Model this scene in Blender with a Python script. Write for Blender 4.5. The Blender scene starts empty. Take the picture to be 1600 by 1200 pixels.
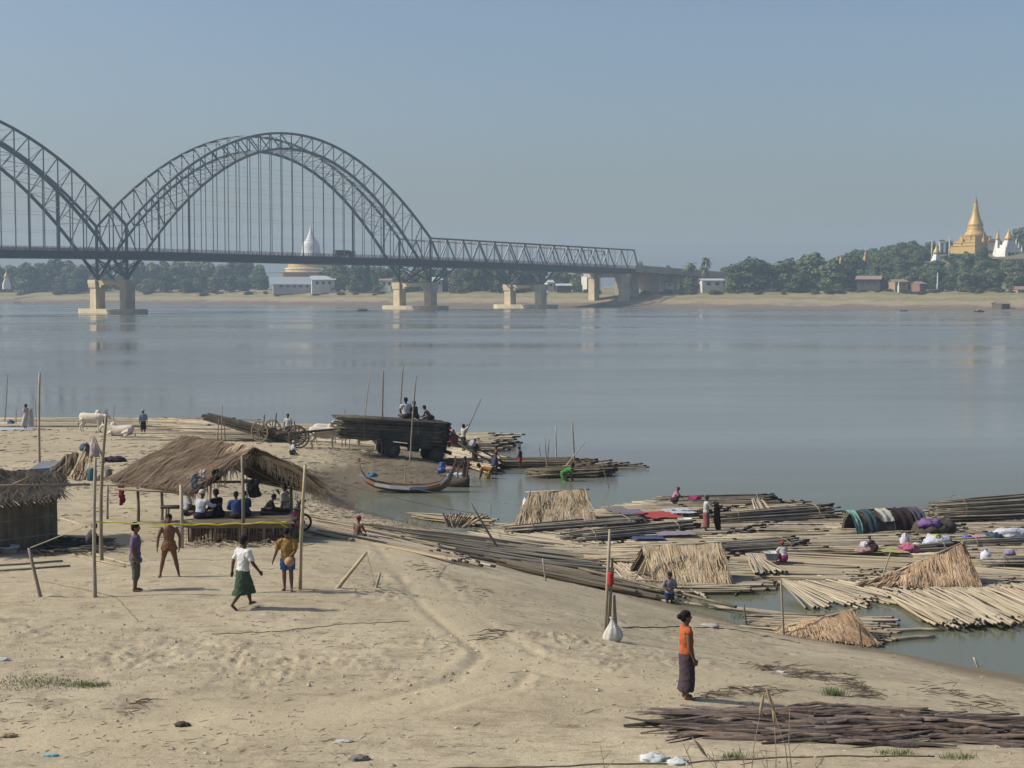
import bpy, bmesh, math, random
import numpy as np
from mathutils import Vector, Matrix, Quaternion, noise as mnoise

random.seed(7)
R = math.radians
SC = bpy.context.scene
COL = SC.collection

# ------------------------------------------------------------------ camera
HC, F, YH = 10.3, 2400.0, 452.0          # eye height above the river, focal length (px of a 1600 px frame), horizon row
PITCH = math.atan((600 - YH) / F)
cam_d = bpy.data.cameras.new('camera')
cam_d.sensor_width = 36.0
cam_d.lens = 36.0 * F / 1600.0
cam_d.clip_start = 0.1
cam_d.clip_end = 20000.0
cam = bpy.data.objects.new('camera', cam_d)
COL.objects.link(cam)
cam.location = (0, 0, HC)
cam.rotation_euler = (math.pi / 2 - PITCH, 0, 0)
SC.camera = cam

# ------------------------------------------------------------------ sky and sun
SUN_EL, SUN_AZ = R(40), R(3)             # shadows fall to the right and a little away
sun_from = Vector((-math.cos(SUN_EL) * math.cos(SUN_AZ), -math.cos(SUN_EL) * math.sin(SUN_AZ), math.sin(SUN_EL)))
w = bpy.data.worlds.new('World')
SC.world = w
w.use_nodes = True
nt = w.node_tree
sky = nt.nodes.new('ShaderNodeTexSky')
sky.sky_type = 'NISHITA'
sky.sun_disc = False
sky.sun_elevation = SUN_EL
sky.sun_rotation = math.atan2(sun_from.x, sun_from.y)
sky.altitude = 0
sky.air_density = 1.0
sky.dust_density = 3.5
sky.ozone_density = 3.0
bg = nt.nodes['Background']
bg.inputs['Strength'].default_value = 0.090
nt.links.new(sky.outputs[0], bg.inputs['Color'])

sun_d = bpy.data.lights.new('sun', 'SUN')
sun_d.energy = 3.5
sun_d.angle = R(0.6)
sun_d.color = (1.0, 0.93, 0.80)
sun = bpy.data.objects.new('sun', sun_d)
COL.objects.link(sun)
sun.rotation_euler = (-sun_from).to_track_quat('-Z', 'Y').to_euler()

SC.view_settings.view_transform = 'Standard'
SC.view_settings.look = 'None'
SC.view_settings.exposure = 0.45
SC.view_settings.gamma = 1.0
SC.view_settings.use_curve_mapping = False
SC.render.engine = 'CYCLES'
SC.cycles.use_denoising = True
SC.cycles.max_bounces = 6
SC.cycles.diffuse_bounces = 3
SC.cycles.glossy_bounces = 3
SC.cycles.volume_bounces = 1
SC.cycles.transparent_max_bounces = 8

# ------------------------------------------------------------------ pixel -> place
FWD = Vector((0, math.cos(PITCH), -math.sin(PITCH)))
UPV = Vector((0, math.sin(PITCH), math.cos(PITCH)))
CAM = Vector((0, 0, HC))

def ray(px, py):
    return Vector((1, 0, 0)) * ((px - 800) / F) + UPV * ((600 - py) / F) + FWD

def Z(px, py, z=0.0):
    d = ray(px, py)
    return CAM + d * ((z - HC) / d.z)

def D(px, py, y):
    d = ray(px, py)
    return CAM + d * (y / d.y)

# ------------------------------------------------------------------ materials
MATS = {}
def mat(name, c1, c2=None, rough=0.85, scale=3.0, bump=0.0, bscale=20.0, spec=0.3, coords='Object', detail=4.0, dist=0.02,
        tint=0.0, metal=0.0, c3=None, scale3=0.3, stretch=None):
    """procedural: c1..c2 by noise, optional large c3 patches, optional per-piece tint, optional bump"""
    if name in MATS:
        return MATS[name]
    m = bpy.data.materials.new(name)
    m.use_nodes = True
    t = m.node_tree
    N, L = t.nodes, t.links
    b = N['Principled BSDF']
    b.inputs['Roughness'].default_value = rough
    b.inputs['Specular IOR Level'].default_value = spec
    b.inputs['Metallic'].default_value = metal
    c2 = c2 or tuple(x * 0.75 for x in c1)
    tc = N.new('ShaderNodeTexCoord')
    vec = tc.outputs[coords]
    if stretch:
        mp = N.new('ShaderNodeMapping')
        mp.inputs['Scale'].default_value = stretch
        L.new(vec, mp.inputs['Vector'])
        vec = mp.outputs[0]
    n = N.new('ShaderNodeTexNoise')
    n.inputs['Scale'].default_value = scale
    n.inputs['Detail'].default_value = detail
    n.inputs['Roughness'].default_value = 0.6
    L.new(vec, n.inputs['Vector'])
    ramp = N.new('ShaderNodeValToRGB')
    ramp.color_ramp.elements[0].position = 0.32
    ramp.color_ramp.elements[1].position = 0.68
    ramp.color_ramp.elements[0].color = (*c2, 1)
    ramp.color_ramp.elements[1].color = (*c1, 1)
    L.new(n.outputs['Fac'], ramp.inputs[0])
    out = ramp.outputs[0]
    if c3:
        n3 = N.new('ShaderNodeTexNoise')
        n3.inputs['Scale'].default_value = scale3
        n3.inputs['Detail'].default_value = 5
        L.new(vec, n3.inputs['Vector'])
        r3 = N.new('ShaderNodeValToRGB')
        r3.color_ramp.elements[0].position = 0.48
        r3.color_ramp.elements[1].position = 0.62
        L.new(n3.outputs['Fac'], r3.inputs[0])
        mx = N.new('ShaderNodeMix')
        mx.data_type = 'RGBA'
        L.new(r3.outputs[0], mx.inputs['Factor'])
        L.new(out, mx.inputs['A'])
        mx.inputs['B'].default_value = (*c3, 1)
        out = mx.outputs['Result']
    if tint:
        at = N.new('ShaderNodeAttribute')
        at.attribute_name = 'tint'
        oi = N.new('ShaderNodeObjectInfo')
        ad = N.new('ShaderNodeMath'); ad.operation = 'ADD'
        L.new(at.outputs['Fac'], ad.inputs[0]); L.new(oi.outputs['Random'], ad.inputs[1])
        fr = N.new('ShaderNodeMath'); fr.operation = 'FRACT'
        L.new(ad.outputs[0], fr.inputs[0])
        mr = N.new('ShaderNodeMapRange')
        mr.inputs['To Min'].default_value = 1 - tint
        mr.inputs['To Max'].default_value = 1 + tint * 0.6
        L.new(fr.outputs[0], mr.inputs['Value'])
        hs = N.new('ShaderNodeHueSaturation')
        L.new(mr.outputs[0], hs.inputs['Value'])
        mr2 = N.new('ShaderNodeMapRange')
        mr2.inputs['From Min'].default_value = 0; mr2.inputs['From Max'].default_value = 1
        mr2.inputs['To Min'].default_value = 0.7; mr2.inputs['To Max'].default_value = 1.1
        m7 = N.new('ShaderNodeMath'); m7.operation = 'MULTIPLY'; m7.inputs[1].default_value = 7.31
        L.new(fr.outputs[0], m7.inputs[0])
        f7 = N.new('ShaderNodeMath'); f7.operation = 'FRACT'
        L.new(m7.outputs[0], f7.inputs[0])
        L.new(f7.outputs[0], mr2.inputs['Value'])
        L.new(mr2.outputs[0], hs.inputs['Saturation'])
        L.new(out, hs.inputs['Color'])
        out = hs.outputs[0]
    L.new(out, b.inputs['Base Color'])
    if bump:
        nb = N.new('ShaderNodeTexNoise')
        nb.inputs['Scale'].default_value = bscale
        nb.inputs['Detail'].default_value = 5
        L.new(vec, nb.inputs['Vector'])
        bp = N.new('ShaderNodeBump')
        bp.inputs['Strength'].default_value = bump
        bp.inputs['Distance'].default_value = dist
        L.new(nb.outputs['Fac'], bp.inputs['Height'])
        L.new(bp.outputs[0], b.inputs['Normal'])
    MATS[name] = m
    return m

def cloth(name, c, dark=0.72):
    g = (c[0] + c[1] + c[2]) / 3
    c = tuple(0.80 * (x * 0.90 + g * 0.10) for x in c)
    return mat('cloth_' + name, c, tuple(x * dark for x in c), rough=0.9, scale=9, bump=0.25, bscale=14, dist=0.03, spec=0.15)

# ------------------------------------------------------------------ mesh builder
WORLD = {}

class MB:
    def __init__(s):
        s.v, s.f, s.m, s.t = [], [], [], []
    def add(s, vs, fs, mi=0, tint=None):
        o = len(s.v)
        s.v.extend(vs)
        s.f.extend([tuple(i + o for i in f) for f in fs])
        s.m.extend([mi] * len(fs))
        tt = random.random() if tint is None else tint
        s.t.extend([tt] * len(vs))
        return s
    def box(s, c, size, rot=None, mi=0, taper=1.0):
        c = Vector(c); hx, hy, hz = size[0] / 2, size[1] / 2, size[2] / 2
        vs = []
        for z in (-1, 1):
            k = taper if z > 0 else 1.0
            for x, y in ((-1, -1), (1, -1), (1, 1), (-1, 1)):
                p = Vector((x * hx * k, y * hy * k, z * hz))
                vs.append(c + (rot @ p if rot is not None else p))
        return s.add(vs, [(3, 2, 1, 0), (4, 5, 6, 7), (0, 1, 5, 4), (1, 2, 6, 5), (2, 3, 7, 6), (3, 0, 4, 7)], mi)
    def beam(s, p, q, a, b=None, up=(0, 0, 1), mi=0):
        p, q = Vector(p), Vector(q); b = b or a
        d = (q - p)
        if d.length < 1e-6: return s
        d.normalize(); up = Vector(up)
        if abs(d.dot(up)) > 0.97: up = Vector((1, 0, 0)) if abs(d.x) < 0.9 else Vector((0, 1, 0))
        x = d.cross(up).normalized(); y = x.cross(d).normalized()
        vs = []
        for c in (p, q):
            for i, j in ((-1, -1), (1, -1), (1, 1), (-1, 1)):
                vs.append(c + x * (i * a / 2) + y * (j * b / 2))
        return s.add(vs, [(0, 1, 2, 3), (7, 6, 5, 4), (1, 0, 4, 5), (2, 1, 5, 6), (3, 2, 6, 7), (0, 3, 7, 4)], mi)
    def tube(s, pts, rad, n=6, mi=0, cap=True, capmi=None, tint=None, endmi=None):
        pts = [Vector(p) for p in pts]
        if not isinstance(rad, (list, tuple)): rad = [rad] * len(pts)
        vs, fs = [], []
        ref = None
        k = len(pts)
        for i, p in enumerate(pts):
            d = (pts[min(i + 1, k - 1)] - pts[max(i - 1, 0)])
            d = d.normalized() if d.length > 1e-9 else Vector((0, 0, 1))
            if ref is None:
                ref = Vector((0, 0, 1)) if abs(d.z) < 0.9 else Vector((1, 0, 0))
            x = (ref - d * ref.dot(d)).normalized(); y = d.cross(x); ref = x
            for j in range(n):
                a = 2 * math.pi * j / n
                vs.append(p + (x * math.cos(a) + y * math.sin(a)) * rad[i])
        o = len(s.v)
        s.v.extend(vs)
        tt = random.random() if tint is None else tint
        s.t.extend([tt] * len(vs))
        for i in range(k - 1):
            mm = mi
            if endmi is not None and i == k - 2: mm = endmi
            for j in range(n):
                s.f.append((o + i * n + j, o + i * n + (j + 1) % n, o + (i + 1) * n + (j + 1) % n, o + (i + 1) * n + j)); s.m.append(mm)
        if cap:
            cm = mi if capmi is None else capmi
            s.f.append(tuple(o + j for j in reversed(range(n)))); s.m.append(cm)
            s.f.append(tuple(o + (k - 1) * n + j for j in range(n))); s.m.append(cm)
        return s
    def loft(s, rings, n=14, mi=0, cap=True, power=2.0):
        """rings: (centre, xaxis vector, yaxis vector)"""
        o = len(s.v); k = len(rings)
        tt = random.random()
        for c, x, y in rings:
            c, x, y = Vector(c), Vector(x), Vector(y)
            for j in range(n):
                a = 2 * math.pi * j / n
                ca, sa = math.cos(a), math.sin(a)
                e = 2.0 / power
                s.v.append(c + x * (math.copysign(abs(ca) ** e, ca)) + y * (math.copysign(abs(sa) ** e, sa))); s.t.append(tt)
        for i in range(k - 1):
            for j in range(n):
                s.f.append((o + i * n + j, o + i * n + (j + 1) % n, o + (i + 1) * n + (j + 1) % n, o + (i + 1) * n + j)); s.m.append(mi)
        if cap:
            s.f.append(tuple(o + j for j in reversed(range(n)))); s.m.append(mi)
            s.f.append(tuple(o + (k - 1) * n + j for j in range(n))); s.m.append(mi)
        return s
    def ell(s, c, r, rot=None, n=10, m=7, mi=0):
        c = Vector(c); o = len(s.v); tt = random.random()
        if not isinstance(r, (list, tuple, Vector)): r = (r, r, r)
        def put(p):
            p = Vector((p[0] * r[0], p[1] * r[1], p[2] * r[2]))
            s.v.append(c + (rot @ p if rot is not None else p)); s.t.append(tt)
        put((0, 0, -1))
        for i in range(1, m):
            ph = -math.pi / 2 + math.pi * i / m
            for j in range(n):
                a = 2 * math.pi * j / n
                put((math.cos(ph) * math.cos(a), math.cos(ph) * math.sin(a), math.sin(ph)))
        put((0, 0, 1))
        last = len(s.v) - 1
        for j in range(n):
            s.f.append((o, o + 1 + (j + 1) % n, o + 1 + j)); s.m.append(mi)
            s.f.append((last, last - n + j, last - n + (j + 1) % n)); s.m.append(mi)
        for i in range(m - 2):
            for j in range(n):
                a = o + 1 + i * n
                s.f.append((a + j, a + (j + 1) % n, a + n + (j + 1) % n, a + n + j)); s.m.append(mi)
        return s
    def lathe(s, prof, c=(0, 0, 0), n=20, mi=0, seg_m=None):
        c = Vector(c); o = len(s.v); k = len(prof); tt = random.random()
        for r, z in prof:
            for j in range(n):
                a = 2 * math.pi * j / n
                s.v.append(c + Vector((r * math.cos(a), r * math.sin(a), z))); s.t.append(tt)
        for i in range(k - 1):
            for j in range(n):
                s.f.append((o + i * n + j, o + i * n + (j + 1) % n, o + (i + 1) * n + (j + 1) % n, o + (i + 1) * n + j))
                s.m.append(seg_m[i] if seg_m else mi)
        s.f.append(tuple(o + j for j in reversed(range(n)))); s.m.append(mi)
        s.f.append(tuple(o + (k - 1) * n + j for j in range(n))); s.m.append(seg_m[-1] if seg_m else mi)
        return s
    def build(s, name, mats, parent=None, smooth=False, tint=False, loc=None):
        me = bpy.data.meshes.new(name)
        me.from_pydata([tuple(v) for v in s.v], [], s.f)
        if not isinstance(mats, (list, tuple)): mats = [mats]
        for m in mats: me.materials.append(m)
        if len(mats) > 1: me.polygons.foreach_set('material_index', s.m)
        if smooth: me.polygons.foreach_set('use_smooth', [True] * len(s.f))
        if tint:
            a = me.attributes.new('tint', 'FLOAT', 'POINT')
            a.data.foreach_set('value', s.t)
        me.update()
        return put(me, name, parent, loc)

def put(me, name, parent=None, loc=None, M=None):
    """link a mesh whose vertices are in world space (or local to M/loc when given)"""
    o = bpy.data.objects.new(name, me)
    COL.objects.link(o)
    W = M if M is not None else (Matrix.Translation(loc) if loc is not None else Matrix.Identity(4))
    if parent is not None:
        o.parent = parent
        o.matrix_parent_inverse = WORLD[parent.name].inverted()
    o.matrix_basis = W
    WORLD[o.name] = W.copy()
    return o

def tag(o, label=None, cat=None, group=None, kind=None):
    if label: o['label'] = label
    if cat: o['category'] = cat
    if group: o['group'] = group
    if kind: o['kind'] = kind
    return o

def thing(name, label, cat, loc, group=None, rz=0.0):
    o = bpy.data.objects.new(name, None)
    o.empty_display_size = 0.2
    COL.objects.link(o)
    M = Matrix.Translation(Vector(loc)) @ Matrix.Rotation(rz, 4, 'Z')
    o.matrix_basis = M
    WORLD[o.name] = M
    return tag(o, label, cat, group)

def lerp(a, b, t):
    return Vector(a) * (1 - t) + Vector(b) * t
def jit(s):
    return Vector((random.uniform(-s, s), random.uniform(-s, s), random.uniform(-s, s)))
def U(a, b):
    return random.uniform(a, b)

# vectorised value noise
_T = np.random.RandomState(3).rand(256, 256)
def vnoise(x, y):
    xi = np.floor(x).astype(int); yi = np.floor(y).astype(int)
    fx = x - xi; fy = y - yi
    fx = fx * fx * (3 - 2 * fx); fy = fy * fy * (3 - 2 * fy)
    a = _T[xi % 256, yi % 256]; b = _T[(xi + 1) % 256, yi % 256]
    c = _T[xi % 256, (yi + 1) % 256]; d = _T[(xi + 1) % 256, (yi + 1) % 256]
    return (a * (1 - fx) + b * fx) * (1 - fy) + (c * (1 - fx) + d * fx) * fy - 0.5
def fbm(x, y, o=4):
    s = 0; a = 1.0
    for i in range(o):
        s = s + a * vnoise(x + 17.3 * i, y + 9.1 * i); x = x * 2.03; y = y * 2.03; a *= 0.5
    return s
# ================================================================== near bank: heights
SHORE = [(-260, 649), (-100, 651), (0, 652), (150, 653), (300, 655), (420, 660), (530, 672), (620, 691), (690, 711), (716, 728), (722, 742),
         (700, 756), (640, 764), (575, 770), (546, 780), (552, 796), (585, 809), (640, 817), (700, 828), (745, 846),
         (800, 866), (850, 884), (920, 905), (1000, 925), (1060, 946), (1130, 967), (1200, 985), (1300, 1003), (1380, 1015), (1500, 1040), (1600, 1053), (1760, 1088)]
LAND = [(0, 1200, 3.6), (400, 1200, 3.6), (800, 1200, 3.55), (1200, 1200, 3.6), (1600, 1200, 3.6), (-300, 1200, 3.7), (1900, 1200, 3.5),
        (0, 1090, 3.6), (400, 1090, 3.45), (800, 1090, 3.4), (1072, 1097, 3.4), (1330, 1110, 3.0), (1600, 1120, 2.5), (1450, 1075, 1.6), (1200, 1030, 1.8),
        (0, 1000, 3.45), (300, 1000, 3.3), (600, 1000, 3.25), (800, 990, 3.0), (952, 1003, 2.6), (1080, 1010, 1.9),
        (-200, 935, 3.2), (45, 935, 3.2), (215, 926, 3.2), (265, 903, 3.12), (380, 950, 3.25), (450, 925, 3.15), (590, 918, 3.0), (700, 905, 2.6), (820, 920, 2.2), (900, 945, 1.9),
        (640, 862, 2.2), (556, 838, 1.7), (720, 872, 1.3), (700, 850, 0.8), (-200, 860, 2.7), (0, 870, 2.7), (100, 862, 2.6), (200, 850, 2.5), (330, 850, 2.45), (450, 845, 2.35),
        (330, 805, 2.1), (450, 790, 1.6), (240, 775, 2.0), (100, 740, 2.0), (0, 730, 2.1), (-200, 730, 2.1), (300, 722, 1.75), (500, 762, 1.0), (480, 722, 1.15),
        (600, 722, 0.7), (650, 738, 0.5), (560, 702, 0.85), (690, 730, 0.35), (0, 690, 1.6), (200, 690, 1.25), (400, 695, 1.0), (0, 668, 0.8), (220, 679, 0.75), (400, 675, 0.55), (500, 690, 0.6), (-200, 670, 0.9)]
WET = [(620, 788, -0.35), (690, 790, -0.5), (800, 800, -0.7), (900, 780, -1.2), (1200, 860, -1.0), (1000, 895, -0.5), (1180, 945, -0.5), (1320, 960, -0.6), (1500, 1005, -0.6), (1600, 1020, -0.6), (1600, 900, -1.4),
       (900, 700, -1.5), (1300, 760, -2.0), (620, 650, -1.2), (200, 632, -1.0), (0, 630, -1.0), (-300, 625, -1.2), (760, 700, -0.7), (790, 740, -0.7), (1600, 700, -2.6), (400, 600, -2.4), (1000, 600, -2.6)]
_P = [(*Z(x, y, 0.0).xy, 0.0) for x, y in SHORE] + [(*Z(x, y, z).xy, z) for x, y, z in LAND] + [(*Z(x, y, z).xy, z) for x, y, z in WET]
_P += [(x, 13, 5.2) for x in (-24, -12, 0, 12, 24)] + [(x, 5, 7.6) for x in (-24, -12, 0, 12, 24)] + [(x, -4, 8.7) for x in (-30, -12, 0, 12, 30)] + \
      [(-34, 40, 3.3), (-40, 62, 2.6), (-50, 85, 2.0), (32, 24, 2.4), (40, 40, -0.8), (60, 60, -2), (60, 30, 0.5), (-70, 60, 2.6), (-70, 30, 4), (-60, 5, 8), (70, 5, 5), (70, 110, -3), (-90, 100, 1.4)]
_P = np.array(_P)
def _tps_k(r2):
    return np.where(r2 > 1e-9, 0.5 * r2 * np.log(np.maximum(r2, 1e-9)), 0.0)
_n = len(_P)
_d2 = (_P[:, None, 0] - _P[None, :, 0]) ** 2 + (_P[:, None, 1] - _P[None, :, 1]) ** 2
_A = np.zeros((_n + 3, _n + 3))
_A[:_n, :_n] = _tps_k(_d2) + np.eye(_n) * 0.6
_A[:_n, _n] = 1; _A[:_n, _n + 1:] = _P[:, :2]
_A[_n, :_n] = 1; _A[_n + 1:, :_n] = _P[:, :2].T
_W = np.linalg.solve(_A, np.concatenate([_P[:, 2], np.zeros(3)]))
def hbase(x, y):
    x = np.asarray(x, float); y = np.asarray(y, float)
    sh = x.shape
    x = x.ravel(); y = y.ravel()
    out = np.empty_like(x)
    for i in range(0, len(x), 20000):
        xs, ys = x[i:i + 20000], y[i:i + 20000]
        r2 = (xs[:, None] - _P[None, :, 0]) ** 2 + (ys[:, None] - _P[None, :, 1]) ** 2
        out[i:i + 20000] = _tps_k(r2) @ _W[:_n] + _W[_n] + xs * _W[_n + 1] + ys * _W[_n + 2]
    return out.reshape(sh)
CLOD = [(*Z(150, 1020, 3.45).xy, 4.2, 2.4), (*Z(310, 1035, 3.4).xy, 3.0, 1.8), (*Z(60, 990, 3.45).xy, 2.2, 2.6), (*Z(1290, 1065, 2.6).xy, 1.8, 1.1), (*Z(860, 1010, 2.9).xy, 2.4, 3.2), (*Z(1000, 1050, 2.9).xy, 2.6, 2.4),
        (*Z(640, 930, 2.9).xy, 1.6, 3.0), (*Z(760, 1075, 3.3).xy, 2.6, 0.9), (*Z(60, 935, 3.2).xy, 1.6, 1.2), (*Z(560, 720, 0.9).xy, 5, 6), (*Z(520, 790, 1.1).xy, 2.5, 8), (*Z(300, 690, 1.3).xy, 6, 5)]
def hdet(x, y, z):
    """lumps, ruts and clods; fades out under water"""
    land = np.clip((z + 0.15) / 0.35, 0, 1)
    d = 0.12 * fbm(x * 0.14, y * 0.14, 3) + 0.035 * fbm(x * 0.9, y * 0.7, 4)
    rough = np.zeros_like(x)
    for cx, cy, rx, ry in CLOD:
        rough = np.maximum(rough, np.exp(-(((x - cx) / rx) ** 2 + ((y - cy) / ry) ** 2)))
    rough = rough * np.clip(0.6 + 1.6 * fbm(x * 0.7 + 5, y * 0.5, 3), 0, 1.3)
    cl = np.abs(fbm(x * 3.4, y * 2.4, 3)) * 0.16 + np.maximum(fbm(x * 8.0, y * 6.0, 2), 0) * 0.10
    near = np.clip((70 - y) / 30, 0.25, 1)
    foot = np.minimum(fbm(x * 3.1 + 40, y * 2.3, 2) + 0.22, 0) * 0.085 * np.clip(0.5 + 3 * fbm(x * .3, y * .3, 2), 0.0, 1.3)   # trodden hollows
    pm_, dist = path_mask(x, y)
    rut = -0.026 * np.exp(-((dist - 0.55) / 0.13) ** 2) + 0.018 * np.exp(-((dist - 0.85) / 0.16) ** 2)
    return land * (d + (1 - 0.85 * pm_) * (rough * (cl - 0.03) + near * foot) + near * rut * np.clip(0.6 + 2 * fbm(x * .4 + 9, y * .4, 2), 0, 1.3))
PATH = [Z(px, py, z).xy for px, py, z in ((560, 800, 1.3), (610, 850, 2.0), (650, 890, 2.7), (690, 940, 3.0), (740, 985, 3.1), (800, 1030, 3.2), (760, 1075, 3.35), (600, 1110, 3.45), (380, 1130, 3.5), (100, 1150, 3.55), (-200, 1165, 3.6))] 
PATH2 = [Z(px, py, z).xy for px, py, z in ((800, 1030, 3.2), (900, 1060, 3.2), (1050, 1075, 3.3), (1200, 1060, 2.6), (1500, 1060, 1.6))]
def path_mask(x, y):
    """trodden track: (how near, signed cross offset)"""
    best = np.full(np.shape(x), 99.0); off = np.zeros(np.shape(x))
    for line in (PATH, PATH2):
        for a, b in zip(line[:-1], line[1:]):
            d = b - a; L2 = d.length_squared
            t = np.clip(((x - a.x) * d.x + (y - a.y) * d.y) / L2, 0, 1)
            ex, ey = x - (a.x + d.x * t), y - (a.y + d.y * t)
            dist = np.sqrt(ex * ex + ey * ey)
            best = np.minimum(best, dist)
    w_ = best + 0.5 * fbm(x * 0.5, y * 0.5, 3)
    return np.clip(1.35 - w_ / 0.9, 0, 1), best
def height(x, y):
    x = np.asarray(x, float); y = np.asarray(y, float)
    b = hbase(x, y)
    return b + hdet(x, y, b)
def gh(x, y):
    return float(height(np.array([x]), np.array([y]))[0])
def G(px, py, lift=0.0):
    """the place on the bank (or on the water) that this pixel looks at"""
    d = ray(px, py)
    ys = np.concatenate([np.linspace(12, 70, 500), np.linspace(70.2, 150, 300)])
    xs = d.x / d.y * ys
    zs = HC + d.z / d.y * ys
    h = np.maximum(hbase(xs, ys), 0.0)
    k = np.nonzero(zs <= h)[0]
    if len(k) == 0: return Z(px, py, 0.0)
    k = max(int(k[0]), 1)
    a = (zs[k - 1] - h[k - 1]); b = (h[k] - zs[k]); t = a / max(a + b, 1e-9)
    y = ys[k - 1] * (1 - t) + ys[k] * t
    x = d.x / d.y * y
    return Vector((x, y, max(gh(x, y), 0.0) + lift))

# ------------------------------------------------------------------ near bank mesh (finer near the eye)
def bank_mesh():
    rows = [-12.0]
    y = -6.0
    while y < 12: rows.append(y); y += 0.8
    while y < 150:
        rows.append(y); y += max(0.055, 0.0042 * (y - 4))
    rows = np.array(rows)
    cols = np.linspace(-1, 1, 560)
    cols = np.sign(cols) * (np.abs(cols) * 0.72 + np.abs(cols) ** 6 * 0.9)
    half = np.maximum(rows, 14) * 0.40 + 5
    X = cols[None, :] * half[:, None]
    Y = np.repeat(rows[:, None], len(cols), 1)
    b = hbase(X, Y)
    Zm = b + hdet(X, Y, b)
    Zm = np.maximum(Zm, -2.8)
    nr, nc = X.shape
    V = np.stack([X, Y, Zm], -1).reshape(-1, 3)
    i = np.arange(nr - 1)[:, None] * nc + np.arange(nc - 1)[None, :]
    Fq = np.stack([i, i + 1, i + nc + 1, i + nc], -1).reshape(-1, 4)
    me = bpy.data.meshes.new('river_bank')
    me.vertices.add(len(V)); me.vertices.foreach_set('co', V.ravel())
    me.loops.add(Fq.size); me.loops.foreach_set('vertex_index', Fq.ravel())
    me.polygons.add(len(Fq)); me.polygons.foreach_set('loop_start', np.arange(0, Fq.size, 4)); me.polygons.foreach_set('loop_total', np.full(len(Fq), 4))
    me.polygons.foreach_set('use_smooth', np.ones(len(Fq), bool))
    me.update(); me.validate()
    pm_, _d = path_mask(X, Y)
    a = me.attributes.new('track', 'FLOAT', 'POINT'); a.data.foreach_set('value', pm_.ravel().astype(np.float32))
    mud = np.clip(1.5 * np.exp(-(((X + 6.5) / 7.5) ** 2 + ((Y - 82) / 15.0) ** 2)), 0, 1)
    a = me.attributes.new('mud', 'FLOAT', 'POINT'); a.data.foreach_set('value', mud.ravel().astype(np.float32))
    return me

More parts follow.
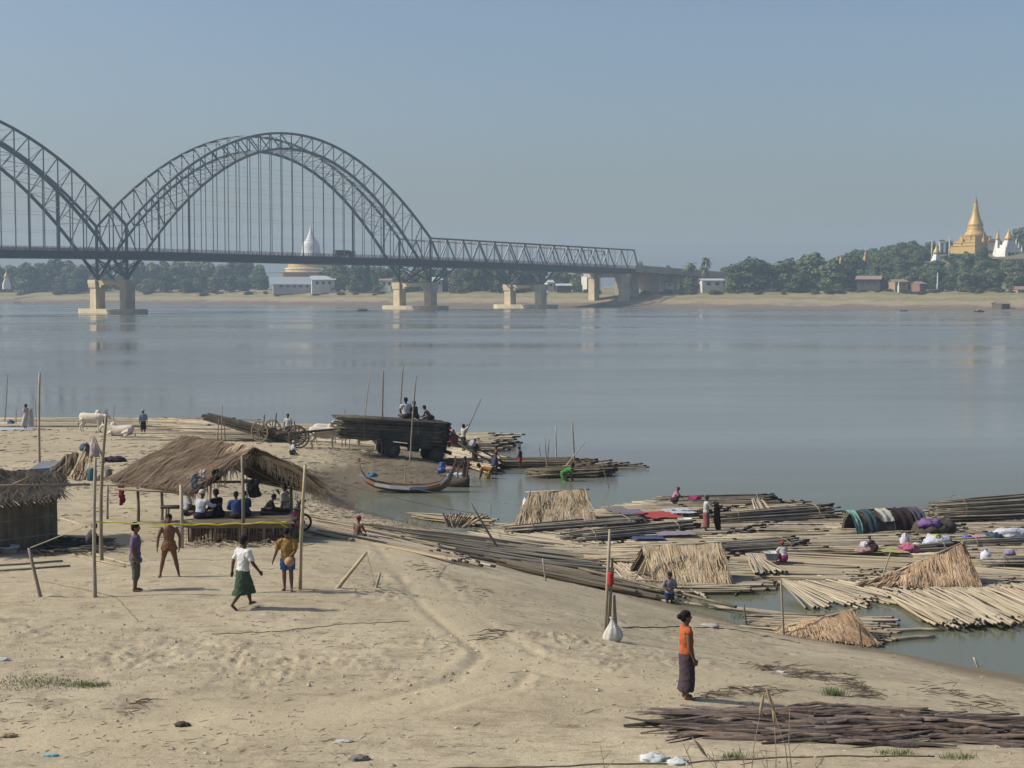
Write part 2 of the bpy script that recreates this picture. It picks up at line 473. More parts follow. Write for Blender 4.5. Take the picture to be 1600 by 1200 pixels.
def sand_material():
    m = bpy.data.materials.new('sand'); m.use_nodes = True
    N, L = m.node_tree.nodes, m.node_tree.links
    b = N['Principled BSDF']; b.inputs['Roughness'].default_value = 0.95; b.inputs['Specular IOR Level'].default_value = 0.12
    tc = N.new('ShaderNodeTexCoord'); ob = tc.outputs['Object']
    def noise(scale, detail=5, st=(1, 1, 1), rough=0.6):
        mp = N.new('ShaderNodeMapping'); mp.inputs['Scale'].default_value = st; L.new(ob, mp.inputs[0])
        n = N.new('ShaderNodeTexNoise'); n.inputs['Scale'].default_value = scale; n.inputs['Detail'].default_value = detail; n.inputs['Roughness'].default_value = rough
        L.new(mp.outputs[0], n.inputs['Vector']); return n.outputs['Fac']
    def ramp(f, a, c, pa, pc):
        r = N.new('ShaderNodeValToRGB'); r.color_ramp.elements[0].position = pa; r.color_ramp.elements[1].position = pc
        r.color_ramp.elements[0].color = (*a, 1); r.color_ramp.elements[1].color = (*c, 1); L.new(f, r.inputs[0]); return r.outputs[0]
    def mix(f, a, c):
        x = N.new('ShaderNodeMix'); x.data_type = 'RGBA'
        L.new(f, x.inputs['Factor'])
        for s, v in (('A', a), ('B', c)):
            if isinstance(v, tuple): x.inputs[s].default_value = (*v, 1)
            else: L.new(v, x.inputs[s])
        return x.outputs['Result']
    base = ramp(noise(0.22, 6), (0.350, 0.296, 0.202), (0.440, 0.380, 0.268), 0.35, 0.65)
    grey = ramp(noise(1.3, 6), (0, 0, 0), (1, 1, 1), 0.50, 0.68)
    c = mix(grey, base, (0.30, 0.25, 0.175))
    # old straw and twig dust, streaked
    st = ramp(noise(3.0, 6, (0.5, 1.6, 1), 0.75), (0, 0, 0), (0.62, 0.62, 0.62), 0.52, 0.68)
    c = mix(st, c, (0.17, 0.13, 0.09))
    sp = ramp(noise(16, 3, (1, 1.5, 1)), (0, 0, 0), (0.7, 0.7, 0.7), 0.60, 0.70)
    c = mix(sp, c, (0.12, 0.095, 0.07))
    fine = ramp(noise(34, 4), (0.84, 0.84, 0.84), (1.10, 1.10, 1.10), 0.3, 0.7)
    mm = N.new('ShaderNodeMix'); mm.data_type = 'RGBA'; mm.blend_type = 'MULTIPLY'; mm.inputs['Factor'].default_value = 1
    L.new(c, mm.inputs['A']); L.new(fine, mm.inputs['B']); c = mm.outputs['Result']
    at = N.new('ShaderNodeAttribute'); at.attribute_name = 'track'
    tm = N.new('ShaderNodeMath'); tm.operation = 'MULTIPLY'; tm.inputs[1].default_value = 0.7; L.new(at.outputs['Fac'], tm.inputs[0])
    c = mix(tm.outputs[0], c, (0.43, 0.365, 0.25))
    # wet mud along the water
    sx = N.new('ShaderNodeSeparateXYZ'); L.new(ob, sx.inputs[0])
    ad = N.new('ShaderNodeMath'); ad.operation = 'MULTIPLY_ADD'; ad.inputs[1].default_value = 0.5; ad.inputs[2].default_value = -0.25
    L.new(noise(0.8, 4), ad.inputs[0])
    zz = N.new('ShaderNodeMath'); zz.operation = 'ADD'; L.new(sx.outputs['Z'], zz.inputs[0]); L.new(ad.outputs[0], zz.inputs[1])
    mr = N.new('ShaderNodeMapRange'); mr.inputs['From Min'].default_value = 0.05; mr.inputs['From Max'].default_value = 0.42; mr.inputs['To Min'].default_value = 1; mr.inputs['To Max'].default_value = 0
    am = N.new('ShaderNodeAttribute'); am.attribute_name = 'mud'
    zm = N.new('ShaderNodeMath'); zm.operation = 'MULTIPLY_ADD'; zm.inputs[1].default_value = -0.75; L.new(am.outputs['Fac'], zm.inputs[0]); L.new(zz.outputs[0], zm.inputs[2])
    L.new(zm.outputs[0], mr.inputs['Value'])
    c = mix(mr.outputs[0], c, (0.165, 0.138, 0.098))
    L.new(c, b.inputs['Base Color'])
    h1 = noise(7, 6, (1, 1.3, 1), 0.7); h2 = noise(40, 3)
    hm = N.new('ShaderNodeMath'); hm.operation = 'MULTIPLY_ADD'; hm.inputs[1].default_value = 0.3; L.new(h2, hm.inputs[0]); L.new(h1, hm.inputs[2])
    bp = N.new('ShaderNodeBump'); bp.inputs['Strength'].default_value = 0.55; bp.inputs['Distance'].default_value = 0.08
    L.new(hm.outputs[0], bp.inputs['Height']); L.new(bp.outputs[0], b.inputs['Normal'])
    return m
_me = bank_mesh(); _me.materials.append(sand_material())
tag(put(_me, 'ground'), 'trodden tan sand and dried mud of the near river bank', 'ground', kind='structure')

# ================================================================== river
def water_material():
    m = bpy.data.materials.new('river_water'); m.use_nodes = True
    N, L = m.node_tree.nodes, m.node_tree.links
    b = N['Principled BSDF']; b.inputs['IOR'].default_value = 1.33; b.inputs['Specular IOR Level'].default_value = 0.5
    tc = N.new('ShaderNodeTexCoord'); ob = tc.outputs['Object']
    def noise(scale, st, detail=4, rough=0.55):
        mp = N.new('ShaderNodeMapping'); mp.inputs['Scale'].default_value = st; L.new(ob, mp.inputs[0])
        n = N.new('ShaderNodeTexNoise'); n.inputs['Scale'].default_value = scale; n.inputs['Detail'].default_value = detail; n.inputs['Roughness'].default_value = rough
        L.new(mp.outputs[0], n.inputs['Vector']); return n.outputs['Fac']
    r = N.new('ShaderNodeValToRGB'); L.new(noise(0.012, (0.35, 1, 1), 5), r.inputs[0])
    r.color_ramp.elements[0].color = (0.118, 0.122, 0.112, 1); r.color_ramp.elements[1].color = (0.155, 0.160, 0.150, 1)
    r.color_ramp.elements[0].position = 0.4; r.color_ramp.elements[1].position = 0.62
    # shallow still pools close to the bank are greener
    sx = N.new('ShaderNodeSeparateXYZ'); L.new(ob, sx.inputs[0])
    mr = N.new('ShaderNodeMapRange'); mr.inputs['From Min'].default_value = 72; mr.inputs['From Max'].default_value = 96; mr.inputs['To Min'].default_value = 0.8; mr.inputs['To Max'].default_value = 0
    L.new(sx.outputs['Y'], mr.inputs['Value'])
    mx = N.new('ShaderNodeMix'); mx.data_type = 'RGBA'; L.new(mr.outputs[0], mx.inputs['Factor']); L.new(r.outputs[0], mx.inputs['A']); mx.inputs['B'].default_value = (0.108, 0.112, 0.066, 1)
    L.new(mx.outputs['Result'], b.inputs['Base Color'])
    # smooth slicks and ruffled bands
    rr = N.new('ShaderNodeMapRange'); L.new(noise(0.02, (0.22, 1, 1), 4), rr.inputs['Value'])
    rr.inputs['From Min'].default_value = 0.38; rr.inputs['From Max'].default_value = 0.62; rr.inputs['To Min'].default_value = 0.08; rr.inputs['To Max'].default_value = 0.28
    L.new(rr.outputs[0], b.inputs['Roughness'])
    h1 = noise(1.6, (0.45, 1, 1), 3); h2 = noise(0.25, (0.35, 1, 1), 3)
    hm = N.new('ShaderNodeMath'); hm.operation = 'MULTIPLY_ADD'; hm.inputs[1].default_value = 3.0; L.new(h2, hm.inputs[0]); L.new(h1, hm.inputs[2])
    bp = N.new('ShaderNodeBump'); bp.inputs['Distance'].default_value = 0.02
    ms = N.new('ShaderNodeMapRange'); ms.inputs['From Min'].default_value = 55; ms.inputs['From Max'].default_value = 110; ms.inputs['To Min'].default_value = 0.10; ms.inputs['To Max'].default_value = 0.75
    L.new(sx.outputs['Y'], ms.inputs['Value'])
    mb = N.new('ShaderNodeMath'); mb.operation = 'MULTIPLY'; L.new(ms.outputs[0], mb.inputs[0])
    rb = N.new('ShaderNodeMapRange'); L.new(noise(0.03, (0.25, 1, 1), 4), rb.inputs['Value'])
    rb.inputs['From Min'].default_value = 0.35; rb.inputs['From Max'].default_value = 0.65; rb.inputs['To Min'].default_value = 0.35; rb.inputs['To Max'].default_value = 1.0
    L.new(rb.outputs[0], mb.inputs[1]); L.new(mb.outputs[0], bp.inputs['Strength'])
    L.new(hm.outputs[0], bp.inputs['Height']); L.new(bp.outputs[0], b.inputs['Normal'])
    return m
mb = MB()
mb.add([(-3200, -60, 0), (3200, -60, 0), (3200, 2600, 0), (-3200, 2600, 0)], [(0, 1, 2, 3)])
tag(mb.build('river', water_material()), 'wide calm grey river between the banks', 'river', kind='structure')

# ================================================================== far bank
FSH = [(-1600, 470), (-900, 471), (-400, 472), (0, 473.2), (300, 475), (500, 477), (700, 478.6), (850, 480.2), (1000, 481.4), (1200, 483), (1400, 485), (1600, 487), (2000, 491), (2600, 498)]
_fs = [Z(x, y, 0) for x, y in FSH]
_fx = np.array([p.x for p in _fs]); _fy = np.array([p.y for p in _fs])
def sst(t):
    t = np.clip(t, 0, 1); return t * t * (3 - 2 * t)
def fbh(x, y):
    x = np.asarray(x, float); y = np.asarray(y, float)
    ys = np.interp(x, _fx, _fy)
    s = (y - ys) * 0.8 + 7 * fbm(x * 0.02, y * 0.02, 3)
    z = np.interp(s, [-80, 0, 14, 38, 52, 75, 110, 300, 3000], [-3, 0, 1.3, 3.6, 6.0, 8.4, 9.4, 10.5, 11.5])
    z = z + 23 * sst((x - 110) / 170) * sst((s - 105) / 170) + 13 * sst((x - 335) / 80) * sst((s - 190) / 120)
    return z + np.clip(s / 30, 0, 1) * (1.5 * fbm(x * 0.05, y * 0.05, 4) + 0.5 * fbm(x * 0.25, y * 0.25, 3))
def fz(x, y): return float(fbh(np.array([x]), np.array([y]))[0])
def far_mesh():
    xs = np.concatenate([np.linspace(-3100, -560, 40), np.linspace(-550, 520, 360), np.linspace(540, 3100, 40)])
    off = np.concatenate([np.linspace(-14, 170, 90), np.linspace(180, 560, 50), np.linspace(600, 1800, 12)])
    X = np.repeat(xs[None, :], len(off), 0)
    Y = np.interp(X, _fx, _fy) + off[:, None]
    Zm = fbh(X, Y)
    nr, nc = X.shape
    V = np.stack([X, Y, Zm], -1).reshape(-1, 3)
    i = np.arange(nr - 1)[:, None] * nc + np.arange(nc - 1)[None, :]
    Fq = np.stack([i, i + 1, i + nc + 1, i + nc], -1).reshape(-1, 4)
    me = bpy.data.meshes.new('far_bank')
    me.from_pydata(V.tolist(), [], Fq.tolist())
    me.polygons.foreach_set('use_smooth', [True] * len(Fq))
    return me
def far_material():
    m = bpy.data.materials.new('far_bank_soil'); m.use_nodes = True
    N, L = m.node_tree.nodes, m.node_tree.links
    b = N['Principled BSDF']; b.inputs['Roughness'].default_value = 0.95; b.inputs['Specular IOR Level'].default_value = 0.1
    tc = N.new('ShaderNodeTexCoord'); ob = tc.outputs['Object']
    sx = N.new('ShaderNodeSeparateXYZ'); L.new(ob, sx.inputs[0])
    n = N.new('ShaderNodeTexNoise'); n.inputs['Scale'].default_value = 0.06; n.inputs['Detail'].default_value = 8; n.inputs['Roughness'].default_value = 0.72; L.new(ob, n.inputs['Vector'])
    ad = N.new('ShaderNodeMath'); ad.operation = 'MULTIPLY_ADD'; ad.inputs[1].default_value = 7.0; L.new(n.outputs['Fac'], ad.inputs[0])
    sb = N.new('ShaderNodeMath'); sb.operation = 'SUBTRACT'; sb.inputs[1].default_value = 3.5; L.new(sx.outputs['Z'], sb.inputs[0]); L.new(sb.outputs[0], ad.inputs[2])
    r = N.new('ShaderNodeValToRGB'); e = r.color_ramp.elements
    mr = N.new('ShaderNodeMapRange'); mr.inputs['From Min'].default_value = 0; mr.inputs['From Max'].default_value = 12; L.new(ad.outputs[0], mr.inputs['Value']); L.new(mr.outputs[0], r.inputs[0])
    e[0].position = 0.05; e[0].color = (0.14, 0.115, 0.085, 1)
    e[1].position = 1.0; e[1].color = (0.13, 0.125, 0.07, 1)
    for p, c in ((0.14, (0.15, 0.12, 0.09)), (0.22, (0.25, 0.198, 0.132)), (0.36, (0.25, 0.205, 0.13)), (0.45, (0.16, 0.155, 0.08)), (0.56, (0.24, 0.20, 0.12)), (0.68, (0.155, 0.15, 0.075)), (0.8, (0.24, 0.185, 0.125))):
        x = e.new(p); x.color = (*c, 1)
    L.new(r.outputs[0], b.inputs['Base Color'])
    n2 = N.new('ShaderNodeTexNoise'); n2.inputs['Scale'].default_value = 0.5; n2.inputs['Detail'].default_value = 5; L.new(ob, n2.inputs['Vector'])
    bp = N.new('ShaderNodeBump'); bp.inputs['Strength'].default_value = 0.6; bp.inputs['Distance'].default_value = 0.6; L.new(n2.outputs['Fac'], bp.inputs['Height']); L.new(bp.outputs[0], b.inputs['Normal'])
    return m
_me = far_mesh(); _me.materials.append(far_material())
tag(put(_me, 'far_bank'), 'far river bank with mud flats and grassy slope', 'terrain', kind='structure')

# ================================================================== haze
hz = MB(); hz.box((0, 1700, 63), (6600, 3700, 136))
hm_ = bpy.data.materials.new('haze_air'); hm_.use_nodes = True
_n2 = hm_.node_tree.nodes; _n2.remove(_n2['Principled BSDF'])
pv = _n2.new('ShaderNodeVolumePrincipled')
pv.inputs['Color'].default_value = (0.62, 0.805, 1.0, 1)
pv.inputs['Density'].default_value = 0.00021
pv.inputs['Anisotropy'].default_value = 0.0
hm_.node_tree.links.new(pv.outputs[0], _n2['Material Output'].inputs['Volume'])
tag(hz.build('haze', hm_), 'pale river haze in the air', 'haze', kind='stuff')
# ================================================================== arch bridge
M_STEEL = mat('bridge_steel', (0.078, 0.092, 0.102), (0.052, 0.063, 0.072), rough=0.6, scale=0.4, spec=0.4)
M_HANG = mat('hanger_steel', (0.30, 0.31, 0.31), (0.14, 0.155, 0.16), rough=0.55, scale=0.12, spec=0.4)
M_DECK = mat('deck_steel', (0.040, 0.050, 0.058), (0.030, 0.038, 0.045), rough=0.7, scale=0.1)
M_RAIL = mat('red_lead_rail', (0.30, 0.125, 0.09), (0.19, 0.09, 0.07), rough=0.8, scale=0.2)
M_PIER = mat('pier_concrete', (0.56, 0.475, 0.31), (0.44, 0.37, 0.25), rough=0.9, scale=0.25, bump=0.2, bscale=1.2, c3=(0.36, 0.31, 0.23), scale3=0.12)
M_CONC = mat('viaduct_concrete', (0.36, 0.30, 0.23), (0.28, 0.24, 0.19), rough=0.9, scale=0.2)

BP1 = Vector((-600 / F * 650, 650, 0)); BP2 = Vector((-127 / F * 780, 780, 0))
BU = (BP2 - BP1); BL = BU.length; BU.normalize()
BN = Vector((-BU.y, BU.x, 0)); BW = 23.0
def bt_of_px(px):
    """distance along the near rib line at image column px"""
    a = (px - 800) / F
    return (a * BP1.y - BP1.x) / (BU.x - a * BU.y)
_dt = [bt_of_px(x) for x in (-900, 0, 199, 672, 845, 997, 1135)]
_dz = [26.5, 27.5, 27.8, 26.7, 25.3, 23.8, 20.3]
def rail_z(t): return float(np.interp(t, _dt, _dz))
def bpt(t, side, z): return BP1 + BU * t + BN * (BW * side) + Vector((0, 0, z))
NP = 28
T_END = bt_of_px(990)
ROT_B = Matrix.Rotation(math.atan2(BU.y, BU.x), 3, 'Z')
bridge = thing('arch_bridge', 'long grey steel bridge with tall trussed arches crossing the far river', 'bridge', BP1)
# deck in panels following the camber
def strip(name, side0, side1, z_up, z_dn, m, t0, t1, step=20.0, parent=bridge):
    b = MB(); n = max(1, int((t1 - t0) / step))
    for i in range(n):
        a, c = t0 + (t1 - t0) * i / n, t0 + (t1 - t0) * (i + 1) / n
        vs = []
        for t in (a, c):
            for sd in (side0, side1):
                for dz in (z_dn, z_up):
                    vs.append(bpt(t, sd, rail_z(t) + dz))
        fs = [(0, 1, 5, 4), (2, 6, 7, 3), (1, 3, 7, 5), (0, 4, 6, 2)]
        if i == 0: fs.append((0, 2, 3, 1))
        if i == n - 1: fs.append((4, 5, 7, 6))
        b.add(vs, fs)
    return b.build(name, m, parent)
deck = strip('deck', -0.06, 1.06, -1.5, -4.6, M_DECK, -BL - 60, T_END)
for sd in (-0.058, 1.058):
    b = MB()
    t = -BL - 60
    while t < T_END - 2:
        for k, dz in enumerate((0.0, -0.42, -0.84, -1.2)):
            b.beam(bpt(t, sd, rail_z(t) + dz - 0.1), bpt(t + 5, sd, rail_z(t + 5) + dz - 0.1), 0.14, 0.20)
        b.beam(bpt(t, sd, rail_z(t) - 1.5), bpt(t, sd, rail_z(t)), 0.22)
        t += 2.5 if t > -70 else 5
    o = b.build('railing', M_RAIL, bridge); o['kind'] = 'stuff'

def top_z(u, s0, s1, crown): return s0 * (1 - u) + s1 * u + 4 * u * (1 - u) * (crown - (s0 + s1) / 2)
def member(name, p, q, a, b, parent, m=M_STEEL):
    return MB().beam(p, q, a, b).build(name, m, parent)
def arch(t0, s0, s1, crown_t, crown_b, foot, first=0):
    for side in (0.0, 1.0):
        top = [bpt(t0 + BL * i / NP, side, top_z(i / NP, s0, s1, crown_t)) for i in range(NP + 1)]
        bot = [bpt(t0 + BL * i / NP, side, top_z(i / NP, foot, foot, crown_b)) for i in range(NP + 1)]
        rib = MB()
        for i in range(NP):
            rib.beam(top[i], top[i + 1], 0.9, 1.0); rib.beam(bot[i], bot[i + 1], 1.0, 1.1)
        rib = rib.build('arch_rib', M_STEEL, bridge)
        for i in range(NP + 1):
            if i < first: continue
            t = t0 + BL * i / NP
            dz = rail_z(t) - 1.5
            if 0 < i < NP:
                member('arch_post', bot[i], top[i], 0.42, 0.42, rib)
                if bot[i].z > dz + 0.5:
                    heavy = i in (5, NP - 5)
                    MB().beam(bpt(t, side, dz), bot[i], 0.85 if heavy else 0.36, 0.85 if heavy else 0.36).build('hanger', M_STEEL if heavy else M_HANG, rib)
                elif bot[i].z < dz - 3.2:
                    member('spandrel_post', bot[i], bpt(t, side, dz - 3), 0.5, 0.5, rib)
            if i < NP:
                if i < NP / 2: member('arch_diagonal', top[i], bot[i + 1], 0.42, 0.42, rib)
                else: member('arch_diagonal', bot[i], top[i + 1], 0.42, 0.42, rib)
        if side == 0.0:
            T0, B0 = top, bot
    # cross bracing between the two ribs
    T1 = [p + BN * BW for p in T0]; B1 = [p + BN * BW for p in B0]
    for i in range(first, NP + 1):
        dz = rail_z(t0 + BL * i / NP) + 5
        if T0[i].z > dz: member('cross_strut', T0[i], T1[i], 0.3, 0.35, bridge, M_HANG)
        if B0[i].z > dz + 1:
            member('cross_strut', B0[i], B1[i], 0.28, 0.3, bridge, M_HANG)
            if i < NP and B0[i + 1].z > dz + 1:
                mid = (B0[i] + B1[i + 1]) / 2
                member('lateral_brace', B0[i], B1[i + 1], 0.22, 0.22, bridge)
                member('lateral_brace', B1[i], B0[i + 1], 0.22, 0.22, bridge)
            if i % 2 == 0:
                member('sway_brace', B0[i], T1[i], 0.2, 0.2, bridge)
        if i < NP and T0[i].z > dz and i % 2 == 0:
            member('lateral_brace', T0[i], T1[i + 1], 0.2, 0.2, bridge)
    # slim tie cables between the hangers
    for side in (0.0, 1.0):
        for zz in (34.5, 42.0, 49.0, 55.5, 61.0, 65.0):
            u = 0.5 - math.sqrt(max(0.0, 0.25 - 0.25 * (zz - foot) / (crown_b - foot)))
            MB().beam(bpt(t0 + BL * u, side, zz), bpt(t0 + BL * (1 - u), side, zz - 0.6), 0.07).build('tie_cable', M_HANG, bridge)
arch(0.0, 37.2, 36.1, 82.0, 75.0, 14.6)
arch(-BL, 37.2, 37.2, 82.0, 75.0, 14.6, first=10)
# side span truss
T2 = BL; ntr = 14
for side in (0.0, 1.0):
    tt = [T2 + (T_END - T2) * i / ntr for i in range(ntr + 1)]
    lo = [bpt(t, side, rail_z(t) - 1.4) for t in tt]
    hi = [bpt(t, side, np.interp(t, [T2, T_END], [36.1, 33.1])) for t in tt]
    ch = MB()
    for i in range(ntr): ch.beam(hi[i], hi[i + 1], 0.7, 0.8)
    ch = ch.build('truss_chord', M_STEEL, bridge)
    for i in range(ntr):
        mid_lo = (lo[i] + lo[i + 1]) / 2; mid_hi = (hi[i] + hi[i + 1]) / 2
        member('truss_diagonal', hi[i], mid_lo, 0.45, 0.6, ch)
        member('truss_diagonal', mid_lo, hi[i + 1], 0.45, 0.6, ch, M_HANG)
        member('truss_post', mid_lo, mid_hi, 0.3, 0.3, ch, M_HANG)
        member('truss_post', lo[i], hi[i], 0.34, 0.34, ch, M_HANG)
    member('end_post', hi[-1], lo[-1] + BU * 4, 0.7, 0.7, ch)
for i in range(0, 2 * ntr + 1):
    t = T2 + (T_END - T2) * i / (2 * ntr)
    z = np.interp(t, [T2, T_END], [36.1, 33.1])
    member('cross_strut', bpt(t, 0, z), bpt(t, 1, z), 0.28, 0.3, bridge, M_HANG)
    if i < 2 * ntr and i % 2 == 0:
        member('sway_brace', bpt(t, 0, z - 2.2), bpt(t, 1, z), 0.2, 0.2, bridge)
# piers
T3 = bt_of_px(845)
def pier(t, ztop, saddle, brackets):
    p = thing_child('pier', bridge, bpt(t, 0, 0))
    for side in (0.0, 1.0):
        c = bpt(t, side, 0)
        b = MB(); b.box(c + Vector((0, 0, (1.9 + ztop - 3.4) / 2)), (4.6, 4.6, ztop - 3.4 - 1.9), ROT_B); b.build('column', M_PIER, p)
        b = MB(); b.box(c + Vector((0, 0, ztop - 2.6)), (5.4, 5.4, 1.6), ROT_B, taper=1.06); b.box(c + Vector((0, 0, ztop - 0.9)), (5.9, 5.9, 1.8), ROT_B); b.build('cap', M_PIER, p)
    b = MB(); b.box(bpt(t, 0.5, ztop - 1.3), (3.4, BW - 5.9, 1.9), ROT_B)
    for k in (0.185, 0.815):
        b.box(bpt(t, k, ztop - 2.7), (3.3, 2.6, 1.0), ROT_B)
    b.build('cross_beam', M_PIER, p)
    b = MB(); ring = []
    for zz, g in ((-1.5, 1.0), (1.7, 1.0), (1.95, 0.96)):
        pass
    prof = [(-4.5, -8.5), (4.5, -8.5), (6.0, -5), (6.0, 5), (4.5, BW + 8.5), (-4.5, BW + 8.5), (-6.0, BW + 5), (-6.0, -5)]
    prof = [(-4, -9), (4, -9), (6.2, -4), (6.2, BW + 4), (4, BW + 9), (-4, BW + 9), (-6.2, BW + 4), (-6.2, -4)]
    vs = []
    for zz in (-1.6, 1.9):
        for a, c in prof: vs.append(BP1 + BU * (t + a) + BN * c + Vector((0, 0, zz)))
    n = len(prof)
    b.add(vs, [tuple(reversed(range(n))), tuple(range(n, 2 * n))] + [(i, (i + 1) % n, n + (i + 1) % n, n + i) for i in range(n)])
    b.build('footing', M_PIER, p)
    for side in (0.0, 1.0):
        member('pier_post', bpt(t, side, ztop - 0.1), bpt(t, side, saddle), 1.1, 1.1, bridge)
        dz = rail_z(t) - 4.4
        for dx in brackets:
            member('bracket_strut', bpt(t + dx * 0.12, side, ztop), bpt(t + dx, side, dz), 0.7, 0.7, bridge)
        member('knee_brace', bpt(t, side, ztop + 3.5), bpt(t + 7, side, dz), 0.4, 0.4, bridge)
        member('knee_brace', bpt(t, side, ztop + 3.5), bpt(t - 7, side, dz), 0.4, 0.4, bridge)
    for q in (0, 1):
        member('sway_brace', bpt(t, q, ztop + 0.5), bpt(t, 1 - q, rail_z(t) - 4.5), 0.5, 0.5, bridge)
        member('sway_brace', bpt(t, q, rail_z(t)-4.5), bpt(t, 0.5, ztop + 0.5), 0.45, 0.45, bridge)
def thing_child(name, parent, loc):
    o = bpy.data.objects.new(name, None); o.empty_display_size = 0.3; COL.objects.link(o)
    M = Matrix.Translation(Vector(loc)); o.parent = parent; o.matrix_parent_inverse = WORLD[parent.name].inverted(); o.matrix_basis = M
    WORLD[o.name] = M
    return o
pier(0.0, 14.4, 37.2, ())
pier(BL, 13.8, 36.1, (12, 20))
pier(T3, 13.0, rail_z(T3) - 3, (-22, -12, 12))
pier(-BL, 14.4, 37.2, ())
# concrete approach viaduct
viaduct = thing('approach_viaduct', 'beige concrete viaduct joining the steel bridge to the right bank', 'viaduct', bpt(T_END, 0, 8))
T_V = bt_of_px(1165)
strip('deck', -0.04, 1.04, -0.3, -3.2, M_CONC, T_END + 0.3, T_V, parent=viaduct)
strip('parapet', -0.045, -0.02, 0.55, -0.295, M_CONC, T_END + 0.3, T_V, parent=viaduct)
strip('parapet', 1.02, 1.045, 0.55, -0.295, M_CONC, T_END + 0.3, T_V, parent=viaduct)
for px, wd, both in ((975, 4.6, 2), (1003, 2.4, 1), (1034, 2.4, 1), (1062, 2.4, 1), (1095, 2.4, 1), (1130, 2.4, 1)):
    t = bt_of_px(px); c = bpt(t, 0.5, 0); zt = rail_z(t) - 3.3
    b = MB()
    if both == 2:
        zt = rail_z(t) - 4.7
        for sd in (0.0, 1.0):
            q = bpt(t, sd, 0); b.box((q.x, q.y, (zt - 2.2 + 3) / 2), (4.6, 4.6, zt - 2.2 - 3), ROT_B)
            b.box((q.x, q.y, zt - 1.1), (5.6, 5.6, 2.18), ROT_B)
        b.box(bpt(t, 0.5, zt - 1.2), (3.2, BW - 5.7, 1.9), ROT_B)
    else:
        b.box((c.x, c.y, (zt + 3) / 2), (wd, BW * 0.72, zt - 3), ROT_B)
        b.box((c.x, c.y, zt - 0.6), (wd + 0.5, BW * 0.9, 1.15), ROT_B)
    b.build('support', M_PIER if both == 2 else M_CONC, viaduct)
# lorries crossing
for px, c, nm, lab in ((553, (0.05, 0.12, 0.22), 'blue', 'tiny blue cabbed truck driving on the bridge deck right of the white stupa'),):
    t = bt_of_px(px); zz = rail_z(t) - 1.5
    tr = thing('truck', lab, 'truck', bpt(t, 0.25, zz))
    Rm = ROT_B
    def L(a, cc, z): return bpt(t + a, 0.25, zz + z) + BN * cc
    MB().box(L(-2.5, 0, 2.3), (9.0, 2.6, 2.6), Rm).build('cargo_box', mat('truck_box', (0.09, 0.08, 0.075)), tr)
    MB().box(L(4.1, 0, 2.0), (2.6, 2.5, 2.7), Rm, taper=0.92).build('cab', mat('truck_cab', (0.03, 0.11, 0.2)), tr)
    for a in (-5.2, -3.8, 4.2):
        for cc in (-1.1, 1.1):
            p = L(a, cc, 0.5); MB().tube([p - BN * 0.15, p + BN * 0.15], 0.5, 12).build('wheel', mat('tyre', (0.02, 0.02, 0.02)), tr, smooth=False)
# ================================================================== far buildings, pagodas, trees
M_GOLD = mat('gilded', (0.52, 0.32, 0.07), (0.40, 0.24, 0.05), rough=0.45, scale=0.3, spec=0.5)
M_GOLDP = mat('gold_paint', (0.46, 0.31, 0.10), (0.36, 0.24, 0.08), rough=0.7, scale=0.2)
M_WHITE = mat('limewash', (0.72, 0.70, 0.66), (0.58, 0.56, 0.52), rough=0.9, scale=0.3)
M_SILV = mat('weathered_white', (0.55, 0.55, 0.53), (0.36, 0.36, 0.35), rough=0.6, scale=0.12)
M_UMB = mat('finial_metal', (0.25, 0.14, 0.10), rough=0.5)
M_TIN = mat('tin_roof', (0.42, 0.45, 0.47), (0.33, 0.36, 0.38), rough=0.6, scale=0.3)
M_RUST = mat('rusty_tin', (0.27, 0.20, 0.16), (0.19, 0.14, 0.11), rough=0.8, scale=0.5)
M_WALLB = mat('board_wall', (0.10, 0.085, 0.075), (0.07, 0.06, 0.05), rough=0.9, scale=0.6)
M_WALLW = mat('pale_wall', (0.55, 0.53, 0.48), (0.45, 0.43, 0.39), rough=0.9, scale=0.4)
M_GLASS = mat('dark_opening', (0.035, 0.04, 0.045), rough=0.4)
M_REDR = mat('red_roof', (0.30, 0.13, 0.10), (0.22, 0.10, 0.08), rough=0.8, scale=0.4)

def far_at(px, Y, dz=0.0):
    x = (px - 800) / F * Y
    return Vector((x, Y, fz(x, Y) + dz))
def YS(px): return 24720.0 / (float(np.interp(px, [a for a, _ in FSH], [b for _, b in FSH])) - YH)
def keepback(px, Y, d=98): return max(Y, YS(px) + d) if Y < YS(px) + d else Y
def zpx(py, Y): return HC + (YH - py) * Y / F          # height of a picture row at distance Y (level view)

# great gilded stupa on the hill
Y = 1000; c = Vector(((1521 - 800) / F * Y, Y, 0)); k = Y / F
base = zpx(394, Y)
st = thing('gilded_stupa', 'great golden bell stupa with tall spire on the wooded hilltop', 'pagoda', (c.x, c.y, base))
def lz(py): return zpx(py, Y)
b = MB()
tiers = [(33, 394, 384), (29, 384, 379), (25, 379, 374), (21, 374, 369.5)]
for i, (hw, y0, y1) in enumerate(tiers):
    b.box((c.x, c.y, (lz(y0) + lz(y1)) / 2 - (2 if i == 0 else 0)), (hw * 2 * k * 0.80, hw * 2 * k * 0.80, lz(y1) - lz(y0) + (4 if i == 0 else -0.02)), Matrix.Rotation(R(28), 3, 'Z'))
    b.box((c.x, c.y, lz(y1) - 0.25), (hw * 2 * k * 0.83, hw * 2 * k * 0.83, 0.42), Matrix.Rotation(R(28), 3, 'Z'))
b.build('terrace', M_GOLDP, st)
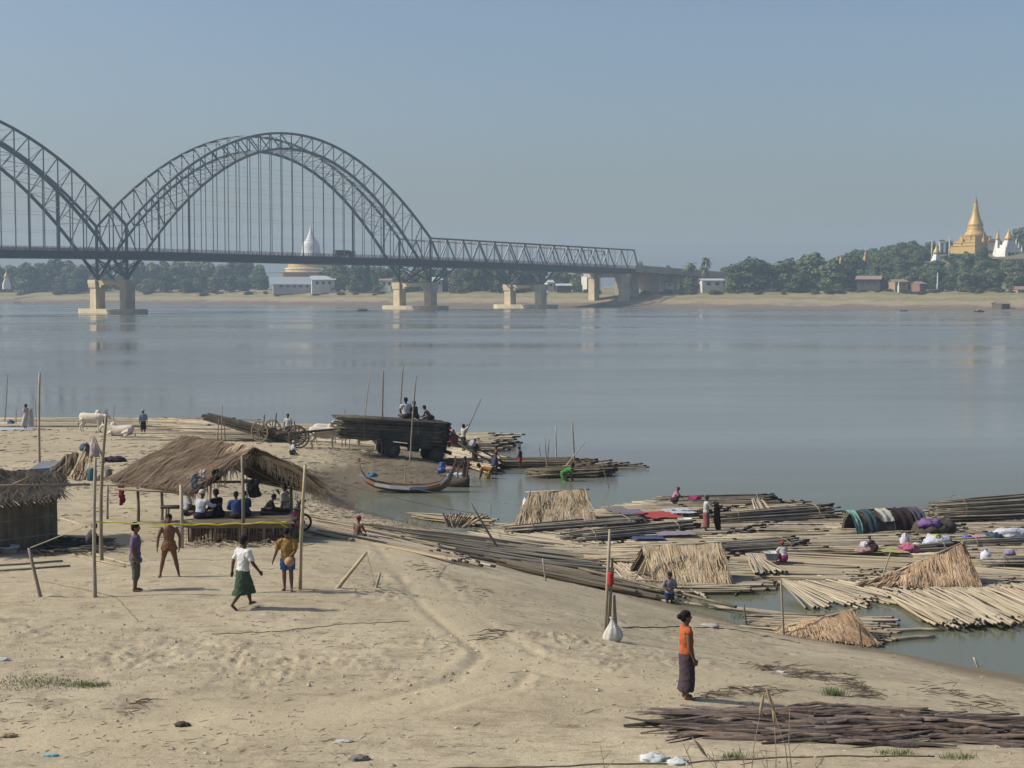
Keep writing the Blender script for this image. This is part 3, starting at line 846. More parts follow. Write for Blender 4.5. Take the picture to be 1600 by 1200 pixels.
prof = [(17, 369.5), (16.5, 366), (15, 365.5), (14.6, 363), (13.0, 362), (12.4, 360), (12.6, 358), (11.6, 356), (11.6, 353), (11.9, 352.5), (11.9, 351.3), (11.2, 350), (9.4, 346), (7.6, 342), (6.2, 337), (5.2, 333), (4.5, 330), (4.6, 329), (3.6, 326), (3.5, 321), (3.2, 319)]
MB().lathe([(r * k, lz(y)) for r, y in prof], (c.x, c.y, 0), 32).build('bell', M_GOLD, st, smooth=True)
prof = [(3.4, 319), (3.6, 324 - 6), (2.9, 317), (2.6, 315), (1.7, 313), (1.2, 311.5), (0.55, 309), (0.35, 306), (0.9, 305), (0.2, 303)]
MB().lathe([(r * k, lz(y)) for r, y in [(3.3, 325.0), (3.0, 321), (3.3, 319.4), (2.4, 316.5), (1.2, 312.5), (0.5, 309), (0.28, 305)]], (c.x, c.y, 0), 16).build('finial', M_UMB, st, smooth=True)
for dx, dy in ((-24, -6), (-14, -16), (6, -24), (20, -14), (26, 3), (-6, 22), (14, 18)):
    q = Vector((c.x + dx * k * 0.9, c.y + dy * k, lz(378)))
    MB().lathe([(2.6 * k, -2.2), (2.6 * k, 0), (2.2 * k, 1.2), (1.2 * k, 2.0), (0.6 * k, 3.4), (0.1 * k, 5.2)], q, 12).build('corner_stupa', M_GOLDP, st, smooth=True)
MB().box((c.x + 24 * k, c.y - 20 * k, lz(384) - 1), (26 * k, 8 * k, 5), Matrix.Rotation(R(8), 3, 'Z')).build('hall', M_WALLW, st)
rf = MB(); p = Vector((c.x + 24 * k, c.y - 20 * k, lz(384) + 1.5)); ro = Matrix.Rotation(R(8), 3, 'Z')
rf.box(p + Vector((0, 0, 0.4)), (29 * k, 10.5 * k, 0.8), ro, taper=0.9); rf.box(p + Vector((0, 0, 1.5)), (22 * k, 6 * k, 1.35), ro, taper=0.6)
rf.build('hall_roof', M_REDR, st)

def small_stupa(px, ytop, ybase, Y, wpx, lab, body=M_GOLDP, top=M_GOLD, split=0.45, name='small_stupa', square=True):
    k = Y / F; x = (px - 800) / F * Y
    zb, zt = zpx(ybase, Y), zpx(ytop, Y); h = zt - zb; w = wpx * k / 2
    s = thing(name, lab, 'pagoda', (x, Y, zb))
    b = MB(); rr = Matrix.Rotation(R(25), 3, 'Z')
    n = 4
    for i in range(n):
        ww = w * 2 * (1 - 0.16 * i) * 0.8
        b.box((x, Y, zb + h * split * (i + 0.5) / n - (1.5 if i == 0 else 0)), (ww, ww, h * split / n + (3 if i == 0 else -0.01)), rr)
    b.build('base', body, s)
    z0 = zb + h * split
    MB().lathe([(w * 0.62, z0), (w * 0.6, z0 + h * 0.06), (w * 0.5, z0 + h * 0.12), (w * 0.42, z0 + h * 0.2), (w * 0.25, z0 + h * 0.27), (w * 0.14, z0 + h * 0.36), (w * 0.05, z0 + h * 0.45), (w * 0.015, z0 + h * 0.55)], (x, Y, 0), 16).build('spire', top, s, smooth=True)
    return s
small_stupa(1306, 398, 415, 930, 7, 'left one of the paired little golden stupas among hill trees', split=0.3)
small_stupa(1312, 394.5, 415, 935, 8, 'right taller one of the paired little golden stupas among hill trees', split=0.3)
small_stupa(1350.5, 387, 404, 985, 6, 'single little golden spire poking above trees mid hill', split=0.3)
small_stupa(1461, 383, 413, 930, 17, 'white stepped stupa with golden tip below the great stupa', body=M_WHITE, split=0.55)
small_stupa(1556, 361, 396, 985, 11, 'white tower with slim golden spire between great stupa and white temple', body=M_WHITE, split=0.6)
small_stupa(12, 422, 446, 1215, 14, 'tiny white and gold shrine at the left edge of the far bank', body=M_WHITE, split=0.5)
small_stupa(45, 417, 440, 1300, 5, 'slender golden spire among trees near the left edge', split=0.3)
small_stupa(1403, 438, 448, 800, 3, 'small white statue on plinth among riverside trees', body=M_WHITE, top=M_WHITE, name='white_statue')
# white temple
Y = 960; k = Y / F; x0 = (1573 - 800) / F * Y
wt = thing('white_temple', 'white tiered temple with golden spire right of the great stupa', 'temple', (x0, Y, zpx(400, Y)))
b = MB(); rr = Matrix.Rotation(R(20), 3, 'Z')
for hw, y0, y1 in ((22, 402, 394), (17, 394, 388), (12.5, 388, 383), (8.5, 383, 378), (6.5, 378, 375)):
    b.box((x0, Y, (zpx(y0, Y) + zpx(y1, Y)) / 2), (hw * 2 * k * 0.8, hw * 1.7 * k * 0.8, (y0 - y1) * k - 0.02), rr)
b.build('wall', M_WHITE, wt)
MB().lathe([(7 * k, zpx(375, Y)), (6 * k, zpx(372, Y)), (4 * k, zpx(368, Y)), (2.2 * k, zpx(364, Y)), (1 * k, zpx(361, Y)), (0.2 * k, zpx(357, Y))], (x0, Y, 0), 16).build('spire', M_GOLD, wt, smooth=True)
for a, yb in ((-19, 394), (19, 394), (-14, 388), (14, 388), (-10, 383), (10, 383), (0, 394)):
    q = rr @ Vector((a * k * 0.8, -abs(a) * 0.5 * k - 3 * k, 0)) + Vector((x0, Y, zpx(yb, Y)))
    MB().lathe([(1.9 * k, -0.6), (1.9 * k, 1.2), (1.2 * k, 1.8), (0.5 * k, 3.0), (0.1 * k, 4.2)], q, 10).build('corner_spire', M_WHITE, wt, smooth=True)
for a in (-12, -4, 6):
    q = rr @ Vector((a * k * 0.8, -22 * 0.85 * k * 0.8 - 0.05, 0)) + Vector((x0, Y, zpx(398.5, Y)))
    MB().box(q, (2.0, 0.3, 2.4), rr).build('doorway', M_GLASS, wt)
# white gate on the hill
Y = 950; k = Y / F; x0 = (1470 - 800) / F * Y; zb = zpx(388, Y)
gt = thing('white_gate', 'small white arched gateway on the hill left of the great stupa', 'gate', (x0, Y, zb - 2))
for dx in (-3.5, 3.5): MB().box((x0 + dx * k, Y, zb + 0.2), (2.6 * k, 1.2, 6.0), None).build('pillar', M_WHITE, gt)
MB().box((x0, Y, zb + 3.6), (10.2 * k, 1.3, 0.8)).build('lintel', M_WHITE, gt)
for px, y0, y1, lab in ((1481, 369, 390, 'slim grey pillar standing left of the great stupa'), (1454, 375, 390, 'short pale post on the hill beside the purple slope'), (1463.5, 426, 444, 'pale bare pole among the trees below the white stupa'), (1583.5, 426, 437, 'short pale pole in the trees at far right')):
    Y = 940 if y1 < 400 else 830; k = Y / F; x = (px - 800) / F * Y
    pl = thing('pillar', lab, 'pillar', (x, Y, zpx(y1, Y) - 3))
    MB().lathe([(0.5, zpx(y1, Y) - 6), (0.5, zpx(y1, Y)), (0.36, zpx(y1, Y) + 0.4), (0.33, zpx(y0, Y) - 1)], (x, Y, 0), 8).build('shaft', M_SILV, pl, smooth=True)
    MB().lathe([(0.5, zpx(y0, Y) - 1), (0.45, zpx(y0, Y) - 0.6), (0.1, zpx(y0, Y))], (x, Y, 0), 8).build('finial', M_SILV, pl, smooth=True)

# round white stupa behind the bridge
Y = 1420; k = Y / F; x0 = (487 - 800) / F * Y
ws = thing('domed_stupa', 'pale round stupa with yellow terraces seen through the arch hangers', 'pagoda', (x0, Y, zpx(440, Y)))
b = MB()
b.lathe([(44 * k, zpx(446, Y)), (43 * k, zpx(427, Y)), (42 * k, zpx(426.5, Y)), (41.5, zpx(426, Y)), (40 * k, zpx(425, Y)), (39 * k, zpx(421, Y)), (40 * k, zpx(420.5, Y)), (40 * k, zpx(419.5, Y)), (36 * k, zpx(418, Y)), (35 * k, zpx(411, Y)), (36.5 * k, zpx(410.5, Y)), (36.5 * k, zpx(409, Y)), (28 * k, zpx(407, Y))], (x0, Y, 0), 40)
b.build('terrace', M_GOLDP, ws, smooth=False)
for yy, rr_ in ((425.8, 42.6), (420, 40.4), (410, 37)):
    MB().lathe([(rr_ * k, zpx(yy + 0.9, Y)), (rr_ * k + 0.2, zpx(yy - 0.9, Y))], (x0, Y, 0), 40).build('white_band', M_WHITE, ws)
MB().lathe([(26 * k, zpx(409, Y)), (22 * k, zpx(402, Y)), (15 * k, zpx(397, Y)), (14 * k, zpx(388, Y)), (13 * k, zpx(381, Y)), (11 * k, zpx(378.5, Y)), (8 * k, zpx(375, Y)), (5.5 * k, zpx(370, Y)), (3.6 * k, zpx(365, Y)), (2.0 * k, zpx(359, Y)), (0.8 * k, zpx(355, Y)), (0.3 * k, zpx(352, Y))], (x0, Y, 0), 32).build('dome', M_SILV, ws, smooth=True)

# ------------------------------------------------------------------ houses
def house(px, y_eave, y_base, wpx, Y, lab, wall, roof, depth=9.0, rot=15, roofh=None, nwin=3, shed=False, name='house'):
    if y_base < 470: Y = keepback(px, Y)
    k = Y / F; x = (px - 800) / F * Y; w = wpx * k
    zb, ze = zpx(y_base, Y), zpx(y_eave, Y); h = ze - zb; rm = Matrix.Rotation(R(rot), 3, 'Z'); o = Vector((x, Y, 0))
    g = fz(x, Y)
    hs = thing(name, lab, 'building', (x, Y, zb))
    def L(a, c, z): return o + rm @ Vector((a, c, 0)) + Vector((0, 0, z))
    lo = min(zb, g) - 1.0
    MB().box(L(0, 0, (lo + ze) / 2), (w * 0.88, depth, ze - lo), rm).build('wall', wall, hs)
    rh = roofh or max(0.35 * h, 1.0); ov = 0.8
    hw, hd = w / 2, depth / 2 + ov
    b = MB()
    ys = (0.0,) if not shed else (hd * 0.9,)
    t = 0.18
    pts = lambda z: [L(-hw, -hd, ze - 0.3 + z), L(hw, -hd, ze - 0.3 + z), L(hw, ys[0], ze + rh + z), L(-hw, ys[0], ze + rh + z), L(hw, hd, ze - 0.3 + z), L(-hw, hd, ze - 0.3 + z)]
    b.add(pts(t) + pts(0), [(0, 1, 2, 3), (3, 2, 4, 5), (9, 8, 7, 6), (11, 10, 8, 9), (0, 6, 7, 1), (1, 7, 8, 2), (2, 8, 10, 4), (4, 10, 11, 5), (5, 11, 9, 3), (3, 9, 6, 0)])
    if not shed:
        b.add([L(w * 0.44, -depth / 2, ze - .35), L(w * 0.44, depth / 2, ze - .35), L(w * 0.44, 0, ze + rh - 0.05)], [(0, 1, 2)]); b.add([L(-w * 0.44, -depth / 2, ze - .35), L(-w * 0.44, depth / 2, ze - .35), L(-w * 0.44, 0, ze + rh - 0.05)], [(2, 1, 0)])
    b.build('roof', roof, hs)
    for i in range(nwin):
        a = -w * 0.36 + w * 0.72 * (i + 0.5) / nwin
        MB().box(L(a, -depth / 2 - 0.02, zb + h * 0.5), (w * 0.72 / nwin * 0.45, 0.12, h * 0.45), rm).build('window', M_GLASS, hs)
    MB().box(L(w * 0.44 + 0.02, -depth * 0.1, zb + h * 0.38), (0.12, 1.6, h * 0.72), rm).build('door', M_GLASS, hs)
    return hs
house(470, 444, 451, 96, 1035, 'long grey tin roofed hall on the bank below the pale stupa', mat('grey_wall', (0.34, 0.34, 0.33)), mat('dull_tin', (0.30, 0.33, 0.36), (0.24, 0.27, 0.29)), depth=16, rot=10, roofh=5.0, nwin=7)
house(505, 437, 447, 40, 1075, 'smaller grey tin roofed hall behind the long one', M_WALLW, M_TIN, depth=12, rot=10, roofh=2.6, nwin=3)
house(612, 438, 449, 36, 985, 'pale house with brown roof left of the second bridge pier', M_WALLW, M_RUST, rot=-12, nwin=3)
house(683, 437, 447, 16, 950, 'little white house behind the second bridge pier', M_WALLW, M_TIN, rot=10, nwin=2)
house(715, 442, 450, 24, 935, 'low brown roofed hut between the second and third piers', M_WALLB, M_RUST, rot=-8, nwin=2)
house(858, 441, 450, 12, 920, 'small grey hut just behind the third pier', M_WALLW, M_TIN, rot=12, nwin=1)
house(880, 446, 451, 26, 915, 'low long grey shed on the bank right of the third pier', M_WALLB, M_TIN, rot=4, nwin=2, roofh=1.0)
house(923, 431.5, 442, 26, 960, 'white two storey house with pale roof beside the abutment', M_WALLW, M_TIN, rot=20, nwin=2, roofh=1.4)
house(1044, 441, 449, 14, 900, 'small pinkish roofed hut under the concrete viaduct', M_WALLW, M_REDR, rot=5, nwin=1)
house(1111, 438, 449, 38, 860, 'white fronted shed with flat pale roof beneath the palm trees', M_WALLW, M_TIN, rot=4, nwin=2, roofh=0.9)
house(1199, 441, 447, 14, 840, 'little white hut right of the big dark tree', M_WALLW, M_TIN, rot=-6, nwin=1)
house(1357, 436, 449, 40, 790, 'dark timber house with brown tin roof on the right bank', M_WALLB, M_RUST, rot=-18, depth=10, nwin=3)
house(1402, 440, 449, 24, 790, 'tan hut with brown roof right of the dark timber house', mat('tan_wall', (0.30, 0.22, 0.15)), M_RUST, rot=10, nwin=2)
house(1433, 443, 449, 13, 780, 'tiny red brown hut on the right bank', mat('redbrown_wall', (0.24, 0.13, 0.10)), M_RUST, rot=20, nwin=1)
house(1595, 452, 464, 24, 750, 'pinkish brick hut at the right edge of the bank', mat('brick_wall', (0.33, 0.22, 0.18)), M_RUST, rot=0, nwin=1)
house(1563, 474, 479, 16, 728, 'thatched boat shed on the mud at far right', M_WALLB, mat('far_thatch', (0.24, 0.19, 0.14)), rot=12, nwin=1)

# ------------------------------------------------------------------ foliage
def leaf_mat(name, c1, c2):
    m = mat(name, c1, c2, rough=0.75, scale=0.22, tint=0.22, spec=0.15, detail=2)
    return m
LEAF = [leaf_mat('foliage_dark', (0.064, 0.100, 0.038), (0.038, 0.064, 0.026)), leaf_mat('foliage_mid', (0.108, 0.142, 0.046), (0.064, 0.096, 0.034)), leaf_mat('foliage_olive', (0.130, 0.142, 0.060), (0.080, 0.096, 0.046))]
M_BARK = mat('bark', (0.14, 0.11, 0.085), (0.09, 0.07, 0.055), rough=0.95, scale=3)
def crown_mesh(name, seed, lobes, n, size, m):
    rnd = random.Random(seed)
    b = MB()
    tot = sum(l[3] * l[4] * l[5] for l in lobes)
    for (cx, cy, cz, rx, ry, rz) in lobes:
        k = int(n * rx * ry * rz / tot)
        for _ in range(k):
            th = rnd.uniform(0, 2 * math.pi); ph = math.asin(rnd.uniform(-0.75, 1)); rr = rnd.uniform(0.62, 1.0) ** 0.6
            rr *= 0.93 + 0.16 * math.sin(th * 3 + seed) * math.cos(ph * 4 + seed)
            d = Vector((math.cos(th) * math.cos(ph), math.sin(th) * math.cos(ph), math.sin(ph)))
            p = Vector((cx + d.x * rx * rr, cy + d.y * ry * rr, cz + d.z * rz * rr))
            nrm = (d + Vector((rnd.uniform(-.7, .7), rnd.uniform(-.7, .7), rnd.uniform(-.3, .8)))).normalized()
            x = nrm.cross(Vector((rnd.uniform(-1, 1), rnd.uniform(-1, 1), rnd.uniform(-1, 1)))).normalized(); y = nrm.cross(x)
            s = size * rnd.uniform(0.6, 1.3)
            b.add([p + x * s * 0.55 - y * s * 0.1, p + y * s * 0.6 + nrm * s * 0.12, p - x * s * 0.55 + y * s * 0.05, p - y * s * 0.55 - nrm * s * 0.15], [(0, 1, 2, 3)], tint=rnd.uniform(0, 0.999))
    me = bpy.data.meshes.new(name)
    me.from_pydata([tuple(v) for v in b.v], [], b.f); me.materials.append(m)
    a = me.attributes.new('tint', 'FLOAT', 'POINT'); a.data.foreach_set('value', [t * 0.999 for t in b.t])
    return me
def trunk_mesh(name, seed, h, r, lobes):
    rnd = random.Random(seed); b = MB()
    b.tube([(0, 0, -1.5), (0.1, 0, h * 0.35), (rnd.uniform(-.4, .4), rnd.uniform(-.4, .4), h * 0.7)], [r * 1.3, r, r * 0.7], 7)
    for l in lobes:
        b.tube([(0.05, 0, h * 0.5), (l[0] * 0.5, l[1] * 0.5, (h * 0.6 + l[2]) / 2), (l[0], l[1], l[2])], [r * 0.55, r * 0.4, r * 0.15], 5)
    me = bpy.data.meshes.new(name); me.from_pydata([tuple(v) for v in b.v], [], b.f); me.materials.append(M_BARK); return me
# unit trees about 10 m tall and 9 m wide
TREES = []
for i in range(9):
    rnd = random.Random(100 + i); lobes = []
    for q in range(rnd.randint(6, 9)):
        a = q * 2.4 + rnd.uniform(-.5, .5); rad = rnd.uniform(0.6, 3.2)
        lobes.append((math.cos(a) * rad, math.sin(a) * rad, rnd.uniform(3.2, 7.6) - rad * 0.25, rnd.uniform(1.5, 2.7), rnd.uniform(1.5, 2.7), rnd.uniform(1.2, 2.1)))
    lobes.append((0, 0, 7.0, 2.4, 2.4, 2.2)); lobes.append((0.4, 0, 3.0, 3.9, 3.9, 2.4)); lobes.append((1.6, -.6, 1.5, 2.8, 2.8, 1.6)); lobes.append((-1.7, -.4, 1.3, 2.6, 2.8, 1.5))
    TREES.append((crown_mesh('crown', 200 + i, lobes, 2300, 0.66, LEAF[i % 3]), trunk_mesh('trunk', 300 + i, 6, 0.3, lobes)))
GROUPED = []
def tree(px, ybase, ytop, Y, wpx, lab, group=None, v=None, name='tree', dz=0.0):
    if name != 'scrub_bush': Y = keepback(px, Y, 92 + U(0, 22))
    k = Y / F; x = (px - 800) / F * Y
    g = fz(x, Y) if ybase is None else zpx(ybase, Y)
    h = zpx(ytop, Y) - g
    if h < 3 and name != 'scrub_bush': h = 3 + U(0, 1)
    v = random.randrange(9) if v is None else v
    M = Matrix.Translation((x, Y, g)) @ Matrix.Rotation(U(0, 6.28), 4, 'Z') @ Matrix.Diagonal((wpx * k / 9, wpx * k / 9, h / 9.4, 1))
    t = thing(name, lab, 'tree', (x, Y, g), group)
    if group: GROUPED.append((group, px, t))
    put(TREES[v][0], 'crown', t, M=M); put(TREES[v][1], 'trunk', t, M=M)
    return t
# the wood behind the left half of the bridge
gA = 'trees in the wood behind the bridge arches'
x = -420
while x < 424:
    tree(x, None, U(400, 413) + (8 if 440 < x else 0), U(1240, 1290), U(34, 54), 'tall leafy tree in the dense wood behind the left bridge arches', gA, name='wood_tree'); x += U(17, 26)
x = -410
gB = 'trees along the left far bank edge'
while x < 418:
    if not (-10 < x < 25 or 168 < x < 212): tree(x, None, U(416, 434), U(1195, 1225) - x * 0.12, U(24, 40), 'lower bushy tree fronting the wood along the left far bank', gB, name='bank_tree')
    x += U(20, 34)
for px, y1, Y, wd, lab in ((528, 409, 1010, 62, 'broad dark tree half hiding the pale stupa base'), (566, 408, 1000, 56, 'spreading tree between the tin hall and second pier'), (596, 414, 1010, 36, 'rounded tree left of the second bridge pier'), (560, 436, 985, 22, 'small bush like tree below the spreading tree')):
    tree(px, None, y1, Y, wd, lab)
gC = 'trees behind the side truss span'
for i, px in enumerate(range(612, 935, 17)):
    tree(px + U(-6, 6), None, U(411, 421) + (8 if px > 880 else 0), U(985, 1040), U(26, 42), 'dark tree behind the piers under the straight truss span', gC, name='wood_tree')
for px, y1, Y, wd, lab in ((697, 430, 925, 22, 'rounded bush beside the second pier footing'), (745, 431, 915, 26, 'grey green bush between second and third pier'), (805, 425, 925, 24, 'bush seen just above the third pier'), (905, 436, 915, 22, 'low bush left of the white two storey house'),
                           (1000, 407, 1090, 22, 'little round treetop rising above the viaduct left of the mast'), (1043, 413, 1060, 22, 'treetop rising above the viaduct right of the mast'), (1075, 432, 845, 36, 'dense bush at the foot of the palm cluster'),
                           (1016, 448, 868, 20, 'low bush beside the viaduct support'), (1130, 416, 980, 26, 'hazy tree behind the palms'),
                           (1159, 430, 815, 30, 'pale green bush in front of the big dark tree'), (1148, 414, 845, 36, 'left lobe tree beside the big dark tree')):
    tree(px, None, y1, Y, wd, lab)
tree(1176, None, 400, 830, 78, 'big dark domed rain tree right of the palms', v=0, name='rain_tree')
tree(1196, None, 408, 835, 40, 'dark tree merged with the right side of the big domed one', v=3)
for px, y1, Y, wd, v, lab in ((1232, 402, 800, 66, 2, 'olive green tree with ragged top at left of the grove'), (1268, 393, 800, 76, 1, 'tallest mid green tree of the riverside grove'), (1300, 405, 790, 60, 1, 'mid green tree right of the tallest grove tree'),
                              (1250, 424, 780, 52, 0, 'low dark tree in front of the grove'), (1215, 436, 790, 30, 1, 'small roadside tree at the left foot of the grove'), (1322, 412, 775, 56, 0, 'dark tree left of the timber house'), (1318, 433, 760, 26, 0, 'dark bush at the left corner of the timber house')):
    tree(px, None, y1, Y, wd, lab, v=v)
gD = 'trees covering the pagoda hill'
for i in range(300):
    px = U(1270, 1690); Y = U(870, 1030)
    x = (px - 800) / F * Y; g = fz(x, Y)
    t = YH - (g + U(6.5, 11) - HC) * F / Y
    clip_ = False
    for cx, hw, lim, yo in ((1521, 54, 396, 985), (1573, 46, 404, 955), (1461, 28, 414, 925), (1309, 20, 413, 925), (1350.5, 16, 400, 980), (1470, 20, 386, 945)):
        if abs(px - cx) < hw and Y < yo and t < lim: t = lim; clip_ = True
        elif abs(px - cx) < hw * 0.7 and Y >= yo and t < lim - 14: clip_ = True; t = 999
    if YH - (g + 3.0 - HC) * F / Y < t: continue
    tree(px, None, t, Y, U(24, 42), 'leafy tree on the wooded slope below the golden stupa', gD, name='hill_tree')
for px, y1, Y, wd, lab in ((1395, 386, 960, 38, 'hilltop tree crowning the slope left of the stupa'), (1455, 376, 985, 26, 'treetop left of the white gate'), (1470, 374, 1010, 24, 'round tree just left of the golden stupa'), (1598, 353, 1010, 40, 'tall hilltop tree at the right edge'), (1580, 368, 1030, 34, 'hilltop tree behind the white temple'),
                           (1508, 392, 900, 30, 'tree in front of the stupa terrace'), (1535, 384, 905, 26, 'tree before the red roofed hall'), (1372, 396, 950, 30, 'tree right of the single golden spire'), (1335, 397, 950, 34, 'tree left of the single golden spire')):
    tree(px, None, y1, Y, wd, lab)
gE = 'trees at the foot of the hill'
for px in list(range(1385, 1690, 24)):
    tree(px + U(-7, 7), None, U(414, 427), U(770, 800), U(26, 40), 'rounded tree at the foot of the pagoda hill near the river', gE, name='bank_tree')
# riverside scrub
gF = 'scrub bushes on the far bank'
for i in range(70):
    px = U(1000, 1600) if i % 3 else U(0, 940); Y = YS(px) + U(76, 98)
    x = (px - 800) / F * Y; g = fz(x, Y); hgt = U(1.0, 3.2)
    tree(px, None, YH - (g + hgt - HC) * F / Y, Y, U(9, 22), 'low scrub bush on the open slope of the far bank', gF, name='scrub_bush')
# palms
def palm(px, ytop, Y, lab, n=17, fl=5.0):
    Y = keepback(px, Y); k = Y / F; x = (px - 800) / F * Y; g = fz(x, Y); zt = zpx(ytop, Y) - 2.2
    t = thing('palm_tree', lab, 'palm', (x, Y, g), 'palms beside the viaduct')
    lean = U(-1, 1)
    MB().tube([(x, Y, g - 1), (x + lean * 0.4, Y, (g + zt) / 2), (x + lean, Y, zt)], [0.32, 0.24, 0.2], 7).build('trunk', M_BARK, t, smooth=True)
    for i in range(n):
        a = i * 2.4; up = U(-0.5, 0.9)
        d = Vector((math.cos(a), math.sin(a), 0)); sd = Vector((-d.y, d.x, 0))
        b = MB(); prev = None
        for j in range(6):
            s = j / 5
            p = Vector((x + lean, Y, zt)) + d * fl * s * (0.95 - 0.2 * s) + Vector((0, 0, fl * (up * s - 0.75 * s * s)))
            wd = 0.75 * math.sin(math.pi * min(1, s * 0.9 + 0.08)) * (1 - 0.3 * s) + 0.05
            cur = (p - sd * wd + Vector((0, 0, -wd * 0.6)), p, p + sd * wd + Vector((0, 0, -wd * 0.6)))
            if prev: b.add(list(prev) + list(cur), [(0, 1, 4, 3), (1, 2, 5, 4)])
            prev = cur
        b.build('frond', LEAF[2], t)
palm(1105, 399.5, 855, 'tall coconut palm with star shaped crown above the white shed')
palm(1080, 407, 850, 'shorter bushy coconut palm left of the tall one')
palm(1073, 410, 858, 'leaning coconut palm at the left of the palm cluster')
palm(1097, 413, 848, 'small coconut palm tucked below the tall one')
palm(738, 420, 950, 'palm behind the side truss between second and third pier')
# single each wood tree out by the landmark it stands nearest and its place there
MARKS = [(-150, 'left picture edge'), (12, 'tiny white shrine'), (172, 'first bridge pier'), (310, 'middle of the arch'), (487, 'pale round stupa'), (648, 'second bridge pier'), (740, 'palm under the truss'), (822, 'third bridge pier'), (923, 'white two storey house'), (1010, 'end of the truss'), (1105, 'tall palm'), (1176, 'big dark rain tree'), (1268, 'tallest grove tree'), (1311, 'paired golden stupas'), (1357, 'dark timber house'), (1403, 'tan hut'), (1461, 'white stepped stupa'), (1521, 'great golden stupa'), (1573, 'white temple'), (1625, 'right picture edge')]
ORD = 'first second third fourth fifth sixth seventh eighth ninth tenth eleventh twelfth thirteenth fourteenth fifteenth sixteenth seventeenth eighteenth nineteenth twentieth'.split()
SHORT = {gA: 'tall tree of the back wood', gB: 'bushy tree fronting the wood', gC: 'dark tree under the truss span', gD: 'leafy tree on the pagoda hill', gE: 'rounded tree at the hill foot', gF: 'low scrub bush on the slope'}
_bins = {}
for g_, px, t in GROUPED:
    m_ = min(MARKS, key=lambda q: abs(q[0] - px))[1]
    _bins.setdefault((g_, m_), []).append((px, t))
for (g_, m_), v in _bins.items():
    v.sort(key=lambda q: q[0])
    for i, (px, t) in enumerate(v):
        t['label'] = '%s, %s from left by the %s' % (SHORT[g_], ORD[i] if i < 20 else str(i + 1) + 'th', m_)
# radio mast
b = thing('mast', 'thin mast rising above the viaduct near the end of the truss', 'mast', (far_at(1013, 960)))
q = far_at(1013, 960); MB().tube([q, Vector((q.x, q.y, zpx(400, 960)))], [0.22, 0.09], 6).build('pole', M_SILV, b)
MB().beam(Vector((q.x - 0.8, q.y, zpx(403, 960))), Vector((q.x + 0.8, q.y, zpx(403, 960))), 0.15).build('crossarm', M_SILV, b)
# boats on the far water
def far_boat(px, py, wpx, lab, crew, roof=False):
    p = Z(px, py, 0); k = p.y / F; w = wpx * k
    t = thing('river_boat', lab, 'boat', p)
    rings = []
    for i in range(7):
        s = -1 + 2 * i / 6; hw = 0.7 * (1 - abs(s) ** 2.5) + 0.06; zz = 0.25 + 0.45 * s * s
        rings.append((p + Vector((s * w / 2, 0, zz * 0.6)), (0, hw, 0), (0, 0, 0.32)))
    MB().loft(rings, 8).build('hull', mat('boat_dark', (0.04, 0.035, 0.03)), t)
    if roof: MB().loft([(p + Vector((dx, 0, 0.9)), (0, 0.8, 0), (0, 0, 0.6)) for dx in (-w * .22, w * .22)], 10).build('awning', mat('far_thatch', (0.24, 0.19, 0.14)), t)
    for i, dx in enumerate(crew):
        c = p + Vector((dx * w, 0, 0.4))
        pr = thing('person', 'distant seated figure %s in the small dark river boat' % ('at the bow', 'amidships', 'at the stern')[i], 'person', c)
        MB().ell(c + Vector((0, 0, 0.45)), (0.22, 0.2, 0.42)).ell(c + Vector((0, 0, 1.0)), (0.11, 0.12, 0.14)).tube([c + Vector((0.15, 0, 0.2)), c + Vector((0.55, 0, 0.25))], [0.12, 0.09], 8).build('body', [mat('far_cloth', (0.12, 0.11, 0.12))], pr, smooth=True)
far_boat(567, 485.5, 15, 'small dark boat with crew out on the far river', (0.25, 0.0, -0.22))
far_boat(27, 473.6, 10, 'dark boat moored at the far left bank', ())
far_boat(1412, 486.4, 12, 'thin dark boat at the right far shore below scrub', ())
far_boat(1530, 487.5, 16, 'flat dark boat beached at far right', (), True)
far_boat(1588, 478.5, 18, 'dark upturned boat on the mud at far right', ())
# ================================================================== people and oxen
SKIN = [mat('skin_brown', (0.150, 0.078, 0.048), (0.115, 0.058, 0.036), rough=0.6, scale=6), mat('skin_dark', (0.092, 0.048, 0.032), (0.070, 0.036, 0.025), rough=0.6, scale=6), mat('skin_light', (0.21, 0.115, 0.072), (0.17, 0.09, 0.055), rough=0.6, scale=6)]
M_HAIR = mat('black_hair', (0.010, 0.009, 0.009), (0.006, 0.005, 0.005), rough=0.75, scale=20, spec=0.15)
M_EYE = mat('eye', (0.02, 0.015, 0.012), rough=0.3)
_cl = bpy.data.textures.new('folds', 'CLOUDS'); _cl.noise_scale = 0.085; _cl.noise_depth = 1
def organic(o, voxel, smooth=3, folds=0.0):
    m = o.modifiers.new('join', 'REMESH'); m.mode = 'VOXEL'; m.voxel_size = voxel; m.use_smooth_shade = True
    if smooth:
        s = o.modifiers.new('soften', 'SMOOTH'); s.iterations = smooth; s.factor = 0.5
    if folds:
        d = o.modifiers.new('folds', 'DISPLACE'); d.texture = _cl; d.strength = folds; d.mid_level = 0.32
    return o

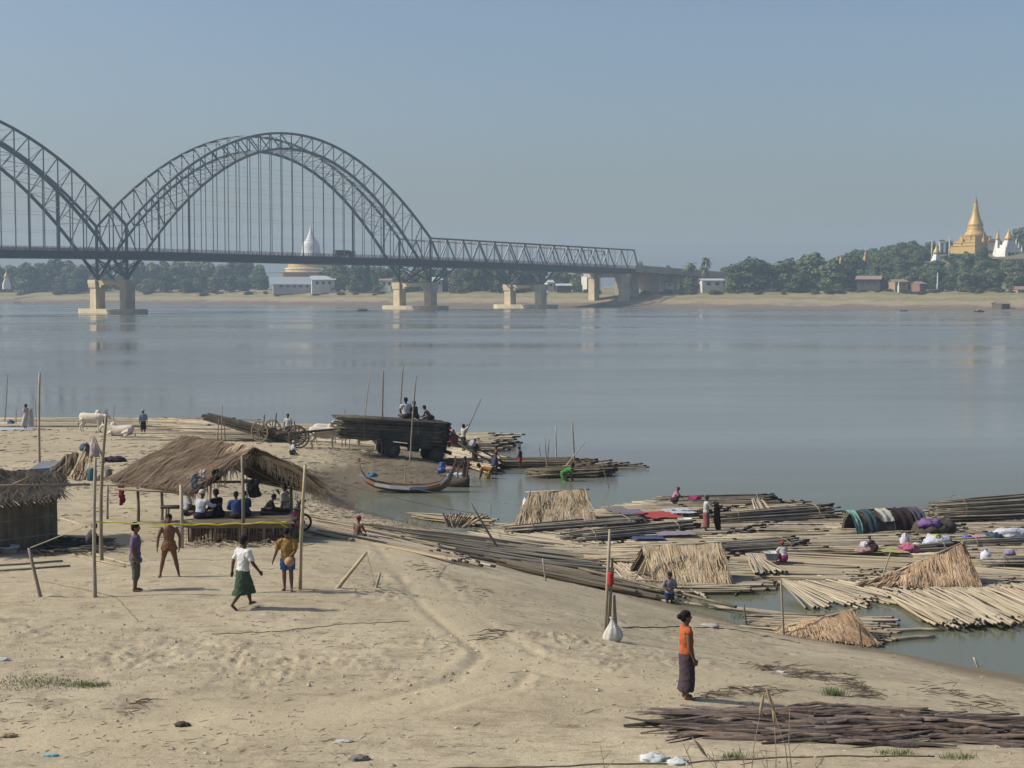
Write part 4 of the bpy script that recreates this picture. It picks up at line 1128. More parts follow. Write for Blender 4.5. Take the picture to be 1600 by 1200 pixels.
def figure(label, base, face, h=1.6, skin=0, top=None, sleeves=0.6, bottom='longyi', bcol=None, hem=0.75, pose=None, hair='short', hatcol=None, voxel=0.022, scarf=None, name='person', cat='person', group=None, top_hem=0.0):
    """base: point under the figure; face: heading in degrees (0 = away from the camera, 90 = to the left, 180 = to the camera)"""
    P = dict(pelvis=(0, 0, 0.515), lean=2, twist=0, head=0, turn=0, side=0,
             eL=(-0.035, -0.02, -0.165), wL=(-0.045, 0.02, -0.315), eR=(0.035, -0.02, -0.165), wR=(0.045, 0.02, -0.315),
             kL=(-0.055, 0.012, 0.28), kR=(0.055, 0.012, 0.28), aL=(-0.055, -0.01, 0.045), aR=(0.055, -0.01, 0.045), fL=0, fR=0)
    if pose: P.update(pose)
    root = thing(name, label, cat, base, group, R(face))
    W = WORLD[root.name]
    V = Vector
    ps = V(P['pelvis']); ln, sd = R(P['lean']), R(P['side'])
    sp = V((math.sin(sd), math.sin(ln) * math.cos(sd), math.cos(ln) * math.cos(sd)))
    tw = R(P['twist']); xv = (V((math.cos(tw), math.sin(tw), 0)) - sp * sp.dot(V((math.cos(tw), math.sin(tw), 0)))).normalized()
    yv = sp.cross(xv) * -1
    yv = xv.cross(sp) * -1
    if yv.dot(V((-math.sin(tw), math.cos(tw), 0.3 if P['lean'] > 45 else 0))) < 0: yv = -yv
    hp = R(P['lean'] * 0.6 + P['head']); ht = R(P['turn']) + tw
    hd = V((-math.sin(ht) * math.sin(hp), math.cos(ht) * math.sin(hp), math.cos(hp)))
    hf = V((-math.sin(ht) * math.cos(hp), math.cos(ht) * math.cos(hp), -math.sin(hp))); hx = hf.cross(hd).normalized()
    neck = ps + sp * 0.300; headc = neck + sp * 0.03 + hd * 0.075
    shL, shR = ps + sp * 0.268 - xv * 0.108, ps + sp * 0.268 + xv * 0.108
    S = lambda v: tuple(V(v) * h)
    b = MB()
    def T(pts, rad, n=10): b.tube([S(p) for p in pts], [r * h for r in rad], n)
    def ring(c, rx, ry): return (S(c), S(xv * rx), S(yv * ry))
    b.loft([ring(ps - sp * 0.045, 0.06, 0.05), ring(ps, 0.088, 0.062), ring(ps + sp * 0.08, 0.078, 0.052), ring(ps + sp * 0.17, 0.092, 0.06), ring(ps + sp * 0.24, 0.102, 0.056), ring(ps + sp * 0.285, 0.075, 0.042), ring(ps + sp * 0.305, 0.035, 0.034)])
    T([ps + sp * 0.27, neck, headc], [0.034, 0.031, 0.034])
    Rh = Matrix((hx, hf, hd)).transposed()
    b.ell(S(headc + hd * 0.012), S(V((0.047, 0.058, 0.060))), Rh, 12, 9)
    b.ell(S(headc - hd * 0.026 + hf * 0.012), S(V((0.038, 0.044, 0.046))), Rh, 10, 7)
    b.ell(S(headc - hd * 0.006 + hf * 0.062), S(V((0.009, 0.012, 0.014))), Rh, 6, 5)
    b.ell(S(headc - hd * 0.034 + hf * 0.050), S(V((0.016, 0.007, 0.007))), Rh, 6, 5)
    for q in (-1, 1): b.ell(S(headc - hd * 0.004 + hx * 0.048 * q - hf * 0.004), S(V((0.008, 0.012, 0.018))), Rh, 6, 5)
    arms = []
    for sh, e, wr, q in ((shL, P['eL'], P['wL'], -1), (shR, P['eR'], P['wR'], 1)):
        el, w_ = sh + V(e), sh + V(wr)
        arms.append((sh, el, w_))
        T([sh - xv * q * 0.01, sh + (el - sh) * 0.35, el], [0.036, 0.032, 0.024]); T([el, el + (w_ - el) * 0.3, w_], [0.025, 0.024, 0.0165])
        d = (w_ - el).normalized(); a = xv * q; a = (a - d * a.dot(d)).normalized(); nrm = d.cross(a)
        pe = w_ + d * 0.048
        b.loft([(S(w_), S(nrm * 0.017), S(a * 0.012)), (S(w_ + d * 0.025), S(nrm * 0.024), S(a * 0.013)), (S(pe), S(nrm * 0.023), S(a * 0.011))], 8)
        for k, (off, ln_) in enumerate(((-0.019, 0.034), (-0.006, 0.042), (0.007, 0.040), (0.018, 0.031))):
            k0 = pe + nrm * off - d * 0.004; k1 = k0 + d * ln_ * 0.55 - a * 0.004; k2 = k1 + d * ln_ * 0.45 - a * 0.014
            T([k0, k1, k2], [0.0062, 0.0058, 0.0045], 6)
        tb = w_ + d * 0.012 + nrm * 0.018 * (1 if nrm.y > 0 else -1)
        T([tb, tb + d * 0.022 + nrm * 0.012 * (1 if nrm.y > 0 else -1), tb + d * 0.042 + nrm * 0.010 * (1 if nrm.y > 0 else -1) - a * 0.006], [0.008, 0.0068, 0.005], 6)
    legs = []
    for q, kn, an, fa in ((-1, P['kL'], P['aL'], P['fL']), (1, P['kR'], P['aR'], P['fR'])):
        hip = ps + xv * 0.046 * q - sp * 0.02; kn, an = V(kn), V(an)
        legs.append((hip, kn, an))
        T([hip, hip + (kn - hip) * 0.4, kn], [0.056, 0.050, 0.034]); T([kn, kn + (an - kn) * 0.3, an], [0.034, 0.035, 0.0195])
        fd = V((math.sin(R(12)) * q, math.cos(R(12)), 0)); fp = R(fa); fd = V((fd.x, fd.y * math.cos(fp), -math.sin(fp)))
        heel = an - fd * 0.022 + V((0, 0, -0.022)); toe = an + fd * 0.095 + V((0, 0, -0.034)) * math.cos(fp)
        T([an, heel], [0.02, 0.019], 8); T([heel, an + fd * 0.04 + V((0, 0, -0.022)), toe], [0.019, 0.022, 0.015], 8)
        for k in range(5): T([toe - fd * 0.01 + V(((k - 2) * 0.009, 0, -0.002)), toe + fd * (0.016 - abs(k - 1.5) * 0.002) + V(((k - 2) * 0.010, 0, -0.004))], [0.006, 0.0052], 5)
    def fin(mb, nm, m, vx=voxel, sm=3, folds=0.0):
        me = bpy.data.meshes.new(nm); me.from_pydata([tuple(v) for v in mb.v], [], mb.f); me.materials.append(m)
        return organic(put(me, nm, root, M=W), vx, sm, folds)
    body = fin(b, 'body', SKIN[skin], voxel * 0.85, 2)
    # eyes
    if voxel < 0.016:
        for q in (-1, 1):
            e = MB().ell(S(headc + hd * 0.012 + hf * 0.055 + hx * 0.019 * q), 0.0055 * h, None, 6, 5)
            me = bpy.data.meshes.new('eye'); me.from_pydata([tuple(v) for v in e.v], [], e.f); me.materials.append(M_EYE); put(me, 'eye', root, M=W)
    # hair or head cover
    if hair:
        hb = MB()
        hb.ell(S(headc + hd * 0.031 - hf * 0.008), S(V((0.0550, 0.0625, 0.053))), Rh, 12, 9)
        if hair != 'cap': hb.ell(S(headc - hd * 0.005 - hf * 0.030), S(V((0.048, 0.036, 0.046))), Rh, 10, 7)
        if hair == 'bun': hb.ell(S(headc + hd * 0.012 - hf * 0.075), S(V((0.032, 0.030, 0.032))), Rh, 10, 7)
        fin(hb, 'hair', M_HAIR, voxel * 0.8, 2, 0.012)
    if hatcol is not None:
        hb = MB()
        if hair == 'cap' or hatcol[1] == 'wrap':
            hb.ell(S(headc + hd * 0.034 - hf * 0.008), S(V((0.062, 0.068, 0.050))), Rh, 12, 8); hb.ell(S(headc + hd * 0.018 - hf * 0.012), S(V((0.066, 0.074, 0.026))), Rh, 12, 6)
            fin(hb, 'head_cloth', cloth(*hatcol[0]), voxel * 0.8, 2, 0.015)
        else:
            hb.lathe([(0.112 * h, -0.012 * h), (0.116 * h, -0.006 * h), (0.060 * h, 0.006 * h), (0.054 * h, 0.045 * h), (0.036 * h, 0.056 * h)], (0, 0, 0), 18)
            me = bpy.data.meshes.new('hat'); me.from_pydata([tuple(S(headc + hd * 0.042) + 0 * v if False else V(S(headc + hd * 0.042)) + Rh @ v) for v in hb.v], [], hb.f); me.materials.append(cloth(*hatcol[0])); put(me, 'hat', root, M=W)
    # upper garment
    if top:
        c = MB()
        z0 = -0.035 - top_hem if ps.z > 0.25 else 0.035
        c.loft([ring(ps + sp * z0, 0.104, 0.080), ring(ps + sp * 0.02, 0.103, 0.078), ring(ps + sp * 0.08, 0.097, 0.070), ring(ps + sp * 0.17, 0.108, 0.076), ring(ps + sp * 0.235, 0.116, 0.070), ring(ps + sp * 0.283, 0.088, 0.052), ring(ps + sp * 0.300, 0.050, 0.044)])
        if sleeves > 0:
            for sh, el, w_ in arms:
                e2 = sh + (el - sh) * min(1, sleeves)
                pts = [S(sh + (ps + sp * 0.25 - sh) * 0.25), S(sh), S(e2)]; rad = [0.048 * h, 0.047 * h, 0.040 * h]
                if sleeves > 1: pts.append(S(el + (w_ - el) * (sleeves - 1))); rad.append(0.029 * h)
                c.tube(pts, rad, 10)
        fin(c, 'shirt', cloth(*top), voxel, 2, 0.034)
    # lower garment
    if bottom and bcol:
        c = MB()
        if bottom == 'longyi':
            rr = [ring(ps + sp * 0.055, 0.094, 0.070), ring(ps - sp * 0.02, 0.108, 0.085)]
            def two(t):
                pts = []
                for hip, kn, an in legs:
                    pts.append(hip + (kn - hip) * t if t <= 1 else kn + (an - kn) * (t - 1))
                m_ = (pts[0] + pts[1]) / 2; dx = abs(pts[0].x - pts[1].x) / 2; dy = abs(pts[0].y - pts[1].y) / 2
                return m_, dx, dy
            ts = [0.45, 1.0] + [1 + hem * q for q in (0.35, 0.7, 1.0)]
            for t in ts:
                m_, dx, dy = two(t)
                f = 1.0 if t <= 1 else 1 + 0.10 * (t - 1)
                rr.append((S(m_), S(V((dx * 0.9 + 0.064 * f, 0, 0))), S(V((0, dy * 0.85 + 0.084 * f, 0)))))
            c.loft(rr, 16)
            if ps.z < 0.2: c.ell(S(V((0, ps.y * 0.5 + 0.03, ps.z * 0.85))), S(V((0.135, 0.15, max(0.09, ps.z * 0.95)))), None, 14, 9)
        else:
            L_ = dict(shorts=0.75, trousers=1.45, cloth=0.35)[bottom]
            c.loft([ring(ps + sp * 0.05, 0.092, 0.068), ring(ps - sp * 0.01, 0.103, 0.080), ring(ps - sp * 0.06, 0.085, 0.07)])
            for hip, kn, an in legs:
                if L_ <= 1: c.tube([S(hip), S(hip + (kn - hip) * L_)], [0.068 * h, 0.066 * h], 10)
                else: c.tube([S(hip), S(kn), S(kn + (an - kn) * (L_ - 1))], [0.066 * h, 0.049 * h, 0.043 * h], 10)
        fin(c, {'longyi': 'longyi', 'shorts': 'shorts', 'trousers': 'trousers', 'cloth': 'loincloth'}[bottom], cloth(*bcol), voxel, 2, 0.030)
    root['_'] = 0; del root['_']
    return root, (lambda v: W @ V(S(v))), arms

SQUAT = dict(pelvis=(0, -0.06, 0.15), lean=28, kL=(-0.10, 0.13, 0.28), kR=(0.10, 0.13, 0.28), aL=(-0.085, 0.0, 0.045), aR=(0.085, 0.0, 0.045), eL=(-0.04, 0.08, -0.10), wL=(0.02, 0.17, -0.16), eR=(0.04, 0.08, -0.10), wR=(-0.02, 0.17, -0.16))
SIT = dict(pelvis=(0, 0, 0.07), lean=6, kL=(-0.07, 0.24, 0.07), kR=(0.07, 0.24, 0.07), aL=(-0.07, 0.25, -0.16), aR=(0.07, 0.25, -0.16), eL=(-0.04, 0.03, -0.15), wL=(0.02, 0.15, -0.20), eR=(0.04, 0.03, -0.15), wR=(-0.02, 0.15, -0.20))
SITF = dict(pelvis=(0, 0, 0.075), lean=12, kL=(-0.18, 0.15, 0.08), kR=(0.18, 0.15, 0.08), aL=(0.03, 0.22, 0.045), aR=(-0.03, 0.24, 0.05), eL=(-0.05, 0.04, -0.14), wL=(0.01, 0.15, -0.19), eR=(0.05, 0.04, -0.14), wR=(-0.01, 0.15, -0.19))
BEND = dict(pelvis=(0, -0.08, 0.48), lean=78, head=-10, eL=(0.0, 0.02, -0.16), wL=(0.02, 0.06, -0.30), eR=(0.0, 0.02, -0.16), wR=(-0.02, 0.06, -0.30), kL=(-0.06, 0.01, 0.26), kR=(0.06, 0.03, 0.26))

M_OX = mat('ox_hide', (0.60, 0.54, 0.46), (0.47, 0.42, 0.35), rough=0.8, scale=1.5)
M_HORN = mat('horn', (0.10, 0.085, 0.07), rough=0.5)
def ox(label, base, face, lying=False, s=1.0, group='white oxen on the beach'):
    """face: heading in degrees, 0 = along +x"""
    root = thing('white_ox', label, 'ox', base, group, R(face)); W = WORLD[root.name]
    V = Vector; dz = -0.62 if lying else 0.0
    b = MB()
    def X(x, y, z): return V((x * s, y * s, z * s))
    rings = []
    for x, zc, ry, rz in ((-0.85, 1.10, 0.12, 0.14), (-0.78, 1.08, 0.24, 0.27), (-0.55, 1.04, 0.30, 0.33), (-0.2, 0.98, 0.33, 0.36), (0.2, 0.95, 0.32, 0.37), (0.5, 0.98, 0.28, 0.38), (0.72, 1.02, 0.2, 0.3), (0.82, 1.04, 0.1, 0.16)):
        rings.append((X(x, 0, zc + dz), (0, ry * s, 0), (0, 0, rz * s)))
    b.loft(rings, 16)
    b.ell(X(0.50, 0, 1.38 + dz), (0.20 * s, 0.12 * s, 0.20 * s))                       # hump
    hz = -0.05 if not lying else 0.12
    b.tube([X(0.62, 0, 1.10 + dz), X(0.95, 0, 1.16 + hz + dz), X(1.15, 0, 1.22 + hz + dz)], [0.26 * s, 0.17 * s, 0.13 * s], 12)
    b.tube([X(0.75, 0, 0.85 + dz), X(1.0, 0, 0.95 + hz + dz)], [0.12 * s, 0.07 * s], 8)                # dewlap
    b.tube([X(1.12, 0, 1.27 + hz + dz), X(1.30, 0, 1.12 + hz + dz), X(1.46, 0, 0.95 + hz + dz)], [0.125 * s, 0.10 * s, 0.068 * s], 12)
    for q in (-1, 1):
        b.tube([X(1.12, 0.10 * q, 1.26 + hz + dz), X(1.08, 0.27 * q, 1.22 + hz + dz)], [0.045 * s, 0.02 * s], 6)
        if not lying:
            b.tube([X(0.58, 0.16 * q, 0.85), X(0.60, 0.16 * q, 0.48), X(0.575, 0.16 * q, 0.42), X(0.58, 0.16 * q, 0.10), X(0.62, 0.16 * q, 0.0)], [0.13 * s, 0.075 * s, 0.07 * s, 0.05 * s, 0.065 * s], 10)
            b.tube([X(-0.62, 0.18 * q, 0.95), X(-0.52, 0.18 * q, 0.66), X(-0.76, 0.17 * q, 0.42), X(-0.70, 0.17 * q, 0.10), X(-0.65, 0.17 * q, 0.0)], [0.20 * s, 0.12 * s, 0.07 * s, 0.05 * s, 0.065 * s], 10)
        else:
            b.tube([X(0.55, 0.22 * q, 0.28), X(0.88, 0.24 * q, 0.14), X(0.60, 0.30 * q, 0.07), X(0.50, 0.30 * q, 0.06)], [0.13 * s, 0.08 * s, 0.055 * s, 0.06 * s], 8)
            b.tube([X(-0.62, 0.24 * q, 0.32), X(-0.25, 0.34 * q, 0.20), X(-0.62, 0.40 * q, 0.08), X(-0.3, 0.42 * q, 0.06)], [0.20 * s, 0.12 * s, 0.07 * s, 0.055 * s], 8)
    b.tube([X(-0.82, 0, 1.22 + dz), X(-0.95, 0, 1.05 + dz), X(-0.95, 0, 0.62 + dz * 0.8)], [0.05 * s, 0.028 * s, 0.022 * s], 6)
    def fin(mb, nm, m, vx):
        me = bpy.data.meshes.new(nm); me.from_pydata([tuple(v) for v in mb.v], [], mb.f); me.materials.append(m); o = put(me, nm, root, M=W)
        if vx: organic(o, vx, 4)
        return o
    fin(b, 'body', M_OX, 0.03)
    for q in (-1, 1):
        c = MB(); c.tube([X(1.14, 0.06 * q, 1.33 + hz + dz), X(1.10, 0.15 * q, 1.45 + hz + dz), X(1.12, 0.17 * q, 1.60 + hz + dz), X(1.18, 0.13 * q, 1.70 + hz + dz)], [0.04 * s, 0.034 * s, 0.022 * s, 0.006 * s], 8)
        fin(c, 'horn', M_HORN, 0)
    c = MB(); c.ell(X(-0.95, 0, 0.58 + dz * 0.8), (0.04 * s, 0.04 * s, 0.12 * s)); fin(c, 'tail_tuft', M_HORN, 0)
    return root
# ================================================================== bamboo, thatch, cloth kit
def bam(name, c1, c2, t=0.3): return mat(name, c1, c2, rough=0.6, scale=2.2, tint=t, spec=0.3, detail=3)
M_BAM = {'straw': bam('bamboo_straw', (0.405, 0.338, 0.228), (0.275, 0.225, 0.15)),
         'grey': bam('bamboo_grey', (0.26, 0.225, 0.17), (0.16, 0.138, 0.105), 0.5),
         'tan': bam('bamboo_tan', (0.34, 0.275, 0.185), (0.22, 0.18, 0.12), 0.45),
         'dark': bam('bamboo_dark', (0.115, 0.098, 0.065), (0.055, 0.048, 0.034), 0.5),
         'wet': bam('bamboo_wet_shaded', (0.16, 0.125, 0.075), (0.10, 0.08, 0.05), 0.3)}  # wet tone for poles afloat, also shade painted onto the sitting platform
M_END = mat('bamboo_shaded_cut_end', (0.045, 0.036, 0.026), (0.02, 0.017, 0.013), rough=0.9, scale=8)  # blackened cut ends, with the shade of the end rows put into the colour
_UNIT = {}
def unit_pole(kind, v):
    k = (kind, v)
    if k in _UNIT: return _UNIT[k]
    rnd = random.Random(50 + v)
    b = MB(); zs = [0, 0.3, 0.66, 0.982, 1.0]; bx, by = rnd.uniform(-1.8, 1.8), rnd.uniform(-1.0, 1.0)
    pts = [(bx * math.sin(z * math.pi), by * math.sin(z * math.pi * 1.3), z) for z in zs]
    rad = [0.80, 0.9, 1.0, 1.06, 1.06]
    n = 6; o = 0
    for p, r in zip(pts, rad):
        for j in range(n):
            a = 2 * math.pi * j / n; b.v.append(Vector((p[0] + math.cos(a) * r, p[1] + math.sin(a) * r, p[2])))
    for i in range(4):
        for j in range(n):
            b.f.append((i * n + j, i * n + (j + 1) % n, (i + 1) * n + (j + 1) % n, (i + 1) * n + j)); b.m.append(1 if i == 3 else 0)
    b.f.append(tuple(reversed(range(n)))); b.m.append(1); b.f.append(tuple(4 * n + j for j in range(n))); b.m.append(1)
    me = bpy.data.meshes.new('bamboo_pole'); me.from_pydata([tuple(x) for x in b.v], [], b.f)
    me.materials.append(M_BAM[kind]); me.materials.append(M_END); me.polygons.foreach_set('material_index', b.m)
    me.polygons.foreach_set('use_smooth', [len(f) == 4 for f in b.f])
    _UNIT[k] = me
    return me
def pole_obj(p, q, r, kind, parent, name='bamboo_pole'):
    p, q = Vector(p), Vector(q); d = q - p; L_ = d.length
    M = Matrix.Translation(p) @ d.to_track_quat('Z', 'Y').to_matrix().to_4x4() @ Matrix.Rotation(U(0, 6.28), 4, 'Z') @ Matrix.Diagonal((r, r, L_, 1))
    return put(unit_pole(kind, random.randrange(5)), name, parent, M=M)
def pole_mesh(b, p, q, r, n=5):
    p, q = Vector(p), Vector(q); d = q - p
    s = d.cross(Vector((0, 0, 1))); s = s.normalized() if s.length > 1e-6 else Vector((1, 0, 0))
    bd = s * U(-0.022, 0.022) * d.length + Vector((0, 0, U(-0.003, 0.004) * d.length))
    b.tube([p, p + d * 0.35 + bd, p + d * 0.7 + bd * 0.7, p + d * (1 - min(0.12, 0.22 / max(d.length, 0.2))), q], [r * 0.8, r * 0.9, r, r * 1.05, r * 1.05], n, capmi=1, endmi=1)  # dark last segment also stands in for shade at the pole ends

def surf(p):
    """water or bank height below a point"""
    return max(0.0, gh(p.x, p.y))
def raft(name, label, cat, A0, A1, B0, B1, n, kind='straw', layers=2, r=0.032, z=0.03, single=True, slip=0.5, ground=False, group=None, skew=0.0, cross=True):
    """poles run from edge A to edge B (edges given as picture points on the water or bank)"""
    pt = (lambda a: G(*a)) if ground else (lambda a: Z(a[0], a[1], 0.0))
    a0, a1, b0, b1 = pt(A0), pt(A1), pt(B0), pt(B1)
    c = (a0 + a1 + b0 + b1) / 4
    root = thing(name, label, cat, (c.x, c.y, surf(c)), group)
    joined = MB()
    cnt = 0
    n = int(n * (1.5 if not ground else 1.2))
    for l in range(layers):
        for i in range(n):
            t = (i + U(0.1, 0.9)) / n
            p, q = lerp(a0, a1, t), lerp(b0, b1, t)
            d = (q - p).normalized(); sl = U(-slip, slip)
            p = p + d * (sl + U(-slip, slip) * 0.5); q = q + d * (sl + U(-slip, slip) * 0.5)
            q = q + Vector((U(-skew, skew), U(-skew, skew), 0))
            rr = r * U(0.75, 1.2)
            if not single and random.random() < 0.55:
                q = lerp(p, q, U(0.45, 0.97)) if random.random() < 0.6 else q
                p = lerp(p, q, U(0.0, 0.4))
            if ground:
                p.z = surf(p) + rr + l * 1.7 * r + U(0, 0.05); q.z = surf(q) + rr + l * 1.7 * r + U(0, 0.05)
                m = (p + q) / 2; up = surf(m) + rr - m.z
                if up > 0: p.z += up; q.z += up
            else:
                p.z = z + rr + l * 1.8 * r + U(-0.02, 0.05); q.z = z + rr + l * 1.8 * r + (U(-0.02, 0.08) if single else U(-0.02, 0.15))
            if single and l == layers - 1 or (single and layers <= 2 and cnt < 170): pole_obj(p, q, rr, kind, root); cnt += 1
            else: pole_mesh(joined, p, q, rr)
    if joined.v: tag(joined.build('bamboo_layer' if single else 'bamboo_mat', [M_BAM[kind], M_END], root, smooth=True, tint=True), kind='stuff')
    if cross and not ground:
        for t in (0.2, 0.8):
            p, q = lerp(a0, b0, t), lerp(a1, b1, t); e = (q - p).normalized() * 0.2
            p = p - e; q = q + e; p.z = q.z = z + 0.01
            pole_obj(p, q, r, 'wet', root, 'cross_pole')
    return root
def bundle(name, label, p0, p1, n, w0, w1, h, kind='grey', r=0.035, z0=0.25, single=False, group=None, on=None):
    """a long tied stack of poles from p0 to p1 (picture points on the water)"""
    a, b_ = Z(*p0, z0), Z(*p1, z0)
    root = thing(name, label, 'bamboo bundle', ((a + b_) / 2), group)
    d = (b_ - a).normalized(); s = Vector((-d.y, d.x, 0)); J = MB()
    for i in range(n):
        u = U(-1, 1); v = U(0, 1) ** 0.8 * math.sqrt(max(0.04, 1 - u * u))
        p = a + s * u * w0 / 2 + Vector((0, 0, v * h * (0.8 if w1 > w0 else 1))) + d * U(-0.4, 0.4); q = b_ + s * (u * 0.9 + U(-.12, .12)) * w1 / 2 + Vector((0, 0, v * h * U(0.8, 1.1))) + d * U(-0.6, 0.5)
        if single: pole_obj(p, q, r * U(0.8, 1.2), kind, root)
        else: pole_mesh(J, p, q, r * U(0.8, 1.2))
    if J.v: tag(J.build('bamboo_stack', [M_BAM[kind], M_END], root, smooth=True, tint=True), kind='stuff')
    for t in (0.15, 0.85):
        c = lerp(a, b_, t); ww = (w0 + (w1 - w0) * t) / 2 + 0.05
        ring = [c + s * ww * math.cos(x) + Vector((0, 0, h * 0.45 + (h * 0.6 + 0.03) * math.sin(x))) for x in np.linspace(0, 2 * math.pi, 13)]
        MB().tube(ring, 0.015, 5, cap=False).build('tie_rope', M_BAM['tan'], root)
    return root
def stick_fan(name, label, tops, bots, zt, zb, n, kind='straw', r=0.04, group=None):
    a0, a1 = Z(*tops[0], zt), Z(*tops[1], zt); b0, b1 = Z(*bots[0], zb), Z(*bots[1], zb)
    root = thing(name, label, 'bamboo poles', (b0 + b1) / 2, group)
    for i in range(n):
        t = (i + U(0.2, 0.8)) / n
        p, q = lerp(a0, a1, t) + jit(0.06), lerp(b0, b1, t) + Vector((U(-.12, .12), U(-.25, .25), U(0, 0.06)))
        pole_obj(p, q, r * U(0.8, 1.2), kind, root)
    return root
def stake(label, p0, p1, r=0.03, kind='tan', name='bamboo_pole', base=None, cat='pole', group=None, bend=0.0, sink=0.35):
    """p0: foot pixel on the ground/water, p1: top pixel at the same distance"""
    b = base or G(*p0); t = D(p1[0], p1[1], b.y)
    o = MB(); d = t - b
    ml = 2.5
    n = max(4, int(d.length / 0.5)); pts, rad = [], []
    ox_, oy_ = U(-1, 1), U(-1, 1)
    foot = b - d.normalized() * sink
    for i in range(n + 1):
        s_ = i / n
        pts.append(lerp(foot, t, s_) + Vector((ox_, oy_ * .5, 0)) * (bend + 0.010) * d.length * math.sin(s_ * math.pi)); rad.append(r * (1.15 - 0.4 * s_) * (1.0 + (0.10 if i % 2 else 0)))
    me = o.tube(pts, rad, 7, capmi=1)
    ob = me.build(name, [M_BAM[kind], M_END], None, smooth=True)
    tag(ob, label, cat, group)
    return b, t
def rope(label, pts, r=0.008, sag=0.0, c=None, name='rope', seg=14):
    pts = [Vector(p) for p in pts]; out = []
    for a, b_ in zip(pts[:-1], pts[1:]):
        for i in range(seg):
            t = i / seg; out.append(lerp(a, b_, t) - Vector((0, 0, sag * 4 * t * (1 - t))))
    out.append(pts[-1])
    return tag(MB().tube(out, r, 5).build(name, c or mat('rope', (0.42, 0.36, 0.26), (0.3, 0.25, 0.18), rough=0.9), None, smooth=True), label, 'rope')

def straw(name, c1, c2): return mat(name, c1, c2, rough=0.9, scale=1.6, tint=0.4, spec=0.1, detail=4)
M_TH = {'brown': straw('thatch_brown', (0.215, 0.155, 0.100), (0.12, 0.088, 0.060)), 'tan': straw('thatch_tan', (0.46, 0.36, 0.225), (0.30, 0.225, 0.14)), 'gold': straw('thatch_gold', (0.44, 0.30, 0.17), (0.29, 0.19, 0.11)), 'grey': straw('thatch_grey', (0.245, 0.19, 0.135), (0.14, 0.108, 0.078))}
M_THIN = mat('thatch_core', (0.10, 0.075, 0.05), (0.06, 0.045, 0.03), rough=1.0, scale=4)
def thatch(parent, c00, c10, c01, c11, n, kind, length=0.6, thick=0.10, courses=6, width=0.022, sag=0.05, lift=0.05, name='roof', messy=0.25, hang=0.25):
    """patch: c00,c10 along the ridge, c01,c11 along the eave. slab core + loose straw"""
    c00, c10, c01, c11 = map(Vector, (c00, c10, c01, c11))
    nrm = (c10 - c00).cross(c01 - c00).normalized()
    if nrm.z < 0: nrm = -nrm
    ph = U(0, 6)
    def P(u, v):
        p = lerp(lerp(c00, c10, u), lerp(c01, c11, u), v)
        return p + nrm * (-sag * math.sin(math.pi * v) * (1 + 0.4 * math.sin(u * 7 + ph)) + 0.035 * math.sin(u * 11 + v * 5 + ph) + 0.03 * math.sin(u * 23 - v * 9))
    k, m = 16, 8
    b = MB(); vs = []
    for s in (0, -thick):
        for i in range(k + 1):
            for j in range(m + 1): vs.append(P(i / k, j / m) + nrm * s)
    W_ = m + 1; o2 = (k + 1) * W_; fs = []
    for i in range(k):
        for j in range(m):
            a = i * W_ + j; fs.append((a, a + 1, a + W_ + 1, a + W_)); fs.append((o2 + a + W_, o2 + a + W_ + 1, o2 + a + 1, o2 + a))
    for i in range(k):
        a = i * W_; fs.append((a, a + W_, o2 + a + W_, o2 + a)); a += m; fs.append((a + W_, a, o2 + a, o2 + a + W_))
    for j in range(m):
        fs.append((j + 1, j, o2 + j, o2 + j + 1)); a = k * W_ + j; fs.append((a, a + 1, o2 + a + 1, o2 + a))
    b.add(vs, fs)
    core = b.build(name, M_THIN, parent)
    st = MB()
    for _ in range(n):
        c = random.randrange(courses); v0 = (c + U(-0.5, 0.6)) / courses; v0 = min(max(v0, 0.0), 0.97)
        u = U(-0.01, 1.01)
        p = P(u, v0) + nrm * (U(0.0, lift) + 0.03)
        dv = ((lerp(c01, c11, u) - lerp(c00, c10, u))).normalized(); du = (c10 - c00).normalized()
        d = (dv + du * U(-messy, messy) + nrm * U(-0.10, 0.06)).normalized()
        L_ = length * U(0.5, 1.2)
        rem = (1 - v0) * (lerp(c01, c11, u) - lerp(c00, c10, u)).length + hang * U(0, 1)
        L_ = min(L_, rem)
        s = d.cross(nrm).normalized() * width * U(0.6, 1.4)
        e = p + d * L_ + nrm * U(-0.02, 0.03) + Vector((0, 0, -0.03))
        st.add([p - s, p + s, e + s * 0.4, e - s * 0.4], [(0, 1, 2, 3)])
    so = st.build('thatch', M_TH[kind], core, tint=True); so['kind'] = 'stuff'
    return core

def heap(label, c, size, col, name='cloth_heap', cat='laundry', seed=0, group=None, parent=None):
    rnd = random.Random(seed or random.random()); b = MB(); n, m = 28, 16
    b.ell((0, 0, 0), 1, None, n, m); s1, s2, s3 = rnd.uniform(0, 9), rnd.uniform(0, 9), rnd.uniform(0, 9)
    vs = []
    for v in b.v:
        f = 1 + 0.35 * mnoise.noise(Vector((v.x * 1.6 + s1, v.y * 1.6 + s2, v.z * 1.6))) + 0.34 * abs(mnoise.noise(Vector((v.x * 3.2 + s3, v.y * 3.2, v.z * 3.2)))) * 1.5 + 0.20 * mnoise.noise(Vector((v.x * 8 + s3, v.y * 8, v.z * 8)))
        vs.append(Vector((v.x * size[0] * f, v.y * size[1] * f, max(v.z, -0.35) * size[2] * f)) + Vector(c) + Vector((0, 0, size[2] * 0.35)))
    b.v = vs
    o = b.build(name, cloth(*col), parent, smooth=True)
    if label: tag(o, label, cat, group)
    return o
